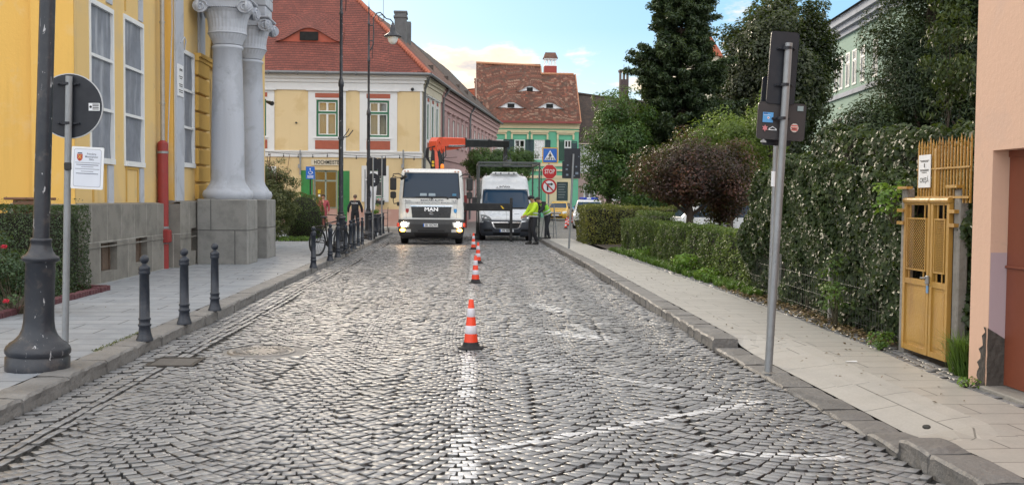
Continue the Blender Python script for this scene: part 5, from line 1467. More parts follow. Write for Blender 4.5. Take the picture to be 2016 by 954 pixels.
# ---- pink houses along the side street
m_pink = plaster('pink_plaster', (0.43, 0.28, 0.275), 0.3, (0.36, 0.25, 0.24), 0.9)
m_pink2 = plaster('pink_plaster_far', (0.47, 0.31, 0.30), 0.3, (0.38, 0.27, 0.26), 0.9)
def side_house(label, s0, s1, mw, wn_, mroof, hd=8.0, name='terraced_house'):
    T_ = thing(name, label, 'house', (*S(s0), 0.05))
    L_ = s1 - s0; Fh = fmat(S(s0), S(s1))
    st = L_ / wn_; ww = min(0.95, st * 0.42)
    hs = []
    for i in range(wn_):
        c = st * (i + .5); hs += [(c - ww / 2, c + ww / 2, 4.9, 6.5), (c - ww / 2, c + ww / 2, 1.3, 3.0)]
    mb = part(T_); facade(mb, S(s0), S(s1), 0, hd, hs, 0.18)
    mb.add([(*S(s0, -.5), 0), (*S(s1, -.5), 0), (*S(s1, -.5), hd), (*S(s0, -.5), hd)], [(0, 1, 2, 3)], 1)
    mb.add([(*S(s1), 0), (*S(s1, -8), 0), (*S(s1, -8), hd), (*S(s1), hd)], [(0, 1, 2, 3)], 0)
    mb.build('wall', [mw, m_room], T_)
    mb = part(T_, Fh)
    mb.box(0, L_, -.1, 0, 7.2, 7.5).box(0, L_, -.2, 0, 7.501, 7.75).box(0, L_, -.3, 0, 7.751, hd).box(0, L_, -.06, 0, 3.9, 4.15)
    mb.box(.05, .4, -.06, 0, .1, 7.2)
    mb.build('cornice', mw, T_)
    for i in range(wn_):
        c = st * (i + .5)
        for a0, a1 in ((4.9, 6.5), (1.3, 3.0)):
            mb = part(T_, Fh); a, b = c - ww / 2, c + ww / 2
            mb.box(a - .15, a, -.05, 0, a0 - .1, a1 + .1).box(b, b + .15, -.05, 0, a0 - .1, a1 + .1).box(a, b, -.05, 0, a1, a1 + .1).box(a, b, -.08, 0, a0 - .1, a0).box(a - .2, b + .2, -.15, 0, a1 + .3, a1 + .38)
            mb.build('window_surround', mw, T_)
            window(T_, Fh, a, b, a0, a1, m_casement, .08, .66, False, .05, .05, m_pane)
    mb = part(T_)
    k = 14
    mb.grid(k, 8, lambda u, v: Vector(S(s0 + L_ * u, 0.42 - 4.6 * v, hd + .05 + 4.55 * v + 0.03 * math.sin(u * 17))))
    mb.grid(k, 4, lambda u, v: Vector(S(s0 + L_ * u, -4.18 - 4.6 * v, hd + 4.6 - 4.55 * v)))
    mb.add([S(s1, 0.42, hd + .05), S(s1, -4.18, hd + 4.6), S(s1, -8.8, hd)], [(0, 1, 2)])
    mb.build('roof', mroof, T_)
    mb = part(T_); mb.tube([S(s0, .5, hd + .03), S(s1, .5, hd + .03)], 0.085, 8)
    mb.tube([S(s0 + .2, .5, hd), S(s0 + .2, .15, hd - .5), S(s0 + .2, .12, hd - 1.0), S(s0 + .2, .12, .2)], 0.07, 8)
    mb.build('gutter', m_gut, T_)
    n_ = max(1, int(L_ / 4))
    for i in range(n_):
        s_ = s0 + L_ * (i + .5) / n_
        mb = part(T_, Fh)
        x = s_ - s0
        mb.prism([(x - .16, hd + 1.35), (x + .16, hd + 1.35), (x, hd + 1.72)], 0.95, 1.6, 'y')
        mb.build('roof_vent', m_tdark, T_)
    return T_
side_house('pink house joined to the yellow corner house, with small dark roof vents', 5.72, 16.6, m_pink, 6, m_tmix)
side_house('second pink house of the side street, farthest left facade reaching to the green house', 16.62, 33.2, m_pink2, 8, m_tdark, 8.0)
T = thing('tv_antenna', 'thin television antenna standing on the roof of the side street house', 'antenna', (*S(9, -4.2), 12.4))
MB().cyl((0, 0, 0), (0, 0, 1.7), 0.018, None, 6).cyl((-.75, 0, 1.6), (.75, 0, 1.7), 0.012, None, 5).cyl((-.3, 0, 1.4), (.3, 0, 1.45), 0.012, None, 5).build('antenna_mast', m_galv, T)

# ---- green house with the eyelid dormers
T = thing('green_house', 'green house with cream mouldings and a high old tiled roof with three eyelid dormers', 'house', (6.7, 95, 0))
m_grn = plaster('green_plaster', (0.13, 0.42, 0.27), 0.25, (0.18, 0.45, 0.32), 0.8)
m_crm = plaster('cream_moulding', (0.62, 0.55, 0.36), 0.2)
gx0, gx1 = 1.9, 11.35
F1 = Matrix.Translation((0, 95, 0))
gw = [at(x, 300, 95).x for x in (980, 1023, 1062, 1113)]
hs = [(x - .5 - gx0, x + .5 - gx0, 5.35, 7.2) for x in gw[:3]] + [(gw[3] - .1 - gx0, gw[3] + .55 - gx0, 5.35, 7.2)]
sh0, sh1 = at(1096, 370, 95).x, at(1118, 370, 95).x
hs += [(sh0 - gx0, sh1 - gx0, 1.55, 3.3), (3.0, 4.4, 0.1, 3.0)]
mb = part(T); facade(mb, (gx0, 95), (gx1, 95), 0, 8.9, hs, .2, 0)
mb.box(gx0, gx1, 95.6, 101, 0, 8.8, 1).box(gx0, gx1 - .02, 95.02, 95.59, 8.7, 8.8, 1); mb.add([(gx0, 95, 0), (gx0, 101, 0), (gx0, 101, 8.9), (gx0, 95, 8.9)], [(0, 1, 2, 3)], 0); mb.add([(gx1, 95, 0), (gx1, 101, 0), (gx1, 101, 8.9), (gx1, 95, 8.9)], [(0, 1, 2, 3)], 0)
mb.build('wall', [m_grn, m_room], T)
mb = part(T, F1)
mb.box(gx0, gx1 + .05, -.12, 0, 8.25, 8.6).box(gx0, gx1 + .1, -.28, 0, 8.601, 8.8).box(gx0, gx1 + .04, -.08, 0, 8.0, 8.12)
mb.box(gx0, gx1, -.09, 0, 4.75, 5.05).box(gx0, gx1, -.13, 0, 4.3, 4.48).box(gx0, gx1, -.07, 0, 3.62, 3.9)
for i, x in enumerate((gx0 + 1.0, gx0 + 4.7, gx0 + 6.4, gx1 - .55)):
    pass
mb.box(sh0 - 1.0, sh0 - .001, -.04, 0, .1, 3.62).box(sh1 + .001, gx1 - .7, -.04, 0, .1, 3.62).box(sh0, sh1, -.04, 0, 3.3, 3.62).box(sh0, sh1, -.04, 0, .1, 1.55)
for x in gw:
    mb.box(x - .85, x + .85, -.22, 0, 7.86, 7.98).box(x - .78, x + .78, -.12, 0, 7.70, 7.86).box(x - .82, x - .66, -.14, 0, 7.25, 7.70).box(x + .66, x + .82, -.14, 0, 7.25, 7.70)
mb.box(gw[3] - .80, gw[3] - .64, -.08, 0, 5.2, 7.25)
mb.build('moulding', m_crm, T)
m_shut = P('dark_blue_shutter', (0.022, 0.05, 0.06), 0.55, 0, 0.2)
m_shutg = P('dark_green_shutter', (0.02, 0.075, 0.05), 0.55, 0, 0.2)
def shutter(T_, F_, x0, x1, z0, z1, mat):
    mb = part(T_, F_)
    mb.box(x0, x0 + .06, -.07, -.01, z0, z1).box(x1 - .06, x1, -.07, -.01, z0, z1).box(x0 + .06, x1 - .06, -.07, -.01, z1 - .07, z1).box(x0 + .06, x1 - .06, -.07, -.01, z0, z0 + .07)
    n_ = int((z1 - z0 - .14) / .09)
    for i in range(n_):
        z_ = z0 + .07 + i * .09; mb.add([(x0 + .06, -.06, z_), (x1 - .06, -.06, z_), (x1 - .06, -.02, z_ + .085), (x0 + .06, -.02, z_ + .085)], [(0, 1, 2, 3)])
    mb.build('shutter', mat, T_)
for i, x in enumerate(gw[:3]):
    window(T, F1, x - .5, x + .5, 5.35, 7.2, m_casement, .08, .62, False, .05, .05)
    shutter(T, F1, x - 1.02, x - .53, 5.35, 7.2, m_shut); shutter(T, F1, x + .53, x + 1.02, 5.35, 7.2, m_shut)
window(T, F1, gw[3] - .1, gw[3] + .55, 5.35, 7.2, m_casement, .08, .62, False, .05, .05)
shutter(T, F1, gw[3] - .62, gw[3] - .11, 5.3, 7.22, m_shutg); shutter(T, F1, gw[3] + .57, gw[3] + 1.1, 5.35, 7.1, m_shut)
mb = part(T, F1); mb.box(sh0 + .02, sh1 - .02, .05, .09, 1.57, 3.28); o = mb.build('shop_window', P('shop_board', (0.025, 0.05, 0.055), 0.35), T)
mb = part(T, F1)
for k in range(6): mb.box(sh0 + .15, sh1 - .2 - .07 * (k % 3), .046, .049, 3.05 - k * .24, 3.09 - k * .24)
mb.build('board_lettering', P('chalk', (.3, .33, .33), .8), o)
mb = part(T, F1); mb.box(gx0 + 3.05, gx0 + 4.35, .08, .14, .1, 2.98); mb.build('door', m_shutg, T)
# roof
rb = lambda x: Vector((x, 94.55, 8.85))
sdir = Vector((0, 6.0, 6.15)).normalized(); nr_ = Vector((0, -sdir.z, sdir.y))
xs1 = 8.15
mb = part(T)
L1 = 8.55; L2 = 7.0
mb.grid(30, 16, lambda u, v: rb(gx0 - .1 + (xs1 - gx0 + .1) * u) + sdir * (L1 - .35 * u) * v + nr_ * (.05 * math.sin(u * 7 + v * 3) + .03 * math.sin(u * 19)))
mb.grid(16, 14, lambda u, v: rb(xs1 + (gx1 + .12 - xs1) * u) + sdir * L2 * v + nr_ * (.05 * math.sin(u * 5 + v * 3 + 2)))
for xx, LL in ((gx0 - .1, L1), (xs1, L1 - .35), (gx1 + .12, L2)):
    t0 = rb(xx) + sdir * LL
    mb.add([tuple(rb(xx)), tuple(t0), (xx, t0.y + (t0.z - 8.85), 8.85)], [(0, 1, 2)])
for xa, xb, LL in ((gx0 - .1, xs1, L1), (xs1, gx1 + .12, L2)):
    t0 = rb(xa) + sdir * LL
    mb.add([(xa, t0.y, t0.z), (xb, t0.y, t0.z), (xb, t0.y + t0.z - 8.85, 8.85), (xa, t0.y + t0.z - 8.85, 8.85)], [(0, 1, 2, 3)])
mb.build('roof', m_told, T)
for pxx, pyy, w__ in ((1006, 213, 2.9), (1082, 214, 2.9), (1043, 181, 2.5)):
    q = at(pxx, pyy, 97); 
    for _ in range(4):
        v_ = (q.z - 8.85) / sdir.z; q = at(pxx, pyy, 94.55 + sdir.y * v_)
    eyebrow(T, q.x, v_, w__, .56, 2.0, rb, sdir, nr_, m_told, m_signwhite, .22)
mb = part(T); mb.box(gx0 - .1, gx1 + .12, 94.38, 94.56, 8.72, 8.90); mb.build('gutter', P('red_gutter', (0.22, 0.04, 0.035), 0.5), T)
mb = part(T)
for xa, xb, LL in ((gx0 - .1, xs1, L1), (xs1, gx1 + .12, L2)):
    for i in range(int((xb - xa) / .35)):
        x = xa + i * .35; u = (x - xa) / (xb - xa)
        t0 = rb(x) + sdir * (LL - (.35 * u if xa < 3 else 0)); mb.cyl(t0 + Vector((0, 0, .03)), t0 + Vector((.36, 0, .03)), .13, .11, 8)
mb.tube([rb(gx1 + .14), rb(gx1 + .14) + sdir * L2], .06, 6); mb.tube([rb(xs1) + sdir * L2, rb(xs1) + sdir * (L1 - .3)], .06, 6)
mb.build('ridge_tiles', P('pale_ridge_tile', (0.42, 0.20, 0.11), 0.75, 0, 0.3, 3), T)
# its arcaded chimney
q = at(1083, 130, 100.2); zt = at(1083, 104, 100.2).z; zb_ = at(1083, 131, 100.2).z
mb = part(T); mb.cbox(q.x - .62, q.x + .62, 99.7, 100.7, zb_ - 1.6, zb_, .02); ch = mb.build('chimney', P('red_chimney', (0.28, 0.05, 0.04), 0.8), T)
mb = part(T)
for i in range(4):
    x = q.x - .58 + i * .335; mb.box(x, x + .14, 99.78, 99.95, zb_, zb_ + .62).box(x, x + .14, 100.45, 100.62, zb_, zb_ + .62)
mb.box(q.x - .62, q.x + .62, 99.7, 100.7, zb_ + .62, zb_ + .74).box(q.x - .6, q.x + .6, 99.72, 100.68, zb_, zb_ + .14)
mb.build('chimney_arcade', m_signwhite, ch)
mb = part(T); mb.add([(q.x - .72, 99.6, zb_ + .74), (q.x + .72, 99.6, zb_ + .74), (q.x + .72, 100.8, zb_ + .74), (q.x - .72, 100.8, zb_ + .74), (q.x - .5, 100, zt), (q.x + .5, 100, zt), (q.x + .5, 100.4, zt), (q.x - .5, 100.4, zt)],
     [(0, 1, 5, 4), (1, 2, 6, 5), (2, 3, 7, 6), (3, 0, 4, 7), (4, 5, 6, 7), (3, 2, 1, 0)]); mb.build('chimney_cap', m_tmix, ch)

# ---- houses glimpsed behind
T = thing('orange_roof_house', 'plain orange tiled roof with brick chimney between the pink houses and green house', 'house', (0, 104, 0))
mb = part(T); a0 = at(905, 180, 104); b0 = at(956, 173, 104)
mb.box(a0.x - 4, b0.x + 1.5, 103, 110, 0, 8, 0); mb.build('wall', m_pink2, T)
mb = part(T); mb.add([(a0.x - 4, 102.6, 8), (b0.x + 1.5, 102.6, 8), (b0.x + 1.5, 106.5, b0.z + .5), (a0.x - .2, 106.5, a0.z + .25), (a0.x - 4, 106.5, a0.z)], [(0, 1, 2, 3, 4)])
mb.add([(a0.x - 4, 110.4, 8), (b0.x + 1.5, 110.4, 8), (b0.x + 1.5, 106.5, b0.z + .5), (a0.x - 4, 106.5, a0.z)], [(3, 2, 1, 0)]); mb.build('roof', m_torg, T)
q = at(941, 165, 105); chimney(T, q.x, 105, 10, at(941, 157, 105).z, .68, .7, P('brick_chimney', (0.25, 0.11, 0.08), .85, 0, .3, 3, .5))
T = thing('small_pink_house', 'low pink house with white framed window right of the green house', 'house', (13.5, 97, 0))
mb = part(T); wx0 = at(1149, 370, 97).x
xa, xb = 11.45, 22.0
facade(mb, (xa, 97), (xb, 97), 0, 4.2, [(wx0 - xa, wx0 + 1.15 - xa, 1.6, 3.1), (wx0 + 2.4 - xa, wx0 + 3.5 - xa, 1.6, 3.1)], .2, 0)
mb.box(xa, xb, 97.02, 97.05, 4.2, 7.0, 1).box(xa, xb, 97.6, 104, 0, 7, 2)
mb.build('wall', [plaster('light_pink_plaster', (0.50, 0.36, 0.34)), m_trimw, m_room], T)
F2 = Matrix.Translation((0, 97, 0))
for w0 in (wx0, wx0 + 2.4): window(T, F2, w0, w0 + 1.12, 1.6, 3.1, m_casement, .06, .999, False, .09, .06, m_pane)
mb = part(T); mb.add([(xa, 96.5, 7), (xb, 96.5, 7), (xb, 101.5, 11.4), (xa, 101.5, 12.2)], [(0, 1, 2, 3)]); mb.add([(xa, 96.5, 7), (xa, 101.5, 12.2), (xa, 106, 7)], [(0, 1, 2)])
mb.tube([(xa + i * .6, 101.5, 12.3 - .076 * i) for i in range(18)], .14, 6)
mb.build('roof', m_tdark, T)
q = at(1228, 170, 101)
chimney(T, q.x, 101, 9, at(1228, 157, 101).z, .85, .8, P('dark_brick', (0.07, 0.05, 0.05), .9), False)
mb = part(T); zc = at(1228, 157, 101).z
for i in range(3): mb.box(q.x - .42 + i * .36, q.x - .30 + i * .36, 100.6, 101.4, zc, zc + .75)
mb.box(q.x - .5, q.x + .5, 100.5, 101.5, zc + .75, zc + .95); mb.cyl((q.x, 101, zc + .9), (q.x, 101, zc + 1.5), .02, None, 5)
mb.build('chimney_arcade', P('dark_brick', (0.07, 0.05, 0.05), .9), T)
T = thing('church_tower', 'distant tower with pointed red tiled roof showing between the conifer and the round tree', 'tower', (30.5, 125, 0))
q = at(1386, 95, 125); zt = at(1388, 50, 125).z; R0 = 2.3
T.location.x = q.x
MB().lathe([(R0 * .9, 0), (R0 * .9, q.z - .6)], 8).build('wall', m_cream, T)
MB().lathe([(R0 * 1.15, q.z - 1.2), (0.03, zt)], 8, sm=False).build('roof', m_torg, T)
MB().cyl((0, 0, zt), (0, 0, zt + .9), .04, None, 5).cyl((-.25, 0, zt + .55), (.25, 0, zt + .55), .03, None, 5).build('cross', m_dark, T)

# ---- pale green building behind the trees on the right
T = thing('pale_green_building', 'pale green three storey building with white framed windows and grey cornice behind the trees', 'building', (22, 56, 0))
m_pg = plaster('pale_green_plaster', (0.30, 0.44, 0.36), 0.2, (0.26, 0.38, 0.32), 0.6)
pa, pb = (23.0, 70.0), (20.6, 44.0)
Lp = math.hypot(pb[0] - pa[0], pb[1] - pa[1])
zE = 11.9
def along(px): # parameter on the facade seen at a photo column
    d_ = ray(px, 200); k = d_.x / d_.y
    return ((pa[0] - k * pa[1]) / (k * (pb[1] - pa[1]) - (pb[0] - pa[0]))) * Lp
cols = [along(x) for x in (1645, 1655, 1668, 1681, 1697, 1706, 1722)]
hs = []
for s_ in cols: hs += [(s_ - .38, s_ + .38, 8.0, 9.9), (s_ - .38, s_ + .38, 4.6, 6.4)]
hs = [h for h in hs]
# drop overlapping neighbours
hh = []
for h in sorted(hs):
    if all(not (h[0] < g[1] + .05 and h[1] > g[0] - .05 and h[2] == g[2]) for g in hh): hh.append(h)
mb = part(T); facade(mb, pb, pa, 0, zE, [(Lp - h[1], Lp - h[0], h[2], h[3]) for h in hh], .2, 0) if False else facade(mb, pa, pb, 0, zE, hh, .2, 0)
mb.add([(pa[0], pa[1], 0), (pa[0], pa[1], zE), (45, 72, zE), (45, 72, 0)], [(0, 1, 2, 3)], 0)
mb.add([(pb[0], pb[1], 0), (45, 42, 0), (45, 42, zE), (pb[0], pb[1], zE)], [(0, 1, 2, 3)], 0)
mb.add([(pa[0] + .8, pa[1], 0), (pb[0] + .8, pb[1], 0), (pb[0] + .8, pb[1], zE), (pa[0] + .8, pa[1], zE)], [(0, 1, 2, 3)], 1)
mb.build('wall', [m_pg, m_room], T)
FP = fmat(pa, pb)
mb = part(T, FP); mb.box(0, Lp, -.15, 0, 10.9, 11.2).box(0, Lp, -.35, 0, 11.201, 11.5).box(0, Lp, -.55, 0, 11.501, zE).box(0, Lp, -.12, 0, 7.5, 7.75); mb.build('cornice', m_grw, T)
mb = part(T, FP); mb.add([(-.3, -.75, zE), (Lp, -.75, zE), (Lp, 5, zE + 2.6), (-.3, 5, zE + 2.6)], [(0, 1, 2, 3)]); mb.build('roof', m_tdark, T)
for h in hh:
    window(T, FP, h[0], h[1], h[2], h[3], m_casement, .04, .7, False, .09, .05, m_pane)

# ---- pink garage wall at the right edge
T = thing('pink_garage', 'salmon pink garage with crumbling corner and brown metal door at the right edge', 'garage', (4.1, 7.9, 0.1))
m_sal = plaster('salmon_plaster', (0.64, 0.42, 0.31), 0.45, (0.54, 0.38, 0.31), 1.1)
GX = 4.10
gy = yon(1913, GX)
j0 = gy - 0.30
mb = part(T)
ztop = at(1960, 296, j0).z
facade(mb, (GX, gy), (GX, 3.0), 0.05, 6.5, [(0.28, 4.4, 0.05, ztop)], .16, 0)
mb.add([(GX, gy, .05), (GX, gy, 6.5), (9.0, gy + .1, 6.5), (9.0, gy + .1, .05)], [(0, 1, 2, 3)], 0)
mb.add([(GX, gy, 6.5), (GX, 3, 6.5), (9, 3, 6.5), (9, gy, 6.5)], [(0, 1, 2, 3)], 0)
mb.build('wall', m_sal, T)
m_lil = plaster('lilac_repair', (0.44, 0.34, 0.37), 0.3, (0.5, 0.36, 0.32), 1.5)
mb = part(T); mb.box(GX + .004, GX + .155, gy - .2845, gy - .2815, .5, 1.18); mb.build('repaired_patch', m_lil, T)
mb = part(T)
pts = []
for i in range(15):
    z_ = .1 + .50 * i / 14; w_ = .085 * (1.15 - (i / 14) ** 1.5) + .02 * math.sin(i * 2.3)
    pts.append((w_, z_))
mb.grid(5, 14, lambda u, v: (GX - .006 + (.004 * math.sin(v * 23 + u * 9)), gy - .28 + .02 - .0 + u * pts[round(v * 14)][0] * 1.3 - .0, pts[round(v * 14)][1]), sm=False)
mb.grid(5, 14, lambda u, v: (GX - .006 + u * .165, gy - .287 + (.003 * math.sin(v * 19 + u * 11)), .1 + (pts[round(v * 14)][1] - .1) * (1 - .2 * u)), sm=False)
mb.build('crumbled_render', P('crumbled_render', (0.07, 0.062, 0.055), 0.95, 0, 0.5, 12, 0.6, 40, dirt=0.6), T)
m_brn = P('brown_sheet_door', (0.20, 0.055, 0.028), 0.5, 0, 0.15, 1.5, 0.1, 12, dirt=0.3, streak=True, dirtcol=(0.12, 0.05, 0.035))
mb = part(T); mb.box(GX + .13, GX + .155, 3.6, gy - .29, .16, ztop); gd = mb.build('garage_door', m_brn, T)
zr = at(1985, 530, gy - .6).z
mb = part(T); mb.cyl((GX + .125, 3.6, zr), (GX + .125, gy - .29, zr), .012, None, 8); mb.box(GX + .12, GX + .131, 3.6, gy - .29, ztop - .05, ztop); mb.build('door_rib', m_brn, gd)
mb = part(T); mb.cbox(GX - .05, GX + .16, 3.0, gy - .26, .06, .15, .01); mb.build('threshold', m_conc, T)
# ================================================================== STREET FURNITURE
def bollard_mb():
    mb = MB()
    mb.lathe([(0.082, 0), (0.082, 0.02), (0.074, 0.035), (0.060, 0.09), (0.054, 0.14), (0.064, 0.15), (0.064, 0.165), (0.054, 0.172), (0.054, 0.205), (0.060, 0.212), (0.060, 0.225), (0.051, 0.232),
              (0.047, 0.66), (0.056, 0.665), (0.058, 0.685), (0.052, 0.70), (0.058, 0.712), (0.056, 0.735), (0.040, 0.752), (0.026, 0.762), (0.022, 0.775)], 24)
    return mb
b_T = thing('bollard', 'x', 'bollard', (0, 0, 0.12), 0, 'dark iron bollards along the left kerb')
bollard_mb().build('post', m_iron, b_T)
MB().ball((0, 0, 0.812), 0.046, 16).build('ball_finial', m_iron, b_T)
bpx = [(285, 670), (363, 637), (423, 611), (617, 527), (650, 513), (665, 506), (680, 499), (690, 495), (697, 490), (705, 484), (713, 481), (728, 472), (734, 469), (739, 466), (748, 463), (754, 460)]
blab = ['nearest iron bollard, nearest to the camera of the three standing alone', 'middle one of the three iron bollards in front of the yellow building',
        'third iron bollard, in front of the portico pedestal', 'lone iron bollard left of the bicycle wheel', 'iron bollard standing right in front of the bicycle wheel', 'iron bollard in front of the bicycle frame, left of the second lamp post',
        'iron bollard just right of the foot of the second lamp post', 'iron bollard left one of a close pair past the second lamp post', 'iron bollard right one of a close pair past the second lamp post',
        'slimmer looking iron bollard between the close pair and the third lamp post', 'iron bollard just left of the third lamp post', 'iron bollard directly in front of the third lamp post foot', 'first iron bollard right of the third lamp post',
        'fourth iron bollard from the truck, in front of the potted plant', 'second last iron bollard before the street corner', 'last iron bollard at the street corner, nearest the truck']
for i, (px, py) in enumerate(bpx):
    q = gr(px, py, 0.12)
    o = b_T if i == 0 else dup(b_T, q, 0, '')
    o.location = (q.x, q.y, 0.12); o['label'] = 'dark grey ' + blab[i]
# lamp posts
def lamppost(label, x, y, arm=1, z0=0.12, group='old style street lamps', lean=0.0, rz=0.0):
    T = thing('street_lamp', label, 'street lamp', (x, y, z0), rz, group)
    T.rotation_euler = (0, lean, rz)
    mb = MB(); mb.M = Matrix.Diagonal((.9, .9, 1.07, 1))
    mb.lathe([(0.274, -0.02), (0.278, 0.0), (0.278, 0.095), (0.262, 0.105), (0.266, 0.112), (0.280, 0.125), (0.284, 0.15), (0.272, 0.178), (0.252, 0.190), (0.248, 0.20), (0.205, 0.225), (0.165, 0.265), (0.143, 0.31), (0.133, 0.37),
              (0.129, 0.45), (0.127, 0.82), (0.135, 0.83), (0.158, 0.84), (0.164, 0.858), (0.158, 0.872), (0.130, 0.885), (0.108, 0.91), (0.093, 0.95), (0.088, 0.985), (0.094, 0.99), (0.094, 1.01), (0.082, 1.015)], 40)
    mb.build('base', m_post, T)
    mb = MB(); mb.M = Matrix.Diagonal((.93, .93, 1, 1))
    mb.lathe([(0.070, 1.07), (0.068, 1.8), (0.066, 3.0), (0.062, 4.4), (0.078, 4.42), (0.082, 4.5), (0.072, 4.56), (0.058, 4.6), (0.045, 4.65), (0.042, 6.3), (0.055, 6.32), (0.055, 6.37), (0.038, 6.4), (0.034, 7.6), (0.046, 7.62), (0.046, 7.66), (0.026, 7.7), (0.022, 8.15),
              (0.035, 8.18), (0.035, 8.22), (0.012, 8.27), (0.003, 8.55)], 24)
    mb.build('shaft', m_post, T)
    mb = MB(); s = arm
    mb.tube([(s * .045, 0, 6.7), (s * .15, 0, 6.9), (s * .17, 0, 7.25), (s * .16, 0, 7.6), (s * .17, 0, 7.85), (s * .25, 0, 8.02), (s * .40, 0, 8.06), (s * .50, 0, 7.97), (s * .62, 0, 7.84), (s * .76, 0, 7.82), (s * .85, 0, 7.72)], 0.022, 8)
    mb.tube([(s * (.44 + .11 * math.cos(a / 3)), 0, 7.86 + .11 * math.sin(a / 3)) for a in range(19)], 0.014, 6)
    for zz in (7.05, 7.6): mb.cyl((0, 0, zz), (s * .18, 0, zz), .018, None, 8)
    mb.tube([(0, 0, 6.5), (s * .12, 0, 6.42), (s * .13, 0, 6.9)], .012, 6)
    mb.build('arm', m_post, T)
    mb = MB()
    mb.lathe([(.02, 7.74), (.03, 7.70), (.05, 7.68), (.05, 7.64), (.10, 7.60), (.105, 7.42), (.13, 7.36), (.22, 7.30), (.31, 7.24), (.325, 7.21), (.31, 7.195), (.20, 7.20)], 28, (s * .85, 0, 0))
    ls = mb.build('lamp_shade', m_post, T)
    mb = MB(); mb.lathe([(.19, 7.2), (.185, 7.14), (.15, 7.03), (.09, 6.96), (0.001, 6.94)], 24, (s * .85, 0, 0)); mb.build('glass_bowl', P('opal_bowl', (0.75, 0.76, 0.74), 0.25, 0, .05), ls)
    return T
def postmat():
    m, n, o = nmat('lamp_post_paint'); t = NT(n); co = t.coord()
    c = t.mix(t.rmap(t.noise(co, 3.5, 6), .35, .7), (0.016, 0.021, 0.031), (0.040, 0.042, 0.050))
    st = t.node('ShaderNodeMapping', {'Vector': co, 'Scale': (1, 1, .3)}).outputs[0]
    chip = t.rmap(t.noise(st, 26, 3, .6, .6), .66, .69)
    c = t.mix(chip, c, (0.42, 0.42, 0.44))
    c = t.mix(t.rmap(t.noise(co, 7, 8, .7), .56, .68, 0, .5), c, (0.11, 0.095, 0.085))
    n.links.new(t.pbr(c, t.rmap(t.noise(co, 9, 4), .3, .7, .28, .5), .1, t.bump(t.noise(co, 40, 5), .25, .008)), o.inputs[0])
    return m
m_post = postmat()
q = gr(74, 725, .12); L1_ = lamppost('big grey iron street lamp nearest the camera, paint worn with pale streaks', q.x, q.y, 1, lean=R(2.1))
q = gr(671, 496, .12); L2_ = lamppost('tall dark street lamp post behind the parked bicycle', q.x, q.y, 1)
q = gr(725, 470, .12); L3_ = lamppost('street lamp whose curved arm and bell shade show before the corner house roof', q.x, q.y, 1)
q = at(1226, 200, 60); L4_ = lamppost('far street lamp whose bell shade shows left of the tall conifer', q.x, 60, -1, 0.05)
# small bracket on the second post
mb = MB(); mb.tube([(0.05, 0, 3.05), (0.2, -.02, 3.1), (0.32, -.02, 3.26)], .014, 6).tube([(0.05, 0, 3.05), (0.18, -.05, 3.22), (0.22, -.06, 3.3)], .012, 6).cbox(-.07, .07, -.08, .08, 3.0, 3.08, .01)
mb.build('bracket', m_post, L2_)

# traffic cones
def cone_T():
    T = thing('traffic_cone', 'x', 'traffic cone', (0, 0, 0), 0, 'orange and white traffic cones')
    m_or = P('cone_orange', (0.78, 0.055, 0.015), 0.45, 0, 0.05); m_wh = P('cone_reflective', (0.66, 0.64, 0.70), 0.4, 0, 0.05)
    MB().lathe([(0.135, 0.0), (0.137, 0.008), (0.12, 0.014), (0.10, 0.02), (0.088, 0.036), (0.078, 0.06), (0.074, 0.068)], 32).build('foot', m_rubber, T)
    r = lambda z_: 0.073 - (z_ - 0.065) * (0.073 - 0.024) / 0.445
    bands = [(0.065, 0.155, 0), (0.155, 0.24, 1), (0.24, 0.33, 0), (0.33, 0.42, 1), (0.42, 0.505, 0)]
    body = MB(); body.lathe([(r(0.065), 0.065), (r(0.505), 0.505), (r(.505) * .8, 0.51), (0.012, 0.51)], 32); body.build('body', m_or, T)
    for a, b, w_ in bands:
        if w_: MB().lathe([(r(a) + .0005, a), (r(a) + .002, a + .002), (r(b) + .002, b - .002), (r(b) + .0005, b)], 32).build('reflective_band', m_wh, T)
    return T
cT = cone_T()
cones = [(927, 686, 'nearest orange and white traffic cone, standing alone in the middle of the road'), (936, 557, 'second nearest traffic cone, left of the two overlapping cones'), (941, 518, 'traffic cone half hidden behind the second one'), (932, 491, 'farthest cone of the road row, beside the truck wheel')]
for i, (px, py, lb) in enumerate(cones):
    q = gr(px, py); o = cT if i == 0 else dup(cT, q, rnd.random(), '')
    o.location = (q.x, q.y, 0.006); o['label'] = lb
for px, Y, lb in ((1114, 56, 'nearest of the distant cones left of the police car'), (1119, 62, 'second of the distant cones left of the police car'), (1116, 67, 'third of the distant cones, in front of the blue car'), (1127, 70, 'rightmost of the distant cones, next to the blue car')):
    q = at(px, 430, Y); o = dup(cT, (q.x, Y, 0.004), 0, lb + ', orange and white')

# ---- traffic signs
def clampband(mb, z_, w_=0.07, y=0.0):
    mb.cyl((0, y, z_ - .012), (0, y, z_ + .012), .04, None, 14); mb.cbox(-w_, w_, y + .02, y + .036, z_ - .01, z_ + .01, .003)
    for s in (-1, 1): mb.cyl((s * w_ * .8, y + .0, z_), (s * w_ * .8, y + .045, z_), .007, None, 6)
def rrect(cx, cz, w_, h_, r_, n=6):
    pts = []
    for sx, sz, a0 in ((1, -1, -PI / 2), (1, 1, 0), (-1, 1, PI / 2), (-1, -1, PI)):
        for i in range(n + 1):
            a = a0 + PI / 2 * i / n
            pts.append((cx + sx * (w_ / 2 - r_) + r_ * math.cos(a), cz + sz * (h_ / 2 - r_) + r_ * math.sin(a)))
    return pts
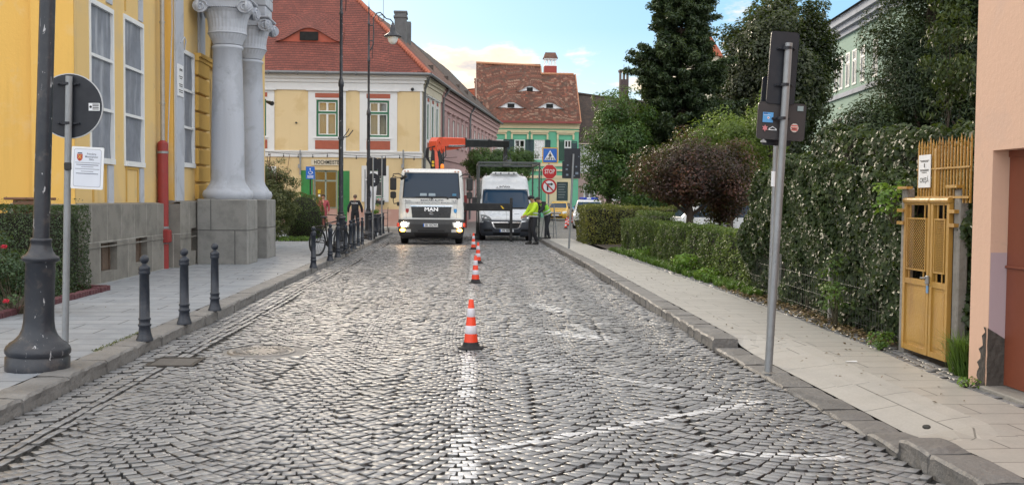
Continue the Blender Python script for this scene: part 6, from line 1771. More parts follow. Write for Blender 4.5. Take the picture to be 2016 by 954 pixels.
# (1) left foreground: back of a round sign and a white notice
q = gr(128, 690, .12); top = at(136, 150, q.y)
T = thing('traffic_sign', 'dark back of a round traffic sign on a thin pole beside the big lamp', 'traffic sign', (q.x, q.y, .12))
lx_, lz_ = top.x - q.x, top.z - .12
MB().cyl((0, 0, -.02), (lx_, 0, lz_), .031, None, 18).build('pole', m_galv, T)
zc = at(134, 208, q.y).z - .12; xc = at(134, 208, q.y).x - q.x
MB().disc((xc, zc), .298, .045, .052, 48).build('sign_disc', m_signback, T)
mb = MB(); mb.ring((xc, zc), .292, .300, .043, .060, 48); mb.build('rim', P('sign_rim', (0.45, 0.46, 0.48), .4, .3), T)
for dz in (.20, -.16):
    mb = MB(); mb.M = Matrix.Translation((xc - .01, 0, zc + dz)); clampband(mb, 0, .10); mb.build('clamp', m_signback, T)
mb = MB(); mb.box(xc + .17, xc + .27, .0435, .0448, zc - .04, zc + .03, 0)
for k in range(4): mb.box(xc + .205, xc + .262, .042, .0434, zc - .03 + k * .015, zc - .022 + k * .015, 1)
mb.disc((xc + .188, zc - .005), .012, .042, .0434, 12, mat=1); mb.build('sticker', [m_signwhite, m_signblack], T)
o = thing('notice_board', 'small white notice with a red crest under the round sign back', 'notice', (q.x, q.y - .02, 1.6))
n0 = at(176, 331, q.y); nx_, nz_ = n0.x - q.x, n0.z - 1.6
Mx = Matrix.Translation((nx_, -.03, nz_)) @ Matrix.Rotation(R(2.5), 4, 'Y')
mb = MB(); mb.M = Mx; mb.prism(rrect(0, 0, .29, .385, .012), -.003, .003); mb.build('board', m_signwhite, o)
mb = MB(); mb.cbox(nx_ - .21, nx_ - .14, -.04, .0, nz_ - .02, nz_ + .05, .008); mb.build('clamp', m_dark, o)
mb = MB(); mb.M = Mx
yf = -.0045
mb.prism(rrect(0, 0, .245, .345, .02), yf + .0005, yf + .001, mat=0); mb.prism(rrect(0, 0, .240, .340, .018), yf - .0002, yf + .0004, mat=1)
mb.text('Primăria', .024, (.035, yf - .0012, .128), mat=0, bold=.01); mb.text('Municipiului', .024, (.035, yf - .0012, .103), mat=0, bold=.01); mb.text('Sibiu', .024, (.035, yf - .0012, .078), mat=0, bold=.01)
for z_, hw in ((.045, .11), (.025, .10), (.008, .055), (-.012, .11), (-.034, .055), (-.055, .10)): mb.box(-hw, hw, yf - .001, yf - .0003, z_, z_ + (.004 if hw != .10 else .006), 0)
mb.prism([(-.095, .125), (-.045, .125), (-.045, .085), (-.055, .068), (-.07, .06), (-.085, .068), (-.095, .085)], yf - .0012, yf - .0003, mat=2)
mb.box(-.090, -.05, yf - .0012, yf - .0003, .128, .139, 0)
mb.prism([(-.086, .115), (-.082, .118), (-.054, .085), (-.058, .082)], yf - .002, yf - .0013, mat=3); mb.prism([(-.054, .115), (-.058, .118), (-.086, .085), (-.082, .082)], yf - .003, yf - .0021, mat=3)
mb.build('lettering', [P('blue_grey_ink', (0.08, 0.09, 0.14), .6), P('notice_white', (0.66, 0.70, 0.78), .5), P('crest_red', (0.45, 0.06, 0.03), .5), P('crest_gold', (0.6, 0.4, 0.06), .5)], o)
# (2) tall leaning pole in the right foreground with the backs of several signs
q = gr(1512, 733, .12); Yq = q.y
T = thing('traffic_sign', 'tall leaning grey pole on the right pavement with backs of dark sign plates and stickers', 'traffic sign', (q.x, Yq, .12))
tp = at(1553, 85, Yq)
lx_, lz_ = tp.x - q.x, tp.z - .12
MB().cyl((0, 0, -.02), (lx_, 0, lz_), .033, .031, 18).build('pole', m_galv, T)
MB().lathe([(.06, 0), (.05, .006), (.034, .01)], 16).build('pole_collar', m_conc, T)
def plate(px, py, wpx, hpx, tilt, y, name='sign_plate', mat=m_signback, r_=.03, dist=None):
    Yp = Yq + y; c = at(px, py, Yp); k = Yp / 2000
    mb = MB(); mb.M = Matrix.Translation((c.x - q.x, y, c.z - .12)) @ Matrix.Rotation(R(tilt), 4, 'Y')
    mb.prism(rrect(0, 0, wpx * k, hpx * k, r_), -.004, .004)
    mb.add([(p[0] * 1.004, -.008 if i % 2 else .004, p[1] * 1.004) for p in rrect(0, 0, wpx * k, hpx * k, r_) for i in (0, 1)],
           [(2 * i, 2 * i + 1, (2 * i + 3) % 56, (2 * i + 2) % 56) for i in range(28)], 1)
    return mb.build(name, [mat, P('sign_edge', (0.05, 0.055, 0.065), .4)], T)
plate(1541, 134, 57, 143, 3.4, .05)
plate(1510, 178, 22, 56, 3.4, .16)
plate(1538, 239, 97, 74, 3.0, .058, mat=P('brown_sign_back', (0.035, 0.032, 0.035), .5, 0, .2, 5))
plate(1528, 272, 60, 30, 3.0, .17)
def sticker(px, py, wpx, hpx, col, name='sticker', tilt=3.0, y=.044, shape=None, mb0=None):
    c = at(px, py, Yq + y); k = (Yq + y) / 2000
    mb = MB(); mb.M = Matrix.Translation((c.x - q.x, y, c.z - .12)) @ Matrix.Rotation(R(tilt), 4, 'Y')
    if shape: mb.prism([(a * wpx * k, b * hpx * k) for a, b in shape], -.001, .001)
    else: mb.prism(rrect(0, 0, wpx * k, hpx * k, .002), -.001, .001)
    return mb, k
mb, k = sticker(1512, 231, 21, 20, None)
mb.mat = 1; mb.prism([(x * .011 + .004, z_ * .011 - .004) for x, z_ in ((-1, .6), (-.3, 1), (.8, .7), (1, 0), (.3, -1), (-.8, -.7))], -.0025, -.0012)
mb.mat = 2; mb.prism([(x * .006 + .004, z_ * .006 - .004) for x, z_ in ((-1, 1), (1, 0), (-1, -1))], -.0035, -.0026)
mb.box(-.04, -.005, -.0025, -.0012, .028, .036, 3); mb.box(-.036, .02, -.0025, -.0012, .018, .021, 1)
mb.build('sticker', [P('sticker_blue', (.10, .34, .68), .5), m_signwhite, P('sticker_red', (.6, .06, .05), .5), P('sticker_navy', (.02, .04, .2), .5)], T)
star = [(math.cos(a * PI / 6) * (.5 if a % 2 else .26), math.sin(a * PI / 6) * (.5 if a % 2 else .26)) for a in range(12)]
sticker(1506, 252, 13, 14, None, shape=star)[0].build('sticker', P('sticker_pink', (.62, .22, .24), .6), T)
mtn = [(-.5, -.4), (-.45, 0), (-.2, .25), (0, .5), (.2, .2), (.45, 0), (.5, -.4)]
mb, k = sticker(1521, 253, 17, 9, None, shape=mtn)
mb.mat = 1; mb.prism([(-.026, -.008), (-.018, .002), (0, .011), (.018, .001), (.026, -.008)], -.0025, -.0012); mb.build('sticker', [m_signwhite, m_signblack], T)
mb, k = sticker(1503, 277, 12, 8, None, y=.16, shape=mtn); mb.build('sticker', m_signwhite, T)
sticker(1576, 214, 12, 10, None)[0].build('sticker', P('sticker_grey', (.25, .33, .35), .5), T)
mb, k = sticker(1564, 252, 17, 18, None, shape=[(math.cos(a * PI / 5) * .5, math.sin(a * PI / 5) * .5) for a in range(10)])
mb.mat = 1
for dz in (.018, .0, -.018): mb.box(-.028, .028, -.0025, -.0012, dz - .004, dz + .004, 1)
mb.box(-.02, .02, -.0025, -.0012, -.012, -.006, 2)
mb.build('sticker', [P('sticker_pale', (.6, .55, .52), .6), P('sticker_red', (.6, .06, .05), .5), m_signblack], T)
for px, py in ((1550, 95), (1545, 167), (1539, 233)):
    mb = MB(); c = at(px, py, Yq); mb.M = Matrix.Translation((c.x - q.x, 0, c.z - .12)); clampband(mb, 0, .075); mb.build('clamp', m_signback, T)
# thin second pole behind it
q2 = gr(1521, 640, .12); q2y = Yq + 1.0
base = at(1516, 590, q2y); tp = at(1528, 268, q2y)
T = thing('thin_pole', 'thinner grey pole standing just behind the tall leaning sign pole', 'pole', (base.x, q2y, .12))
MB().cyl((-.01, 0, -.02), (tp.x - base.x, 0, tp.z - .12), .022, None, 14).build('pole', m_galv, T)
c = at(1523, 350, q2y); MB().cyl((c.x - base.x, 0, c.z - .2), (c.x - base.x + .002, 0, c.z - .06), .0235, None, 14).build('tape', m_signwhite, T)
# (3) far right: pole with dark square plate backs
q = gr(1120, 489, .12)
T = thing('traffic_sign', 'grey pole at the far pavement end with two dark square sign backs', 'traffic sign', (q.x, q.y, .12))
tp = at(1129, 303, q.y)
MB().cyl((0, 0, 0), (tp.x - q.x, 0, tp.z - .12), .032, None, 12).build('pole', m_galv, T)
for px, py, wp, hp in ((1127, 316, 32, 48), (1125, 334, 36, 34)):
    c = at(px, py, q.y); k = q.y / 2000; yy = .05 if hp == 48 else .062
    MB().prism([(c.x - q.x + a, c.z - .12 + b) for a, b in rrect(0, 0, wp * k, hp * k, .02)], yy, yy + .006).build('sign_plate', m_signback, T)
m_stk = P('faded_sticker', (.16, .20, .26), .6)
for px, py, s in ((1116, 333, .06), (1117, 344, .07), (1136, 341, .09), (1118, 325, .05), (1135, 328, .05), (1140, 308, .035), (1131, 346, .05)):
    c = at(px, py, q.y); MB().prism([(c.x - q.x + a, c.z - .12 + b) for a, b in rrect(0, 0, s, s * .8, .008)], .046, .049).build('sticker', m_stk, T)
# (4) far right: crossing sign, stop sign, no left turn
Ys = 44.5; c = at(1081, 300, Ys); k = Ys / 2000
T = thing('traffic_sign', 'pole carrying a blue crossing sign, a red STOP sign and a no turn sign', 'traffic sign', (c.x, Ys, 0.0))
MB().cyl((0, .05, 0), (0, .05, 3.85), .032, None, 12).build('pole', m_galv, T)
zc = at(1083, 306, Ys).z; xo = at(1083, 306, Ys).x - c.x
mb = MB(); mb.box(xo - .345, xo + .345, -.004, .004, zc - .345, zc + .345, 0); mb.prism(rrect(xo, zc, .60, .60, .02), -.008, -.0045, mat=1)
mb.prism([(xo - .25, zc - .20), (xo + .25, zc - .20), (xo, zc + .23)], -.012, -.0085, mat=2)
mb.disc((xo, zc + .095), .030, -.016, -.0125, 12, mat=3)
mb.prism([(xo - .03, zc + .06), (xo + .03, zc + .06), (xo + .035, zc - .03), (xo - .035, zc - .03)], -.016, -.0125, mat=3)
mb.prism([(xo - .03, zc + .05), (xo - .09, zc - .02), (xo - .07, zc - .03), (xo - .02, zc + .02)], -.016, -.0125, mat=3); mb.prism([(xo + .03, zc + .05), (xo + .09, zc - .02), (xo + .07, zc - .03), (xo + .02, zc + .02)], -.016, -.0125, mat=3)
mb.prism([(xo - .035, zc - .02), (xo, zc - .02), (xo - .05, zc - .17), (xo - .085, zc - .17)], -.016, -.0125, mat=3); mb.prism([(xo + .035, zc - .02), (xo, zc - .02), (xo + .055, zc - .17), (xo + .09, zc - .17)], -.016, -.0125, mat=3)
for a in (-.20, -.135, -.03, .04, .135, .185): mb.prism([(xo + a, zc - .19), (xo + a + .03, zc - .19), (xo + a * .72 + .02, zc - .09), (xo + a * .72, zc - .09)], -.0135, -.012, mat=3)
mb.build('crossing_sign', [P('sign_amber', (.62, .34, .03), .5), m_signblue, m_signwhite, m_signblack], T)
zc = at(1082, 338, Ys).z; xo = at(1082, 338, Ys).x - c.x; o8 = lambda r_: [(xo + r_ * math.cos(PI / 8 + a * PI / 4), zc + r_ * math.sin(PI / 8 + a * PI / 4)) for a in range(8)]
mb = MB(); mb.prism(o8(.335), -.004, .004, mat=0); mb.prism(o8(.325), -.007, -.0045, mat=1); mb.text('STOP', .27, (xo, -.012, zc), mat=0, bold=.012, sx=.68); mb.build('stop_sign', [m_signwhite, m_signred], T)
zc = at(1082, 367, Ys).z; xo = at(1081, 367, Ys).x - c.x
mb = MB(); mb.disc((xo, zc), .335, -.004, .004, 40, mat=1); mb.disc((xo, zc), .255, -.007, -.0045, 40, mat=0)
mb.box(xo - .10, xo - .03, -.011, -.0075, zc - .17, zc + .07, 2); mb.prism([(xo - .10, zc + .07), (xo + .08, zc + .07), (xo + .08, zc + .03), (xo + .19, zc + .10), (xo + .08, zc + .17), (xo + .08, zc + .13), (xo - .06, zc + .13), (xo - .10, zc + .10)], -.011, -.0075, mat=2)
mb.prism([(xo - .205, zc + .165), (xo - .165, zc + .205), (xo + .205, zc - .165), (xo + .165, zc - .205)], -.015, -.0115, mat=1); mb.build('no_turn_sign', [m_signwhite, m_signred, m_signblack], T)
# (5) left cluster past the lamps
Y5 = 36.0; c = at(734, 460, Y5)
T = thing('traffic_sign', 'pole with the dark backs of two round signs one above the other', 'traffic sign', (c.x, Y5, .12))
MB().cyl((0, 0, 0), (0, 0, at(735, 310, Y5).z - .12), .028, None, 12).build('pole', m_galv, T)
for py in (323, 354):
    z_ = at(735, py, Y5).z - .12; MB().disc((0.0, z_), .24, .04, .048, 32).build('sign_disc', m_signback, T)
z_ = at(742, 355, Y5).z - .12; MB().box(-.02, .07, .034, .0385, z_ - .07, z_ + .0).box(-.01, .07, .034, .0385, z_ + .03, z_ + .06).box(-.28, -.22, .034, .0385, z_ + .0, z_ + .05).build('sticker', m_signwhite, T)
Y6 = 41.6; c = at(752, 330, Y6)
T = thing('traffic_sign', 'dark square sign back standing just right of the two round sign backs', 'traffic sign', (c.x, Y6, .12))
MB().cyl((0, 0, 0), (0, 0, 3.2), .03, None, 12).build('pole', m_galv, T)
z_ = at(752, 329, Y6).z - .12; MB().prism(rrect(0, z_, .34, .70, .02), .035, .043).build('sign_plate', m_signback, T)
Y7 = 46.5; c = at(611, 340, Y7)
T = thing('parking_sign', 'blue square disabled parking sign on a black pole in front of the green door leaf', 'traffic sign', (c.x, Y7, .0))
MB().cyl((0, .03, 0), (0, .03, c.z - .2), .03, None, 12).build('pole', m_black, T)
mb = MB(); z_ = c.z; mb.prism(rrect(0, z_, .40, .56, .02), -.004, .004, mat=0)
mb.disc((-.01, z_ + .18), .028, -.009, -.0045, 12, mat=1); mb.tube([(-.01, -.008, z_ + .15), (.0, -.008, z_ + .06), (.08, -.008, z_ + .05), (.11, -.008, z_ - .03)], .014, 6, mat=1)
mb.tube([(.0 + .075 * math.cos(a), -.008, z_ + .01 + .075 * math.sin(a)) for a in [R(130 + i * 22) for i in range(11)]], .011, 6, mat=1)
for k in range(3): mb.box(-.14, .14, -.006, -.0045, z_ - .14 - k * .045, z_ - .12 - k * .045, 1)
mb.build('sign_plate', [m_signblue, m_signwhite], T)

# ---- bicycle leaning against the second lamp post
q = gr(642, 497, .12)
T = thing('bicycle', 'black bicycle parked among the bollards against the second lamp post', 'bicycle', (-3.22, 26.0, .12), R(62))
def wheel(x, name='wheel'):
    mb = MB(); mb.tube([(x + .335 * math.cos(2 * PI * i / 32), 0, .345 + .335 * math.sin(2 * PI * i / 32)) for i in range(32)], .020, 8, closed=True)
    w_ = mb.build(name, m_rubber, T)
    mb = MB(); mb.tube([(x + .31 * math.cos(2 * PI * i / 32), 0, .345 + .31 * math.sin(2 * PI * i / 32)) for i in range(32)], .012, 6, closed=True)
    for i in range(18):
        a = 2 * PI * i / 18; mb.cyl((x, .02 * (-1) ** i, .345), (x + .305 * math.cos(a), 0, .345 + .305 * math.sin(a)), .0018, None, 4, caps=False)
    mb.cyl((x, -.05, .345), (x, .05, .345), .02, None, 10); mb.build('rim', m_dark, w_)
wheel(-.52); wheel(.52)
mb = MB()
bb = (-.08, 0, .30); st = (-.20, 0, .84); hd = (.36, 0, .86); hl = (.385, 0, .76)
for a, b in ((bb, st), (bb, hl), ((-.19, 0, .80), hd), (hd, hl)): mb.cyl(a, b, .017, None, 10)
for s in (-.045, .045): mb.cyl(bb, (-.52, s, .345), .009, None, 8); mb.cyl((-.19, 0, .78), (-.52, s, .345), .008, None, 8); mb.tube([hl, (.40, s, .70), (.52, s, .345)], .011, 8)
mb.build('frame', m_black, T)
MB().cyl((-.195, 0, .82), (-.23, 0, .95), .012, None, 8).ball((-.25, 0, .965), .07, 12, (2.0, .9, .4)).build('saddle', m_dark, T)
MB().cyl(hd, (.35, 0, 1.0), .013, None, 8).tube([(.28, -.29, 1.02), (.36, -.2, 1.01), (.37, 0, 1.0), (.36, .2, 1.01), (.28, .29, 1.02)], .012, 8).build('handlebar', m_black, T)
MB().cyl((-.08, -.03, .30), (-.08, .0, .30), .09, None, 20).cyl((-.08, -.05, .3), (.06, -.06, .22), .009, None, 6).cyl((-.08, .05, .3), (-.22, .06, .38), .009, None, 6).cbox(.02, .11, -.13, -.05, .21, .23, .004).cbox(-.26, -.17, .05, .13, .37, .39, .004).build('cranks', m_black, T)
MB().cyl((-.6, 0, .74), (-.2, 0, .76), .008, None, 6).box(-.66, -.25, -.06, .06, .735, .745).build('carrier', m_black, T)

# ---- planters, hand truck and banner by the corner
def planter(label, x, y, w_, plant=True):
    T = thing('planter', label, 'planter', (x, y, .12))
    mb = MB(); mb.prism([(-w_ / 2, 0), (w_ / 2, 0), (w_ / 2 + .04, .78), (-w_ / 2 - .04, .78)], -.17, .17); mb.box(-w_ / 2 - .055, w_ / 2 + .055, -.185, .185, .70, .79)
    mb.build('box', m_iron, T)
    if plant:
        cc = np.array([(rnd.uniform(-.1, .1), rnd.uniform(-.1, .1), rnd.uniform(.85, 1.2)) for _ in range(9)])
        Pn, Nn, tn_ = fill_clumps(cc, 30, .12, (0, 0, .8)); leaves('plant', Pn, Nn, .07, G_brt, T, .5, .4, 0, tn_)
q = at(738, 450, 43.5); planter('dark grey planter with a yellow green plant behind the last bollards', q.x, 43.5, .34)
c = at(733, 390, 52.5)
T = thing('cloth_banner', 'tall narrow white cloth banner with grey marks behind the corner signs', 'banner', (c.x, 50.5, .0))
MB().cyl((-.2, 0, 0), (-.2, 0, 3.0), .025, None, 8).build('pole', m_galv, T)
mb = MB(); mb.grid(8, 16, lambda u, v: (-.18 + .62 * u * (1 - .25 * (1 - v)), .05 * math.sin(u * 7 + v * 3), 1.0 + 1.9 * v)); cl_ = mb.build('cloth', P('banner_cloth', (.62, .64, .68), .9, 0, .1, 3), T)
mb = MB(); mb.tube([(.0 + .1 * math.sin(i * .5), -.075, 1.5 + i * .09) for i in range(11)], .025, 6); mb.build('printed_mark', P('grey_print', (.12, .12, .14), .8), cl_)
T = thing('hand_truck', 'small dark two wheeled hand truck standing by the last bollards', 'hand truck', (at(757, 440, 43.6).x, 43.6, .12))
mb = MB()
for s in (-.13, .13): mb.tube([(s, .0, .1), (s, .12, .9), (s, .2, 1.05), (s, .3, 1.08)], .014, 6)
for z_ in (.3, .6, .85): mb.cyl((-.13, z_ * .13, z_), (.13, z_ * .13, z_), .011, None, 6)
mb.box(-.15, .15, -.2, .02, .06, .075); mb.build('frame', m_black, T)
for s in (-.18, .18): MB().cyl((s - .02, .06, .11), (s + .02, .06, .11), .11, None, 14).build('wheel', m_rubber, T)
# flower box under the ground floor window of the corner house
T = thing('window_box', 'dark flower box with pink flowers under the corner house ground floor window', 'flower box', (gx + .25, 53.75, 1.25))
MB().prism([(-.22, 0), (.22, 0), (.26, .22), (-.26, .22)], -.12, .12).build('box', m_dark, T)
Pn, Nn, tn_ = fill_clumps(np.array([(-.15, 0, .28), (0, 0, .3), (.15, 0, .27)]), 40, .12, (0, 0, 0)); leaves('leaves', Pn, Nn, .07, G_mid, T, .5, .4)
MB().ball((.1, -.1, .3), .05, 8).ball((-.06, -.12, .27), .04, 8).build('bloom', P('pink_bloom', (.6, .12, .15), .6), T)

# ---- orange folding chairs left of the box hedge
def chair(label, x, y, rz):
    T = thing('garden_chair', label, 'chair', (x, y, .11), rz, 'orange wooden garden chairs')
    m_ = P('orange_wood', (0.30, 0.09, 0.03), .55, 0, .2, 6)
    mb = MB()
    for k in range(5): mb.cbox(-.22, .22, -.2 + k * .085, -.13 + k * .085, .43, .455, .004)
    mb.build('seat', m_, T)
    mb = MB()
    for k in range(4): mb.cbox(-.22, .22, .2 + k * .015, .22 + k * .015, .60 + k * .1, .67 + k * .1, .004)
    for s in (-.2, .2): mb.cyl((s, .19, .43), (s, .27, 1.0), .016, None, 8)
    mb.build('backrest', m_, T)
    for s in (-.21, .21): MB().cyl((s, -.2, 0), (s, .22, .6), .016, None, 8).build('leg', m_, T); MB().cyl((s * .9, .22, 0), (s * .9, -.18, .44), .016, None, 8).build('leg', m_, T)
    return T
q = at(35, 430, 15.6); chair('orange brown wooden garden chair at the left edge, between the two box hedges', q.x, 15.5, R(200)); 
T = thing('garden_table', 'brown wooden table top showing beside the orange chair behind the box hedge', 'table', (at(84, 430, 15.9).x - .1, 15.84, .11))
m_tab = P('brown_board', (.16, .075, .04), .5, 0, .2, 4)
MB().cbox(-.42, .3, -.09, .09, 1.38, 1.42, .01).cbox(-.30, .26, -.05, -.02, .75, 1.379, .01).build('tabletop', m_tab, T)
for s in (-.26, .22): MB().cyl((s, 0, 0), (s, 0, .76), .025, None, 8).build('leg', m_tab, T)

# ---- the yellow gate
T = thing('garden_gate', 'weathered yellow double metal gate with spear topped bars, mesh windows and white notice', 'gate', (4.30, 9.2, .12))
m_gate = P('yellow_gate_paint', (0.41, 0.235, 0.052), 0.45, 0, 0.25, 3, 0.25, 40, dirt=0.7, dirtcol=(0.22, 0.10, 0.035), streak=True)
GXX = 4.30
def gl(a, b, z_=None): return None
yA, yM, yB = yon(1782, GXX), yon(1834, GXX), yon(1871, GXX)
def gbox(mb, y0, y1, z0, z1, d0=-.02, d1=.02, mat=None): mb.box(GXX + d0, GXX + d1, min(y0, y1), max(y0, y1), z0, z1, mat)
zt_, zb0 = 1.56, .17
for (ya, yb) in ((yA, yM + .008), (yM - .008, yB)):
    mb = part(T); w_ = .045
    gbox(mb, ya, ya - w_, zb0, zt_); gbox(mb, yb + w_, yb, zb0, zt_)
    gbox(mb, ya - w_, yb + w_, zb0, zb0 + .05, -.018, .018); gbox(mb, ya - w_, yb + w_, .80, .85, -.018, .018)
    gbox(mb, ya - w_, yb + w_, zt_ - .02, zt_, -.018, .018)
    mb.cyl((GXX - .012, ya + .0, zt_ + .02), (GXX - .012, yb - .0, zt_ + .02), .028, None, 12)
    lf = mb.build('gate_leaf', m_gate, T)
    mb = part(T); gbox(mb, ya - w_, yb + w_, zb0 + .05, .80, -.004, .004); gbox(mb, ya - w_ - .03, yb + w_ + .03, zb0 + .09, .76, -.009, -.0045); mb.build('lower_panel', m_gate, lf)
    mb = part(T); z0, z1 = .93, 1.42; y0_, y1_ = yb + w_ + .025, ya - w_ - .025
    for a, b, c_, d_ in ((y0_, y1_, z0, z0 + .014), (y0_, y1_, z1 - .014, z1), (y0_, y0_ + .014, z0 + .014, z1 - .014), (y1_ - .014, y1_, z0 + .014, z1 - .014)): mb.box(GXX - .022, GXX - .008, a, b, c_, d_)
    for y_ in (y0_ + .05, y1_ - .05): mb.box(GXX - .012, GXX - .002, y_, y_ + .012, .85, z0); mb.box(GXX - .012, GXX - .002, y_, y_ + .012, z1, zt_ - .02)
    n_ = 9; wm = (y1_ - y0_) / n_; hm = (z1 - z0) / 16
    for i in range(n_):
        for j in range(16):
            cy, cz = y0_ + (i + .5) * wm, z0 + (j + .5) * hm
            for s in (1, -1):
                mb.cyl((GXX - .015, cy - wm / 2, cz), (GXX - .015, cy, cz + s * hm / 2), .0032, None, 4, caps=False); mb.cyl((GXX - .015, cy + wm / 2, cz), (GXX - .015, cy, cz + s * hm / 2), .0032, None, 4, caps=False)
    mb.build('mesh_window', m_gate, lf)
for (ya, yb, nb) in ((yA - .01, yM + .01, 7), (yM - .0, yB - .18, 10)):
    pass
nb = 18
y_s, y_e = yon(1803, GXX, 350), yon(1905, GXX, 350)
for i in range(nb):
    y_ = y_s + (y_e - y_s) * i / (nb - 1)
    zb1 = 1.60 if y_ > yB else 1.25 + .35
    yb_ = max(y_, yB + .0) if False else y_
    ztop_ = 2.12 + .02 * math.sin(i * 1.9) + .0
    mb = part(T); mb.box(GXX + .02, GXX + .034, y_ - .007, y_ + .007, 1.56, ztop_ - .06)
    mb.lathe([(.007, ztop_ - .06), (.013, ztop_ - .045), (.008, ztop_ - .02), (.001, ztop_ + .02)], 6, (GXX + .027, y_, 0)); mb.build('spear_bar', m_gate, T)
mb = part(T)
mb.box(GXX + .008, GXX + .02, y_e - .01, y_s + .01, 1.86, 1.875).box(GXX + .006, GXX + .022, y_e - .01, y_s + .02, 1.60, 1.62)
mb.box(GXX + .012, GXX + .05, yM - .02, yM + .02, 1.5, 2.05)
mb.build('cross_rail', m_gate, T)
for yp in (yA + .02, yB - .02):
    sb2 = [(yp - .09 if yp < 9 else yp - .02, yp + .02 if yp < 9 else yp + .12, z_, z_ + .032) for z_ in (1.35, 1.47)] + [(yp - .12 if yp < 9 else yp - .08, yp + .08 if yp < 9 else yp + .12, 1.69, 1.715)]
    for a_, b_, c_, d_ in sb2: part(T).box(GXX - .03, GXX + .03, a_, b_, c_, d_).build('strap', m_gate, T)
mb = part(T); mb.box(GXX + .002, GXX + .0075, *sorted((yon(1808, GXX, 340), yon(1831, GXX, 340))), 1.70, 2.0)
ya_, yb_ = sorted((yon(1808, GXX, 340), yon(1831, GXX, 340)))
o = mb.build('notice', m_signwhite, T)
tx = WB(T); tx.M = tx.M @ Matrix.Translation((GXX + .0005, (ya_ + yb_) / 2, 0)) @ Matrix.Rotation(-PI / 2, 4, 'Z')
tx.text('CREȘĂ', .062, (0, 0, 1.765), bold=.01, sx=.9)
for z_, hw in ((1.945, .09), (1.935, .07), (1.86, .09), (1.85, .08), (1.835, .05)): tx.box(-hw, hw, -.001, 0, z_, z_ + .005)
tx.box(-.008, .008, -.001, 0, 1.885, 1.92)
tx.build('lettering', m_signblack, o)
mb = part(T); mb.cbox(GXX - .045, GXX - .021, yM - .02, yM + .03, .82, .90, .006).cyl((GXX - .05, yM, .88), (GXX - .07, yM + .06, .875), .008, None, 8); mb.build('handle', m_galv, T)
mb = part(T); mb.box(GXX - .028, GXX - .021, yM + .0, yM + .035, .74, .81); mb.build('blue_tag', P('blue_tag', (.15, .3, .5), .5), T)
for yp, h in ((yA + .08, 1.60), (yB - .07, 1.58)):
    o = MB().cbox(-.045, .045, -.05, .05, 0, h, .012).build('gate_post', m_conc); o.location = (GXX + .055, yp, .1)
    tag(o, 'square weathered concrete gate post ' + ('left of the yellow gate' if yp > 9 else 'between the yellow gate and the garage'), 'gate post')
T = thing('yellow_bin', 'bright yellow plastic object seen through the mesh of the right gate leaf', 'bin', (4.95, 8.75, .1))
mb = MB(); mb.lathe([(.25, 0.0), (.28, 1.1), (.29, 1.12), (.29, 1.25), (.24, 1.3), (.10, 1.34)], 14); mb.build('tub', P('bright_yellow', (.7, .5, .01), .5, 0, .3, 6), T)
for z_ in (.9, 1.0): MB().lathe([(.276, z_), (.292, z_ + .01), (.292, z_ + .03), (.278, z_ + .04)], 14).build('rib', P('bright_yellow', (.7, .5, .01), .5), T)
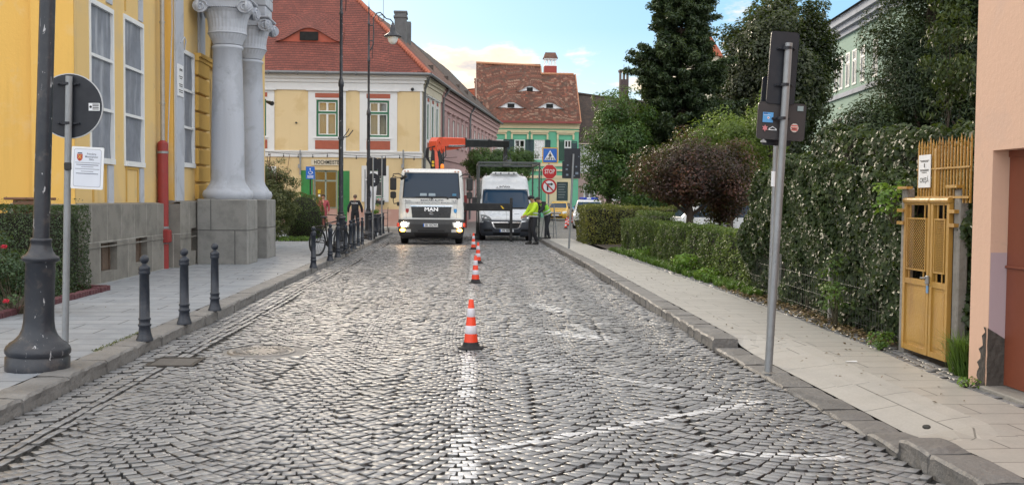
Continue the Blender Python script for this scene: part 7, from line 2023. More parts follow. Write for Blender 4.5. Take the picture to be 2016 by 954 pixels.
# ================================================================== VEHICLES
class Shell:
    """body as plan outlines stacked by height: (z, y_front, y_rear, half width, corner radius); front faces -y"""
    def __init__(s, lv): s.lv = lv; s.zs = [l[0] for l in lv]
    def at(s, z): return [float(np.interp(z, s.zs, [l[i] for l in s.lv])) for i in (1, 2, 3, 4)]
    def fy(s, x, z, eps=0.0):
        yf, yr, hw, rc = s.at(z); a = max(0.0, (abs(x) - (hw - rc)) / rc); a = min(a, .9999)
        return yf + rc * .8 * (1 - (1 - a ** 2.2) ** (1 / 2.2)) - eps
    def loop(s, z):
        yf, yr, hw, rc = s.at(z); pts = []
        N = 14
        xs = [-(hw - rc) - rc * math.sin(PI / 2 * (1 - i / 8)) for i in range(8)] + [-(hw - rc) + 2 * (hw - rc) * i / N for i in range(N + 1)] + [(hw - rc) + rc * math.sin(PI / 2 * (i + 1) / 8) for i in range(8)]
        fr = [(x, s.fy(x, z)) for x in xs]
        ys = fr[-1][1]; rr = min(.12, rc)
        side = [(hw, ys + (yr - rr - ys) * k / 8) for k in range(1, 9)]
        rear = [(hw - rr * (1 - math.cos(a)), yr - rr + rr * math.sin(a)) for a in (R(30), R(60), R(90))]
        right = side + rear; left = [(-x, y) for x, y in reversed(right)]
        return [(x, y, z) for x, y in fr + right + left]
    def body(s, mb, z0=None, z1=None, step=.04, mat=0, cap=True):
        z0 = s.zs[0] if z0 is None else z0; z1 = s.zs[-1] if z1 is None else z1
        zz = sorted({round(z, 4) for z in s.zs if z0 <= z <= z1} | {z0, z1} | {round(z0 + i * step, 4) for i in range(int((z1 - z0) / step) + 1)})
        L = [s.loop(z) for z in zz]; n = len(L[0]); vs = [p for l in L for p in l]
        fs = [(j * n + i, j * n + (i + 1) % n, (j + 1) * n + (i + 1) % n, (j + 1) * n + i) for j in range(len(zz) - 1) for i in range(n)]
        mb.add(vs, fs, mat, True)
        if cap: mb.add(L[-1], [tuple(range(n))], mat, False); mb.add(L[0], [tuple(reversed(range(n)))], mat, False)
        return mb
    def front(s, mb, rows, eps=.006, mat=None, nx=16, th=.012):
        """panel lying on the nose: rows [(z, x_left, x_right)], bottom to top"""
        zs = [r[0] for r in rows]; n = max(2, int((zs[-1] - zs[0]) / .03))
        def P_(u, v, e):
            z = zs[0] + (zs[-1] - zs[0]) * v; a = float(np.interp(z, zs, [r[1] for r in rows])); b = float(np.interp(z, zs, [r[2] for r in rows])); x = a + (b - a) * u
            return (x, s.fy(x, z, e), z)
        mb.grid(nx, n, lambda u, v: P_(u, v, eps), mat, True)
        for f in (lambda t, k: P_(t, 0, eps if k else eps - th), lambda t, k: P_(t, 1, eps - th if k else eps)): mb.grid(nx, 1, lambda u, v: f(u, v > .5), mat, False)
        for uu in (0, 1): mb.grid(1, n, lambda u, v: P_(uu, v, eps if (u > .5) == (uu == 0) else eps - th), mat, False)
        return mb
    def side(s, mb, sg, rows, eps=.006, mat=None, th=.012):
        """panel on the flank: rows [(z, y0, y1)]"""
        zs = [r[0] for r in rows]; n = max(2, int((zs[-1] - zs[0]) / .05))
        def P_(u, v, e):
            z = zs[0] + (zs[-1] - zs[0]) * v; a = float(np.interp(z, zs, [r[1] for r in rows])); b = float(np.interp(z, zs, [r[2] for r in rows]))
            return (sg * (s.at(z)[2] + e), a + (b - a) * u, z)
        mb.grid(10, n, lambda u, v: P_(u, v, eps), mat, True)
        return mb
def carpaint(name, col, rough=.28):
    return P(name, col, rough, 0.0, .05, 2, 0, coat=.6, dirt=.05, dirtcol=mul(col, .6))
def road_wheel(T, x, y, r, w_, sg, rimmat=None, hub=True, dual=False):
    mb = MB(); mb.lathe([(r * .62, -w_ / 2 + .01), (r * .9, -w_ / 2), (r * .975, -w_ / 2 + .02), (r, -w_ / 2 + .05), (r, w_ / 2 - .05), (r * .975, w_ / 2 - .02), (r * .9, w_ / 2), (r * .62, w_ / 2 - .01)], 32, (x, y, r), 'x')
    for k in (-.25, 0, .25): mb.lathe([(r + .004, k * w_ - .008), (r + .004, k * w_ + .008)], 32, (x, y, r), 'x')
    wh = mb.build('wheel', m_rubber, T)
    mb = MB(); mb.lathe([(r * .64, sg * w_ * .42), (r * .58, sg * w_ * .38), (r * .5, sg * w_ * .18), (r * .2, sg * w_ * .3), (r * .12, sg * w_ * .42), (.001, sg * w_ * .43)], 28, (x, y, r), 'x')
    for i in range(8):
        a = 2 * PI * i / 8; mb.ball((x + sg * w_ * .27, y + r * .3 * math.cos(a), r + r * .3 * math.sin(a)), r * .035, 6)
    mb.build('rim', rimmat or m_galv, wh)
    return wh
m_lens = P('headlight_lens', (.55, .58, .60), .12, .3, .15, 20)
m_wind = darkglass('windscreen', (.014, .035, .068), .07, .25)
m_tr = carpaint('truck_white', (.66, .67, .66))
m_bmp = P('dark_grey_bumper', (.032, .034, .038), .5, 0, .15, 4, dirt=.3)
m_redc = P('crane_red', (.62, .075, .03), .4, 0, .15, 3, dirt=.25, coat=.3, dirtcol=(.2, .05, .03))
m_crk = P('crane_black', (.014, .015, .017), .45, .2, .3, 3, .1, dirt=.3)

# ---- recovery truck with crane
TX, TY = at(849, 440, 35.3).x, 35.3
T = thing('crane_truck', 'white recovery truck with lit headlights and a folded red and black crane behind its cab', 'truck', (TX, TY, 0))
sh = Shell([(.46, .10, 1.6, 1.08, .16), (.60, .02, 1.7, 1.12, .17), (.84, .0, 1.75, 1.13, .18), (1.0, .015, 1.75, 1.13, .18), (1.5, .05, 1.75, 1.13, .2), (1.60, .07, 1.75, 1.13, .2), (2.2, .20, 1.75, 1.09, .2), (2.46, .27, 1.75, 1.06, .2), (2.54, .32, 1.72, 1.04, .2), (2.60, .42, 1.66, .98, .2), (2.63, .6, 1.55, .85, .2)])
mb = MB(); sh.body(mb, .86, 2.63); cab = mb.build('cab', m_tr, T)
mb = MB(); sh.front(mb, [(1.62, -.97, .97), (1.70, -.985, .985), (2.40, -.93, .93), (2.46, -.90, .90)], .004, th=.01); mb.build('windscreen', m_wind, cab)
mb = MB()
for a in ((1.595, -1.0, 1.0), (2.462, -.93, .93)): sh.front(mb, [a, (a[0] + .022, a[1], a[2])], .010)
for s in (-1, 1): sh.front(mb, [(1.6, *sorted((s * 1.0, s * .975))), (2.47, *sorted((s * .94, s * .91)))], .010, nx=2)
mb.build('windscreen_seal', m_rubber, cab)
mb = MB()
for x0, x1 in ((-.55, .02), (-.0, .56), (.62, .90)):
    mb.tube([(x0, sh.fy(x0, 1.63, .03), 1.625), ((x0 + x1) / 2, sh.fy((x0 + x1) / 2, 1.66, .035), 1.655), (x1, sh.fy(x1, 1.64, .03), 1.635)], .012, 6)
    mb.cbox(x1 - .03, x1 + .03, sh.fy(x1, 1.6, .05), sh.fy(x1, 1.6, 0), 1.565, 1.625, .008)
mb.build('wiper', m_dark, cab)
mb = MB(); mb.box(-.40, -.12, .5, .52, 1.66, 1.76, 0)
for x0 in (-.40, -.10): sh.front(mb, [(1.675, x0, x0 + .24), (1.765, x0 + .01, x0 + .23)], .006, nx=3, mat=0)
sh.front(mb, [(1.68, .72, .86), (1.76, .73, .86)], .006, nx=3, mat=1)
mb.build('windscreen_papers', [P('paper_behind_glass', (.30, .38, .45), .5), P('blue_sticker', (.05, .2, .35), .5)], cab)
mb = MB(); sh.front(mb, [(.915, -.66, .66), (1.30, -.70, .70)], .008, th=.02); gr_ = mb.build('grille', P('grille_black', (.012, .013, .016), .3), T)
mb = MB()
for z_ in (.97, 1.02, 1.07, 1.12): sh.front(mb, [(z_, -.62, .62), (z_ + .012, -.62, .62)], .016, th=.01)
mb.build('grille_slat', m_dark, gr_)
mb = MB(); sh.front(mb, [(1.305, -.74, .74), (1.345, -.735, .735)], .022, th=.03); mb.build('chrome_strip', m_chrome, gr_)
mb = MB(); mb.text('MAN', .175, (0, sh.fy(0, 1.2, .022), 1.205), bold=.028, sx=1.25); mb.build('emblem', m_chrome, gr_)
mb = MB(); y_ = sh.fy(0, 1.08, .024); mb.tube([(-.07, y_, 1.04), (.07, y_, 1.04)], .008, 5).tube([(-.06, y_, 1.10), (-.03, y_, 1.12), (.05, y_, 1.12), (.05, y_, 1.09), (-.04, y_, 1.06), (-.06, y_, 1.045)], .009, 5); mb.build('emblem', m_chrome, gr_)
# panel gaps, lettering, crests
mb = MB()
for s in (-1, 1):
    sh.front(mb, [(.9, *sorted((s * .86, s * .866))), (1.56, *sorted((s * .90, s * .906)))], .003, nx=1)
sh.front(mb, [(1.39, -1.04, 1.04), (1.395, -1.04, 1.04)], .002)
mb.build('panel_gap', m_dark, cab)
mb = MB()
mb.text('RIDICĂRI AUTO', .105, (.02, sh.fy(0, 1.515, .006), 1.515), bold=.02, sx=1.05)
mb.text('SERVICIUL PUBLIC DE POLIȚIE LOCALĂ AL MUNICIPIULUI SIBIU', .062, (0, sh.fy(.3, 1.43, .010), 1.435), bold=.01, sx=1.02)
for s in (-1, 1): mb.text('Tel. 811', .075, (s * .80, sh.fy(.93, 1.5, .006), 1.50), bold=.02, sx=.85)
mb.build('cab_lettering', P('letter_blue_grey', (.05, .06, .10), .6), cab)
for s, c_ in ((-1, (.35, .04, .04)), (1, (.04, .22, .50))):
    mb = MB(); y_ = sh.fy(.84, 1.16, .012); x = s * .83
    mb.prism([(x - .055, 1.23), (x + .055, 1.23), (x + .055, 1.13), (x, 1.07), (x - .055, 1.13)], y_, y_ + .01); 
    mb.mat = 1; mb.disc((x, 1.17), .025, y_ - .002, y_, 12); mb.build('crest', [P('crest_%d' % s, c_, .5), P('crest_detail_%d' % s, mul(c_, .5 if s < 0 else 1.8), .5)], cab)
# bumper with lights and plate
sb_ = Shell([(.20, .12, .5, 1.02, .2), (.30, .0, .6, 1.10, .2), (.42, -.05, .6, 1.14, .2), (.70, -.06, .6, 1.15, .2), (.85, -.02, .6, 1.14, .2)])
mb = MB(); sb_.body(mb); bp = mb.build('bumper', m_bmp, T)
mb = MB()
sb_.front(mb, [(.835, -1.1, 1.1), (.862, -1.09, 1.09)], .004, mat=0)
sb_.front(mb, [(.24, -.55, .55), (.40, -.60, .60)], .003, mat=1)
sb_.front(mb, [(.44, -.46, .46), (.50, -.46, .46)], .004, mat=1)
mb.build('bumper_recess', [m_dark, m_black], bp)
for s in (-1, 1):
    mb = MB(); sb_.front(mb, [(.60, *sorted((s * .76, s * 1.09))), (.76, *sorted((s * .74, s * 1.08)))], .006, nx=8); mb.build('headlight', m_lens, bp)
    mb = MB(); x = s * .93; mb.ball((x, sb_.fy(x, .68, .01), .685), .085, 16, (1.15, .35, .95)); mb.build('lit_lamp', emis('headlight_glow', (1.0, .80, .52), 60), bp)
    mb = MB(); sb_.front(mb, [(.42, *sorted((s * .70, s * .88))), (.52, *sorted((s * .70, s * .88)))], .006, nx=5); mb.build('fog_lamp', m_lens, bp)
    mb = MB(); x = s * .985; mb.ball((x, sb_.fy(x, .49, .008), .49), .068, 14, (1.3, .4, .85)); mb.build('indicator_lamp', emis('indicator_glow', (1.0, .36, .03), 26), bp)
mb = MB(); y_ = sb_.fy(.0, .68, .01); mb.prism(rrect(-.02, .665, .52, .115, .01), y_ - .01, y_); mb.mat = 1; mb.box(-.28, -.242, y_ - .013, y_ - .0105, .61, .72, 1); mb.text('SB 10CWU', .105, (.015, y_ - .014, .665), bold=.02, sx=.92, mat=2)
mb.build('number_plate', [m_signwhite, m_signblue, m_signblack], bp)
mb = MB(); mb.cyl((-.85, .2, .42), (-.85, .25, .30), .02, None, 6)
mb.tube([(-.5, -.03, .20), (-.2, -.06, .12), (0, -.03, .15), (.2, -.06, .12), (.5, -.03, .20)], .02, 6); mb.cbox(-1.0, 1.0, .3, .5, .26, .42, .02); mb.build('underrun', m_crk, T)
# roof beacon, marker lights, visor lamps, horn
mb = MB(); x = .36
mb.lathe([(.075, 2.60), (.075, 2.64), (.062, 2.65)], 16, (x, .7, 0)); mb.build('beacon_base', m_dark, T)
MB().lathe([(.062, 2.65), (.064, 2.72), (.05, 2.79), (.02, 2.805), (.001, 2.806)], 16, (x, .7, 0)).build('beacon', emis('beacon_orange', (1.0, .22, .01), .35, (.8, .2, .02)), T)
for x in (-.93, -.82, .82, .93):
    y_ = sh.fy(x, 2.5, .02); MB().cbox(x - .028, x + .028, y_ - .01, y_ + .05, 2.515, 2.545, .006).build('marker_lamp', P('marker_orange', (.55, .16, .04), .3), cab)
# mirrors
for s in (-1, 1):
    mb = MB(); X = s * 1.32; yb_ = .1
    mb.tube([(s * 1.0, .25, 2.36), (s * 1.15, .12, 2.44), (X, yb_, 2.42), (X + s * .02, yb_, 2.3)], .018, 8).tube([(s * 1.10, .2, 1.42), (s * 1.3, .12, 1.40), (X, yb_, 1.5), (X, yb_, 1.62)], .018, 8).tube([(s * 1.06, .2, 2.30), (s * 1.2, .10, 2.30), (X, yb_, 2.36)], .014, 6)
    if s < 0: mb.cyl((-1.05, .05, 2.26), (-.86, -.06, 2.36), .06, .05, 12)
    ma = mb.build('mirror_arm', m_dark, T)
    mb = MB(); mb.cbox(X - .11, X + .11, yb_ - .09, yb_ + .05, 1.86, 2.30, .035); mb.build('mirror', m_dark, ma)
    mb = MB(); mb.cbox(X - .10, X + .10, yb_ - .07, yb_ + .05, 1.58, 1.82, .035); mb.build('mirror', m_dark, ma)
    mb = MB(); sh.side(mb, s, [(1.50, .45, 1.5), (1.62, .32, 1.5), (2.36, .52, 1.5)], .005); mb.build('side_window', m_wind, cab)
    MB().cbox(*sorted((s * 1.1, s * 1.2)), .12, .26, 1.32, 1.46, .02).build('side_reflector', m_dark, cab)
    MB().cbox(*sorted((s * 1.10, s * 1.19)), -.02, .10, .60, .74, .02).build('side_marker', P('marker_red', (.45, .05, .03), .35), bp)
for s in (-1, 1):
    road_wheel(T, s * .96, .95, .41, .26, s); road_wheel(T, s * .90, 5.0, .41, .44, s)
mb = MB()
for s in (-1, 1): mb.cbox(s * .42 - .06, s * .42 + .06, .9, 7.2, .55, .80, .01); mb.cbox(*sorted((s * .82, s * 1.12)), .4, 1.5, .80, .86, .02)
for y_ in (1.8, 3.4, 5, 6.6): mb.box(-.4, .4, y_, y_ + .12, .58, .76)
mb.cyl((-1.0, .95, .41), (1.0, .95, .41), .07, None, 10).cyl((-1.0, 5, .41), (1.0, 5, .41), .1, None, 10); mb.build('chassis', m_crk, T)
mb = MB(); mb.cbox(-1.15, 1.15, 3.0, 7.6, .92, 1.05, .02); mb.build('flatbed', P('bed_steel', (.14, .14, .14), .6, .3, .3, 2, dirt=.5), T)
m_stake = P('dark_red_stake', (.20, .025, .025), .5, 0, .2, dirt=.3)
for s in (-1, 1):
    for y_ in (2.9, 4.6, 6.4):
        mb = MB(); x = s * 1.2; mb.cbox(x - .06, x + .06, y_, y_ + .08, .5, 1.72, .01)
        for k in range(5): mb.cbox(x - .045, x + .045, y_ - .012, y_, .62 + k * .22, .72 + k * .22, .003)
        mb.build('stake', m_stake, T)
# crane: column, main arm, telescopic arm, drop link
cl0 = Vector((at(862, 300, 37.5).x - TX, 2.25, 0))
mb = MB(); mb.cbox(cl0.x - .34, cl0.x + .34, 1.85, 2.65, .85, 1.35, .03).cyl((cl0.x, 2.25, 1.35), (cl0.x, 2.25, 1.8), .24, .2, 20); mb.build('crane_base', m_crk, T)
mb = MB(); mb.prism([(cl0.x - .23, 1.7), (cl0.x + .24, 1.7), (cl0.x + .16, 3.15), (cl0.x + .05, 3.40), (cl0.x - .22, 3.45), (cl0.x - .27, 2.9)], 2.08, 2.42); mb.build('crane_column', m_crk, T)
mb = MB(); mb.prism([(cl0.x - .04, 1.75), (cl0.x + .08, 1.75), (cl0.x + .03, 3.0), (cl0.x - .03, 3.38), (cl0.x - .12, 3.38)], 2.02, 2.075)
mb.build('crane_column_face', m_redc, T)
mb = MB()
for k in (0, 1):
    mb.box(cl0.x - .215, cl0.x - .125, 2.06, 2.079, 2.75 + k * .12, 2.84 + k * .12)
mb.build('warning_sticker', P('sticker_yellow', (.7, .45, .02), .5), T)
mb = MB(); 
for k in range(5):
    mb.tube([(cl0.x - .2 + k * .02, 2.0 - k * .01, 2.6), (cl0.x - .34 - k * .025, 2.0, 3.1), (cl0.x - .33 - k * .02, 2.02, 3.42), (cl0.x - .12 + k * .03, 2.02, 3.5)], .016, 6)
mb.tube([(cl0.x + .1, 2.0, 2.9), (cl0.x + .3, 2.0, 3.15), (cl0.x + .28, 2.0, 3.5)], .018, 6).tube([(cl0.x + .05, 2.0, 2.5), (cl0.x + .22, 2.0, 2.95), (cl0.x + .2, 2.0, 3.4)], .014, 6)
mb.build('hydraulic_hose', m_rubber, T)
# frame centre the arm reaches to
VX = at(998, 400, 38.3).x; VY = 38.3
HC = Vector((at(995, 283, 41.3).x - TX, 41.3 - TY, 0))
p0 = Vector((cl0.x - .05, 2.25, 3.66)); p1 = Vector((HC.x, HC.y, 3.83)); dd = (p1 - p0).normalized(); q_ = dd.to_track_quat('X', 'Z')
Mx = Matrix.Translation(p0) @ q_.to_matrix().to_4x4(); LA = (p1 - p0).length
mb = MB(); mb.M = Mx
mb.prism([(-.22, -.30), (.12, -.42), (.36, -.30), (.34, .10), (.10, .17), (-.08, .17), (-.24, .02)], -.17, .17); mb.cyl((.16, -.2, -.25), (.16, .2, -.25), .10, None, 16).cyl((.0, -.2, 0.0), (.0, .2, 0.0), .07, None, 14)
mb.build('crane_knuckle', m_redc, T)
mb = MB(); mb.M = Mx; mb.cbox(.34, 1.62, -.16, .16, -.18, .18, .03).prism([(.3, -.32), (1.2, -.24), (1.6, -.185), (.3, -.185)], -.08, .08); mb.build('crane_main_arm', m_redc, T)
mb = MB(); mb.M = Mx; mb.cyl((.45, -.19, -.14), (1.5, -.19, -.12), .035, None, 12); mb.build('crane_ram', m_chrome, T)
mb = MB(); mb.M = Mx; mb.cbox(1.60, LA * .72, -.14, .14, -.16, .15, .02).cbox(1.6, 1.68, -.175, .175, -.19, .19, .01).cbox(LA * .72, LA + .12, -.12, .12, -.14, .12, .02).cbox(LA * .70, LA * .74, -.15, .15, -.16, .145, .01); mb.build('crane_extension', m_crk, T)
mb = MB(); mb.M = Mx; mb.cbox(LA * .76, LA + .06, -.118, -.112, .03, .085, .001).cbox(1.7, LA * .68, -.147, -.141, .105, .14, .001); mb.build('crane_pale_strip', m_galv, T)  # thin galvanised strips along one side of the extension
mb = MB(); mb.cyl(p1 + Vector((0, 0, -.1)), (HC.x, HC.y, 3.35), .085, .07, 12).cbox(HC.x - .09, HC.x + .09, HC.y - .09, HC.y + .09, 3.1, 3.45, .02).tube([(HC.x - .05, HC.y, 3.7), (HC.x + .2, HC.y - .1, 3.4), (HC.x + .22, HC.y, 3.1)], .015, 6); mb.build('crane_rotator', m_crk, T)
# outrigger reaching across the neighbouring lane
oy = 2.35; z_ = 1.29; x_end = at(1007, 400, 37.65).x - TX
mb = MB(); mb.cbox(.9, x_end, oy - .1, oy + .1, z_ - .14, z_ + .14, .012); mb.cbox(-1.15, 1.17, oy - .14, oy + .14, z_ - .17, z_ + .15, .012)
mb.prism([(.9, .95), (1.25, 1.15), (1.2, .75), (1.05, .6)], oy - .05, oy + .05); og = mb.build('outrigger_beam', m_crk, T)
mb = MB(); xx = x_end - .36; mb.prism([(xx - .06, z_ + .05), (xx + .0, z_ + .05), (xx + .09, z_ - .06), (xx + .03, z_ - .06)], oy - .106, oy - .1005); mb.build('yellow_chevron', P('sticker_yellow', (.7, .45, .02), .5), og)
mb = MB(); mb.cbox(x_end - .06, x_end + .04, oy - .08, oy + .08, .06, 1.64, .01).cyl((x_end, oy, .02), (x_end, oy, .3), .035, None, 10).cyl((x_end, oy, 0.0), (x_end, oy, .025), .10, None, 16); mb.build('outrigger_leg', m_crk, T)

# ---- car lifting frame round the van
m_frm = P('lifting_frame_steel', (.075, .085, .085), .55, .4, .4, 3, .2, dirt=.5, dirtcol=(.16, .15, .13))
fx0, fx1 = at(943, 400, 39.4).x, at(1060, 400, 39.9).x
zf = at(1000, 320, 39.4).z
cxf = (fx0 + fx1) / 2
T = thing('lifting_frame', 'dark steel car lifting frame hanging from the crane round the white van', 'lifting frame', (cxf, 41.3, 0))
w2 = (fx1 - fx0) / 2
mb = MB()
for y_ in (-1.75, 1.75): mb.cbox(-w2 - .04, w2 + .04, y_ - .045, y_ + .045, zf - .05, zf + .04, .012)
mb.cbox(-.09, .09, -1.69, 1.69, zf - .02, zf + .12, .012)
for s in (-1, 1): mb.cbox(s * w2 - .045, s * w2 + .045, -1.69, 1.69, zf - .06, zf + .04, .01)
mb.cyl((0, 0, zf + .1), (HC.x + TX - cxf, 0, 3.12), .05, .07, 10)
mb.tube([(-.25, -1.75, zf + .1), (-.1, -1.6, zf + .28), (.1, -1.5, zf + .1)], .015, 6)
mb.build('top_frame', m_frm, T)
for s in (-1, 1):
    for y_ in (-1.75, 1.75):
        mb = MB(); x = s * w2
        mb.cbox(x - .034, x + .034, y_ - .04, y_ + .04, .12, zf - .055, .01)
        mb.cbox(x - s * .08 - .018, x - s * .08 + .018, y_ - .04, y_ + .02, .2, 1.5 if s > 0 else 2.3, .006)
        for k in range(7): mb.cbox(x - .046, x + .046, y_ - .05, y_ + .05, .3 + k * .33, .33 + k * .33, .004)
        mb.cbox(x - .16, x + .1, y_ - .14, y_ + .14, .02, .13, .012).cyl((x - .02, y_ - .11, .62), (x - .02, y_ - .11, .12), .028, None, 8).tube([(x, y_ - .07, 1.5), (x - s * .12, y_ - .12, 1.2), (x - s * .02, y_ - .12, .7)], .012, 6)
        mb.build('frame_post', m_frm, T)
mb = MB()
for k in range(6):
    zz = .45 + k * .38
    if True: mb.cyl((w2, -1.7, zz), (w2, -.9, zz + .1), .014, None, 6)
mb.tube([(w2 + .07, -1.8, zf - .5), (w2 + .09, -1.8, zf - .3), (w2 + .03, -1.78, zf - .2)], .016, 6).tube([(w2 + .07, -1.8, zf - .5), (w2 + .08, -1.85, 1.3), (w2 + .02, -1.85, .7)], .012, 6)
mb.tube([(-w2 - .05, -1.85, 1.9), (-w2 - .22, -1.85, 1.5), (-w2 - .06, -1.85, 1.1)], .013, 6)
mb.build('hose', m_rubber, T)

# ---- white van
T = thing('camper_van', 'white high roofed camper van with dark bumper facing the camera beside the truck', 'van', (VX, VY, 0))
m_van = carpaint('van_silver_white', (.56, .585, .62)); m_vb = P('van_bumper', (.045, .052, .068), .42, 0, .1, 4, dirt=.2)
vs = Shell([(.20, .16, 5.4, .92, .3), (.32, .04, 5.5, .99, .34), (.50, .0, 5.55, 1.01, .36), (.72, .0, 5.55, 1.02, .36), (.86, .06, 5.55, 1.025, .36), (.95, .18, 5.55, 1.025, .34), (1.05, .36, 5.55, 1.025, .32), (1.16, .62, 5.55, 1.02, .30), (1.22, .78, 5.55, 1.01, .28), (1.5, 1.02, 5.55, .985, .26),
            (1.95, 1.42, 5.55, .94, .24), (2.05, 1.50, 5.55, .93, .22), (2.30, 1.66, 5.54, .90, .22), (2.42, 1.78, 5.5, .88, .22), (2.50, 1.95, 5.4, .82, .2), (2.53, 2.2, 5.3, .7, .2)])
mb = MB(); vs.body(mb, .60, 2.53); bd = mb.build('body', m_van, T)
vbu = Shell([(l[0], l[1] - .015, 1.0, l[3] + .012, l[4]) for l in vs.lv if l[0] < .8])
mb = MB(); vbu.body(mb, .20, .70); bu = mb.build('bumper', m_vb, T)
mb = MB(); vs.front(mb, [(.64, -.98, .98), (.70, -.99, .99), (.80, -.92, .92)], .010, th=.03); mb.build('bumper_top', m_vb, bu)
mb = MB(); vs.front(mb, [(1.24, -.86, .86), (1.28, -.89, .89), (1.90, -.85, .85), (1.95, -.82, .82)], .006); mb.build('windscreen', m_wind, bd)
mb = MB(); vs.front(mb, [(1.21, -.90, .90), (1.245, -.90, .90)], .012); vs.front(mb, [(1.955, -.85, .85), (1.975, -.84, .84)], .010)
for s in (-1, 1): vs.front(mb, [(1.23, *sorted((s * .93, s * .885))), (1.97, *sorted((s * .87, s * .845)))], .010, nx=2)
mb.build('windscreen_seal', m_dark, bd)
mb = MB(); mb.tube([(-.7, vs.fy(-.7, 1.26, .03), 1.25), (-.1, vs.fy(-.1, 1.27, .035), 1.27)], .012, 6).tube([(.05, vs.fy(0, 1.26, .03), 1.25), (.7, vs.fy(.7, 1.28, .035), 1.27)], .012, 6); mb.build('wiper', m_dark, bd)
mb = MB(); mb.lathe([(.17, .0), (.19, .02), (.17, .04)], 24, (.45, 1.55, 1.25), 'y'); mb.build('steering_wheel', m_dark, bd)
mb = MB(); mb.text('PÖSSL', .115, (.0, vs.fy(0, 2.05, .010), 2.055), bold=.02, sx=1.45); mb.prism([(-.40, 2.02), (-.30, 2.07), (-.26, 2.02)], vs.fy(.33, 2.05, .014), vs.fy(.33, 2.05, .008)); mb.box(-.36, .36, vs.fy(.0, 2.0, .012), vs.fy(0, 2.0, .008), 2.0, 2.008)
mb.cyl((0, vs.fy(0, 2.08, .01), 2.09), (0, vs.fy(0, 2.44, .01), 2.42), .004, None, 5); mb.build('roof_lettering', m_signblack, bd)
gl_ = [(.49, -.40, .40), (.55, -.46, .46), (.70, -.52, .52)]
mb = MB(); vs.front(mb, [(.47, -.44, .44), (.54, -.51, .51), (.725, -.575, .575)], .022, th=.03); g0 = mb.build('grille_surround', m_chrome, T)
mb = MB(); vs.front(mb, gl_, .028, th=.02); mb.build('grille', m_black, g0)
mb = MB()
for z_ in (.53, .575, .62, .665): vs.front(mb, [(z_, -.43, .43), (z_ + .012, -.44, .44)], .034, th=.01)
mb.build('grille_slat', m_dark, g0)
for s in (-1, 1):
    mb = MB(); vs.front(mb, [(.775, *sorted((s * .60, s * .93))), (.83, *sorted((s * .57, s * .955))), (.93, *sorted((s * .66, s * .975))), (1.0, *sorted((s * .86, s * .985)))], .008, nx=8); hl_ = mb.build('headlight', darkglass('headlight_clear', (.10, .11, .12), .08), bd)
    mb = MB(); x = s * .80; mb.ball((x, vs.fy(x, .87, .0), .86), .05, 12, (1.2, .5, 1)); x = s * .91; mb.ball((x, vs.fy(x, .9, 0), .90), .035, 10, (1, .5, 1)); mb.build('lamp_reflector', m_chrome, hl_)
    mb = MB(); vs.front(mb, [(.735, *sorted((s * .55, s * .60))), (.765, *sorted((s * .55, s * .97)))], .016, nx=8); mb.build('chrome_wing', m_chrome, g0)
    mb = MB(); vs.side(mb, s, [(1.30, 1.15, 2.35), (1.36, 1.2, 2.35), (1.88, 1.62, 2.35)], .005); mb.build('side_window', m_wind, bd)
    mb = MB(); mb.tube([(s * 1.0, 1.1, 1.35), (s * 1.2, 1.02, 1.40)], .03, 8).cbox(*sorted((s * 1.13, s * 1.30)), .95, 1.09, 1.27, 1.66, .03); mb.build('mirror', m_dark, T)
    road_wheel(T, s * .90, .95, .34, .23, s, m_chrome); road_wheel(T, s * .90, 4.6, .34, .23, s, m_chrome)
    mb = MB(); vbu.front(mb, [(.36, *sorted((s * .52, s * .84))), (.46, *sorted((s * .56, s * .88)))], .004, nx=6); mb.build('air_intake', m_black, bu)
mb = MB(); vbu.front(mb, [(.24, -.5, .5), (.34, -.52, .52)], .004); mb.build('lower_grille', m_black, bu)
mb = MB(); y_ = vbu.fy(.0, .40, .012); mb.prism(rrect(.0, .405, .52, .11, .01), y_ - .008, y_ + .02); mb.box(-.26, -.225, y_ - .011, y_ - .0085, .352, .458, 1); mb.text('PE  BJ707', .095, (.02, y_ - .012, .405), bold=.02, mat=2); mb.build('number_plate', [m_signwhite, m_signblue, m_signblack], bu)
mb = MB(); vs.front(mb, [(.80, -.004, .004), (1.18, -.004, .004)], .002, nx=1)
for s in (-1, 1): vs.front(mb, [(.80, *sorted((s * .565, s * .573))), (1.0, *sorted((s * .80, s * .808))), (1.18, *sorted((s * .90, s * .908)))], .003, nx=1)
mb.box(.3, .5, vs.fy(.4, 1.03, .008), vs.fy(.4, 1.03, 0), 1.02, 1.035)
mb.build('bonnet_gap', m_dark, bd)
mb = MB(); mb.cbox(-.52, .52, 1.9, 2.6, 2.55, 2.66, .05).cbox(-.58, .58, 2.0, 2.5, 2.50, 2.58, .02); ac = mb.build('roof_air_conditioner', m_white, T)
mb = MB()
for x in (-.36, -.16, .16, .36): mb.cyl((x, 1.87, 2.605), (x, 1.92, 2.605), .03, None, 10)
mb.build('vent', m_dark, ac)
mb = MB()
for s in (-1, 1): mb.tube([(s * .72, 2.0, 2.52), (s * .72, 2.15, 2.6), (s * .72, 4.8, 2.6), (s * .72, 4.95, 2.52)], .02, 8)
mb.build('roof_rail', m_black, T)

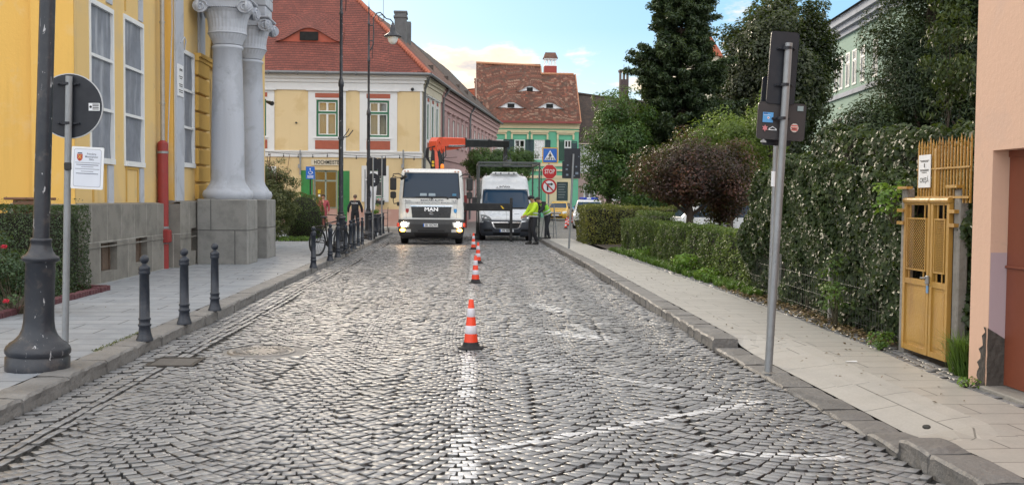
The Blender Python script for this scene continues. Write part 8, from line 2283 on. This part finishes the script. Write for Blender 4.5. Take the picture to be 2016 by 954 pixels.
# ---- ordinary cars
def sedan(label, loc, rz, paint, L=4.3, W=.86, H=1.48, name='parked_car', bar=False, dark_low=False, group=None, van=False, plate='SB 08 TAX'):
    T = thing(name, label, 'car', loc, rz, group)
    hw = W
    lv = [(.18, .14, L - .1, hw - .06, .25), (.32, .03, L - .02, hw - .01, .32), (.50, .0, L, hw, .34), (.66, .03, L, hw, .34), (.74, .14, L - .02, hw - .01, .32), (.82, .45, L - .05, hw - .03, .28), (.90, .85, L - .15, hw - .04, .25),
          (.96, 1.05, L - .35, hw - .06, .22), (H - .22, 1.62, L - .75, hw - .20, .2), (H - .08, 1.85, L - 1.0, hw - .25, .2), (H - .02, 2.05, L - 1.2, hw - .30, .2), (H, 2.3, L - 1.45, hw - .38, .2)]
    s_ = Shell(lv)
    mb = MB(); s_.body(mb); bd = mb.build('body', paint, T)
    mb = MB(); s_.front(mb, [(.985, -(hw - .17), hw - .17), (H - .13, -(hw - .29), hw - .29)], .006); mb.build('windscreen', m_wind, bd)
    for s in (-1, 1):
        mb = MB(); s_.side(mb, s, [(.98, 1.35, L - .6), (H - .14, 1.85, L - 1.05)], .005); mb.build('side_window', m_wind, bd)
        mb = MB(); s_.front(mb, [(.56, *sorted((s * (hw - .30), s * (hw - .05)))), (.66, *sorted((s * (hw - .34), s * (hw - .03)))), (.73, *sorted((s * (hw - .28), s * (hw - .04))))], .008, nx=8); mb.build('headlight', m_lens, bd)
        mb = MB(); mb.cbox(*sorted((s * (hw - .02), s * (hw + .14))), 1.25, 1.36, .92, 1.06, .03); mb.build('mirror', m_dark, bd)
        road_wheel(T, s * (hw - .10), .85, .31, .20, s, m_chrome); road_wheel(T, s * (hw - .10), L - .85, .31, .20, s, m_chrome)
    mb = MB(); s_.front(mb, [(.53, -.42, .42), (.68, -.46, .46)], .008); mb.build('grille', m_black, bd)
    mb = MB(); s_.front(mb, [(.60, -.42, .42), (.62, -.42, .42)], .014); mb.ball((0, s_.fy(0, .61, .01), .61), .05, 10, (1, .3, 1)); mb.build('grille_bar', m_chrome, bd)
    mb = MB(); s_.front(mb, [(.24, -.5, .5), (.36, -.55, .55)], .006)
    if dark_low: s_.front(mb, [(.20, -(hw - .12), hw - .12), (.48, -(hw - .06), hw - .06)], .010)
    mb.build('lower_grille', m_vb, bd)
    mb = MB(); y_ = s_.fy(0, .44, .012); mb.prism(rrect(0, .44, .52, .11, .01), y_ - .006, y_); mb.mat = 1; mb.text(plate, .09, (0, y_ - .01, .44), bold=.02, mat=1) if plate else None; mb.build('number_plate', [m_signwhite, m_signblack], bd)
    if bar:
        mb = MB(); mb.cbox(-.55, .55, 2.3, 2.55, H + .03, H + .13, .03); mb.cbox(-.3, .3, 2.3, 2.5, H - .02, H + .04, .01); lb = mb.build('light_bar', P('police_blue', (.02, .06, .42), .25), T)
        mb = MB(); mb.cbox(-.12, .12, 2.29, 2.3, H + .04, H + .12, .002); mb.build('light_bar_centre', m_signwhite, lb)
    return T
q = at(1100, 428, 78); sedan('yellow taxi parked in the square behind the workers', (q.x - .25, 78, 0), R(-14), carpaint('taxi_yellow', (.62, .37, .03)), plate='')
q = at(1126, 420, 88); sedan('light blue car parked behind the yellow taxi', (q.x + .1, 87, 0), R(-32), carpaint('car_blue', (.10, .28, .50)), plate='')
q = at(1164, 440, 56); sedan('white police car with a blue light bar half hidden behind the corner hedge', (at(1161, 430, 56).x, 56, 0), R(-6), carpaint('car_white', (.66, .67, .68)), 4.4, .92, 1.62, 'police_car', True, True, plate='')
T = sedan('white car with a sloping bonnet parked behind the long hedge under the plum tree', (5.85, 31.6, .1), R(-90), carpaint('car_white', (.66, .67, .68)), 4.4, .9, 1.85, dark_low=True, plate='')
# ================================================================== PEOPLE
def skin_mesh(chains, sub=2):
    """chains: list of lists of (point, radius); shared points join (rounded); first point is the root"""
    vs = []; rs = []; es = []; idx = {}
    for ch in chains:
        prev = None
        for p, r in ch:
            k = tuple(round(c, 4) for c in p)
            if k not in idx: idx[k] = len(vs); vs.append(p); rs.append(r)
            if prev is not None and prev != idx[k]: es.append((prev, idx[k]))
            prev = idx[k]
    me = bpy.data.meshes.new('s'); me.from_pydata(vs, es, [])
    o = bpy.data.objects.new('s', me); C.objects.link(o)
    m = o.modifiers.new('skin', 'SKIN'); m.use_smooth_shade = True
    for i, sv in enumerate(me.skin_vertices[0].data):
        sv.radius = rs[i] if isinstance(rs[i], tuple) else (rs[i], rs[i]); sv.use_root = (i == 0)
    o.modifiers.new('sub', 'SUBSURF').levels = sub
    dg = bpy.context.evaluated_depsgraph_get()
    nm = bpy.data.meshes.new_from_object(o.evaluated_get(dg))
    bpy.data.objects.remove(o); bpy.data.meshes.remove(me)
    return nm
def link_mesh(nm, name, mats, parent):
    nm.name = name; nm.materials.clear()
    for m in (mats if isinstance(mats, (list, tuple)) else [mats]): nm.materials.append(m)
    o = bpy.data.objects.new(name, nm); C.objects.link(o)
    if parent is not None: o.parent = parent
    return o
m_skin = P('skin', (.46, .25, .17), .55, 0, .08, 12)
def V3(a): return Vector(a)
def person(label, loc, rz, J, top, trousers, shoes, hair, tz=1.0, vest=None, cap=None, coat_len=.0, hood=False, bulk_=1.0, back_text=None, facing_eyes=True, stripes=False, sleeve=None):
    """J: joints in metres for a 1.75 m figure: x to the figure's left.. front is -y"""
    T = thing('person', label, 'person', loc, rz)
    j = {k: Vector(v) for k, v in J.items()}
    hd = j['head']; nk = j['neck']; up = (hd - nk).normalized(); fw = j.get('face', Vector((0, -1, 0))).normalized()
    ch = []
    pel, sp, chs = j['pelvis'], j['spine'], j['chest']
    ch.append([(pel, (.145, .11)), (sp, (.135, .10)), (chs, (.165, .115)), (nk, .058), (nk.lerp(hd, .45), .055), (hd - up * .035, (.072, .078)), (hd + up * .03, (.078, .092)), (hd + up * .085, (.062, .075))])
    for s in ('L', 'R'):
        sg = 1 if s == 'L' else -1
        ch.append([(chs, (.165, .115)), (j['sho' + s], .062), (j['sho' + s].lerp(j['elb' + s], .5), .050), (j['elb' + s], .040), (j['elb' + s].lerp(j['wri' + s], .4), .038), (j['wri' + s], .026)])
        d_ = (j['wri' + s] - j['elb' + s]).normalized(); pm = j['wri' + s] + d_ * .055
        side = d_.cross(Vector((1, 0, 0)));
        side = Vector((0, -1, 0)) if side.length < .2 else side.normalized()
        side = (side - d_ * side.dot(d_)).normalized(); nrm_ = d_.cross(side)
        ch.append([(j['wri' + s], .026), (pm, (.034, .018))])
        for f, ln in ((-1.5, .060), (-.5, .072), (.5, .068), (1.5, .052)):
            b0 = pm + side * f * .018 + d_ * .02
            ch.append([(pm, (.034, .018)), (b0, .0095), (b0 + d_ * ln * .5 + nrm_ * .006 * sg, .0088), (b0 + d_ * ln * .9 + nrm_ * .024 * sg, .0075)])
        tb = pm - d_ * .03 + side * .035
        ch.append([(pm, (.034, .018)), (tb, .011), (tb + d_ * .03 + side * .014, .010), (tb + d_ * .055 + side * .012, .008)])
        ch.append([(pel, (.145, .11)), (j['hip' + s], .092), (j['hip' + s].lerp(j['kne' + s], .5), .078), (j['kne' + s], .056), (j['kne' + s].lerp(j['ank' + s], .35), .055), (j['ank' + s], .038)])
    # nose and ears grow out of the head
    ch.append([(hd + up * .03, (.078, .092)), (hd + fw * .088 - up * .005, .016)])
    nm = skin_mesh(ch, 2)
    link_mesh(nm, 'body', m_skin, T)
    rt = fw.cross(up)
    mb = MB()
    for s in (-1, 1):
        e = hd + fw * .078 + rt * s * .031 + up * .022; mb.ball(e, .0085, 8)
        mb.tube([e + up * .018 - rt * .014, e + up * .021 + fw * .003, e + up * .017 + rt * .014], .003, 5)
    mb.tube([hd + fw * .078 - up * .045 - rt * .022, hd + fw * .084 - up * .046, hd + fw * .078 - up * .045 + rt * .022], .0045, 5)
    mb.build('face_features', P('dark_feature', (.05, .025, .02), .6), T)
    mb = MB()
    for s in (-1, 1): mb.ball(hd + rt * s * .080 + up * .005, .026, 8, (.4, .7, 1.1))
    mb.build('ear', m_skin, T)
    # hair or cap: a shell over the crown and back of the head
    def cap_shell(name, mat, r_, lo, brim=False):
        mb = MB(); Q = Matrix((rt, -fw, up)).transposed().to_4x4(); mb.M = Matrix.Translation(hd + up * .03) @ Q
        mb.grid(20, 10, lambda u, v: (r_ * .93 * math.sin(PI * .62 * v + .001) * math.cos(2 * PI * u), r_ * 1.08 * math.sin(PI * .62 * v + .001) * math.sin(2 * PI * u) + .008,
                                      r_ * (math.cos(PI * (.62 if math.sin(2 * PI * u) > -.25 else lo) * v))))
        if brim: mb.grid(10, 3, lambda u, v: (.075 * math.cos(PI * u) * (1 - .2 * v), -(.07 + .075 * v) * (.35 + .65 * math.sin(PI * u)), .012 - .012 * v))
        return mb.build(name, mat, T)
    if cap: cap_shell('cap', cap, .108, .48, True)
    else: cap_shell('hair', hair, .103, .38)
    b = bulk_
    # jacket and sleeves
    ch = [[(pel + (sp - pel) * (-.22 - coat_len), (.178 * b, .148 * b)), (sp, (.160 * b, .128 * b)), (chs, (.182 * b, .138 * b)), (nk - up * .01, .075)]]
    for s in ('L', 'R'):
        ch.append([(chs, (.182 * b, .138 * b)), (j['sho' + s], .078 * b), (j['sho' + s].lerp(j['elb' + s], .5), .068 * b), (j['elb' + s], .060 * b), (j['elb' + s].lerp(j['wri' + s], .5), .052 * b), (j['wri' + s] - (j['wri' + s] - j['elb' + s]).normalized() * .01, .040 * b)])
    nm = skin_mesh(ch, 2)
    jk = link_mesh(nm, 'jacket', sleeve or top, T) if vest else link_mesh(nm, 'jacket', top, T)
    if vest:
        ch = [[(pel + (sp - pel) * (-.20 - coat_len), (.184 * b, .154 * b)), (sp, (.170 * b, .138 * b)), (chs, (.190 * b, .148 * b)), (nk - up * .03, .070)], [(chs, (.190 * b, .148 * b)), (j['shoL'] * .92 + chs * .08, .078 * b)], [(chs, (.190 * b, .148 * b)), (j['shoR'] * .92 + chs * .08, .078 * b)]]
        jk = link_mesh(skin_mesh(ch, 2), 'hi_vis_vest', vest, T)
    if stripes:
        m_ref = P('reflective_tape', (.55, .57, .58), .3, .2, .05)
        mb = MB(); ax = (chs - pel).normalized()
        for f in (.12, .42):
            c_ = pel.lerp(chs, f); q_ = ax.to_track_quat('Z', 'Y').to_matrix().to_4x4(); mb.M = Matrix.Translation(c_) @ q_
            mb.grid(28, 1, lambda u, v: (.192 * b * math.cos(2 * PI * u), .160 * b * math.sin(2 * PI * u), -.022 + .044 * v))
        mb.M = None; mb.build('reflective_band', m_ref, T)
    # trousers
    ch = [[(pel, (.165, .135)), (pel.lerp(sp, .8), (.158, .125))]]
    for s in ('L', 'R'):
        ch.append([(pel, (.165, .135)), (j['hip' + s], .115), (j['hip' + s].lerp(j['kne' + s], .5), .100 * tz), (j['kne' + s], .078 * tz), (j['kne' + s].lerp(j['ank' + s], .5), .066 * tz), (j['ank' + s] + Vector((0, 0, .0)), .054 * tz)])
    link_mesh(skin_mesh(ch, 2), 'trousers', trousers, T)
    for s in ('L', 'R'):
        a = j['ank' + s]; t = j['toe' + s]; d_ = (t - a); d_.z = 0; d_.normalize()
        mb = MB(); q_ = Matrix((Vector((d_.y, -d_.x, 0)), -d_, Vector((0, 0, 1)))).transposed().to_4x4(); mb.M = Matrix.Translation((a.x, a.y, a.z - .095)) @ q_
        mb.ball((0, -.06, .035), .1, 14, (.48, 1.35, .5)); mb.ball((0, .01, .075), .07, 12, (.72, .95, .8)); mb.prism([(.045 * math.cos(t_ / 10 * PI), -.06 + .13 * math.sin(t_ / 10 * PI)) for t_ in range(20)], -.004, .016, 'z')
        mb.build('shoe', shoes, T)
    if back_text:
        mb = MB(); bc = chs.lerp(nk, .25) ; mb.text(back_text, .085, (bc.x, -(bc.y + .148 * b), bc.z - .02), bold=.02)
        mb.M = None; mb.v = [(-x, -y, z_) for x, y, z_ in mb.v]; mb.build('back_lettering', m_signwhite, T)
    return T
base = dict(pelvis=(0, 0, .95), spine=(0, .01, 1.12), chest=(0, .01, 1.32), neck=(0, .01, 1.48), head=(0, -.02, 1.62),
            shoL=(.19, .01, 1.41), elbL=(.25, .03, 1.13), wriL=(.24, -.05, .88), shoR=(-.19, .01, 1.41), elbR=(-.25, .03, 1.13), wriR=(-.24, -.05, .88),
            hipL=(.095, 0, .90), kneL=(.11, -.03, .50), ankL=(.11, .01, .095), toeL=(.13, -.13, .035), hipR=(-.095, 0, .90), kneR=(-.11, -.03, .50), ankR=(-.11, .01, .095), toeR=(-.13, -.13, .035))
hv = P('hi_vis_yellow', (.44, .66, .02), .7, 0, .08, 5); hvg = P('hi_vis_green', (.24, .60, .05), .7, 0, .08, 5)
m_nav = P('dark_uniform', (.012, .014, .020), .8, 0, .3, 6); m_shoe = P('black_shoe', (.012, .012, .012), .45)
m_hair = P('dark_hair', (.018, .013, .010), .7)
# worker 1: standing at the van corner, working at its front wheel, turned towards the van (left), head down
j1 = dict(base); j1.update(head=(.0, -.07, 1.60), face=(0, -1, -.45), elbL=(.24, -.16, 1.16), wriL=(.15, -.36, 1.02), elbR=(-.23, -.14, 1.14), wriR=(-.14, -.34, .98), toeL=(.12, -.14, .035),
           kneL=(.12, -.06, .50), ankL=(.14, .08, .095), kneR=(-.12, -.03, .5), ankR=(-.12, -.06, .095), toeR=(-.13, -.2, .035))
j1['toeL'] = (.15, -.06, .035)
q = gr(1052, 483, 0)
person('worker in bright yellow hi-vis jacket and dark cap beside the white van front', (q.x + .02, q.y + .9, .0), R(-68), j1, hv, m_nav, m_shoe, m_hair, 1.15, cap=m_nav, bulk_=1.08, stripes=True)
T1 = [o for o in bpy.data.objects if o.name.startswith('person')][-1]
# worker 2: bending to the van side
j2 = dict(base); j2.update(pelvis=(0, .10, .93), spine=(0, .04, 1.10), chest=(0, -.08, 1.26), neck=(0, -.19, 1.38), head=(0, -.29, 1.46), face=(0, -1, -.75), shoL=(.19, -.12, 1.33), elbL=(.24, -.22, 1.08), wriL=(.17, -.42, .98), shoR=(-.19, -.12, 1.33), elbR=(-.24, -.20, 1.06), wriR=(-.15, -.40, .92),
           hipL=(.095, .10, .88), hipR=(-.095, .10, .88), kneL=(.11, .02, .49), kneR=(-.11, .10, .49), ankL=(.11, -.03, .095), toeL=(.12, -.18, .035), ankR=(-.12, .2, .095), toeR=(-.13, .06, .035))
q = gr(1073, 470, .12)
person('worker in green hi-vis vest over black sleeves bending in front of the ladder', (q.x, q.y, .10), R(-75), j2, m_nav, m_nav, m_shoe, m_hair, .95, vest=hvg, sleeve=m_nav, bulk_=1.05, stripes=True)
# man in pink red tracksuit walking out of the green doorway
j3 = dict(base); j3.update(kneL=(.10, -.14, .52), ankL=(.10, -.10, .12), toeL=(.11, -.25, .06), ankR=(-.09, .14, .11), kneR=(-.10, .02, .5), toeR=(-.10, .02, .04), elbL=(.25, .08, 1.14), wriL=(.25, .02, .90), wriR=(-.24, -.1, .9), elbR=(-.26, .0, 1.13))
q = at(637, 441, 50.2)
red = P('faded_red_tracksuit', (.36, .075, .09), .8, 0, .12, 5); red2 = P('darker_red_trousers', (.26, .05, .065), .8, 0, .12, 5)
person('man in a faded red tracksuit with short hair walking in front of the green doorway', (q.x, 50.2, .0), R(-12), j3, red, red2, P('white_shoe', (.5, .48, .46), .6), m_hair, .9, bulk_=.95)
# policeman seen from behind
j4 = dict(base); j4.update(elbL=(.31, .03, 1.14), wriL=(.33, -.06, .90), elbR=(-.31, .03, 1.14), wriR=(-.33, -.06, .90), ankL=(.14, .0, .095), ankR=(-.13, .06, .095), kneL=(.13, -.03, .5), kneR=(-.12, -.02, .5))
q = at(703, 436, 49.5)
person('policeman in a dark uniform with white lettering on the back, seen from behind', (q.x, 48.5, .0), R(180), j4, m_nav, m_nav, m_shoe, P('short_brown_hair', (.09, .06, .045), .8), 1.1, bulk_=1.12, back_text='POLIȚIA')
# the ladder
q = gr(1086, 470, .12)
T = thing('stepladder', 'small aluminium stepladder standing behind the bending worker', 'ladder', (q.x, q.y + .5, .12), R(10))
mb = MB()
for s in (-1, 1):
    mb.tube([(s * .24, -.05, 0), (s * .17, .12, 1.15)], .018, 6); mb.tube([(s * .24, .45, 0), (s * .17, .14, 1.15)], .014, 6)
mb.build('side_rails', m_galv, T)
for k in range(4):
    f = (k + .7) / 4.3; mb = MB(); w_ = .24 - .07 * f; y_ = -.05 + .17 * f
    mb.cbox(-w_, w_, y_ - .03, y_ + .05, 1.15 * f - .012, 1.15 * f + .012, .004); mb.build('step', m_galv, T)
mb = MB(); mb.tube([(-.17, .13, 1.15), (-.16, .14, 1.3), (.16, .14, 1.3), (.17, .13, 1.15)], .014, 6); mb.build('hand_rail', m_galv, T)
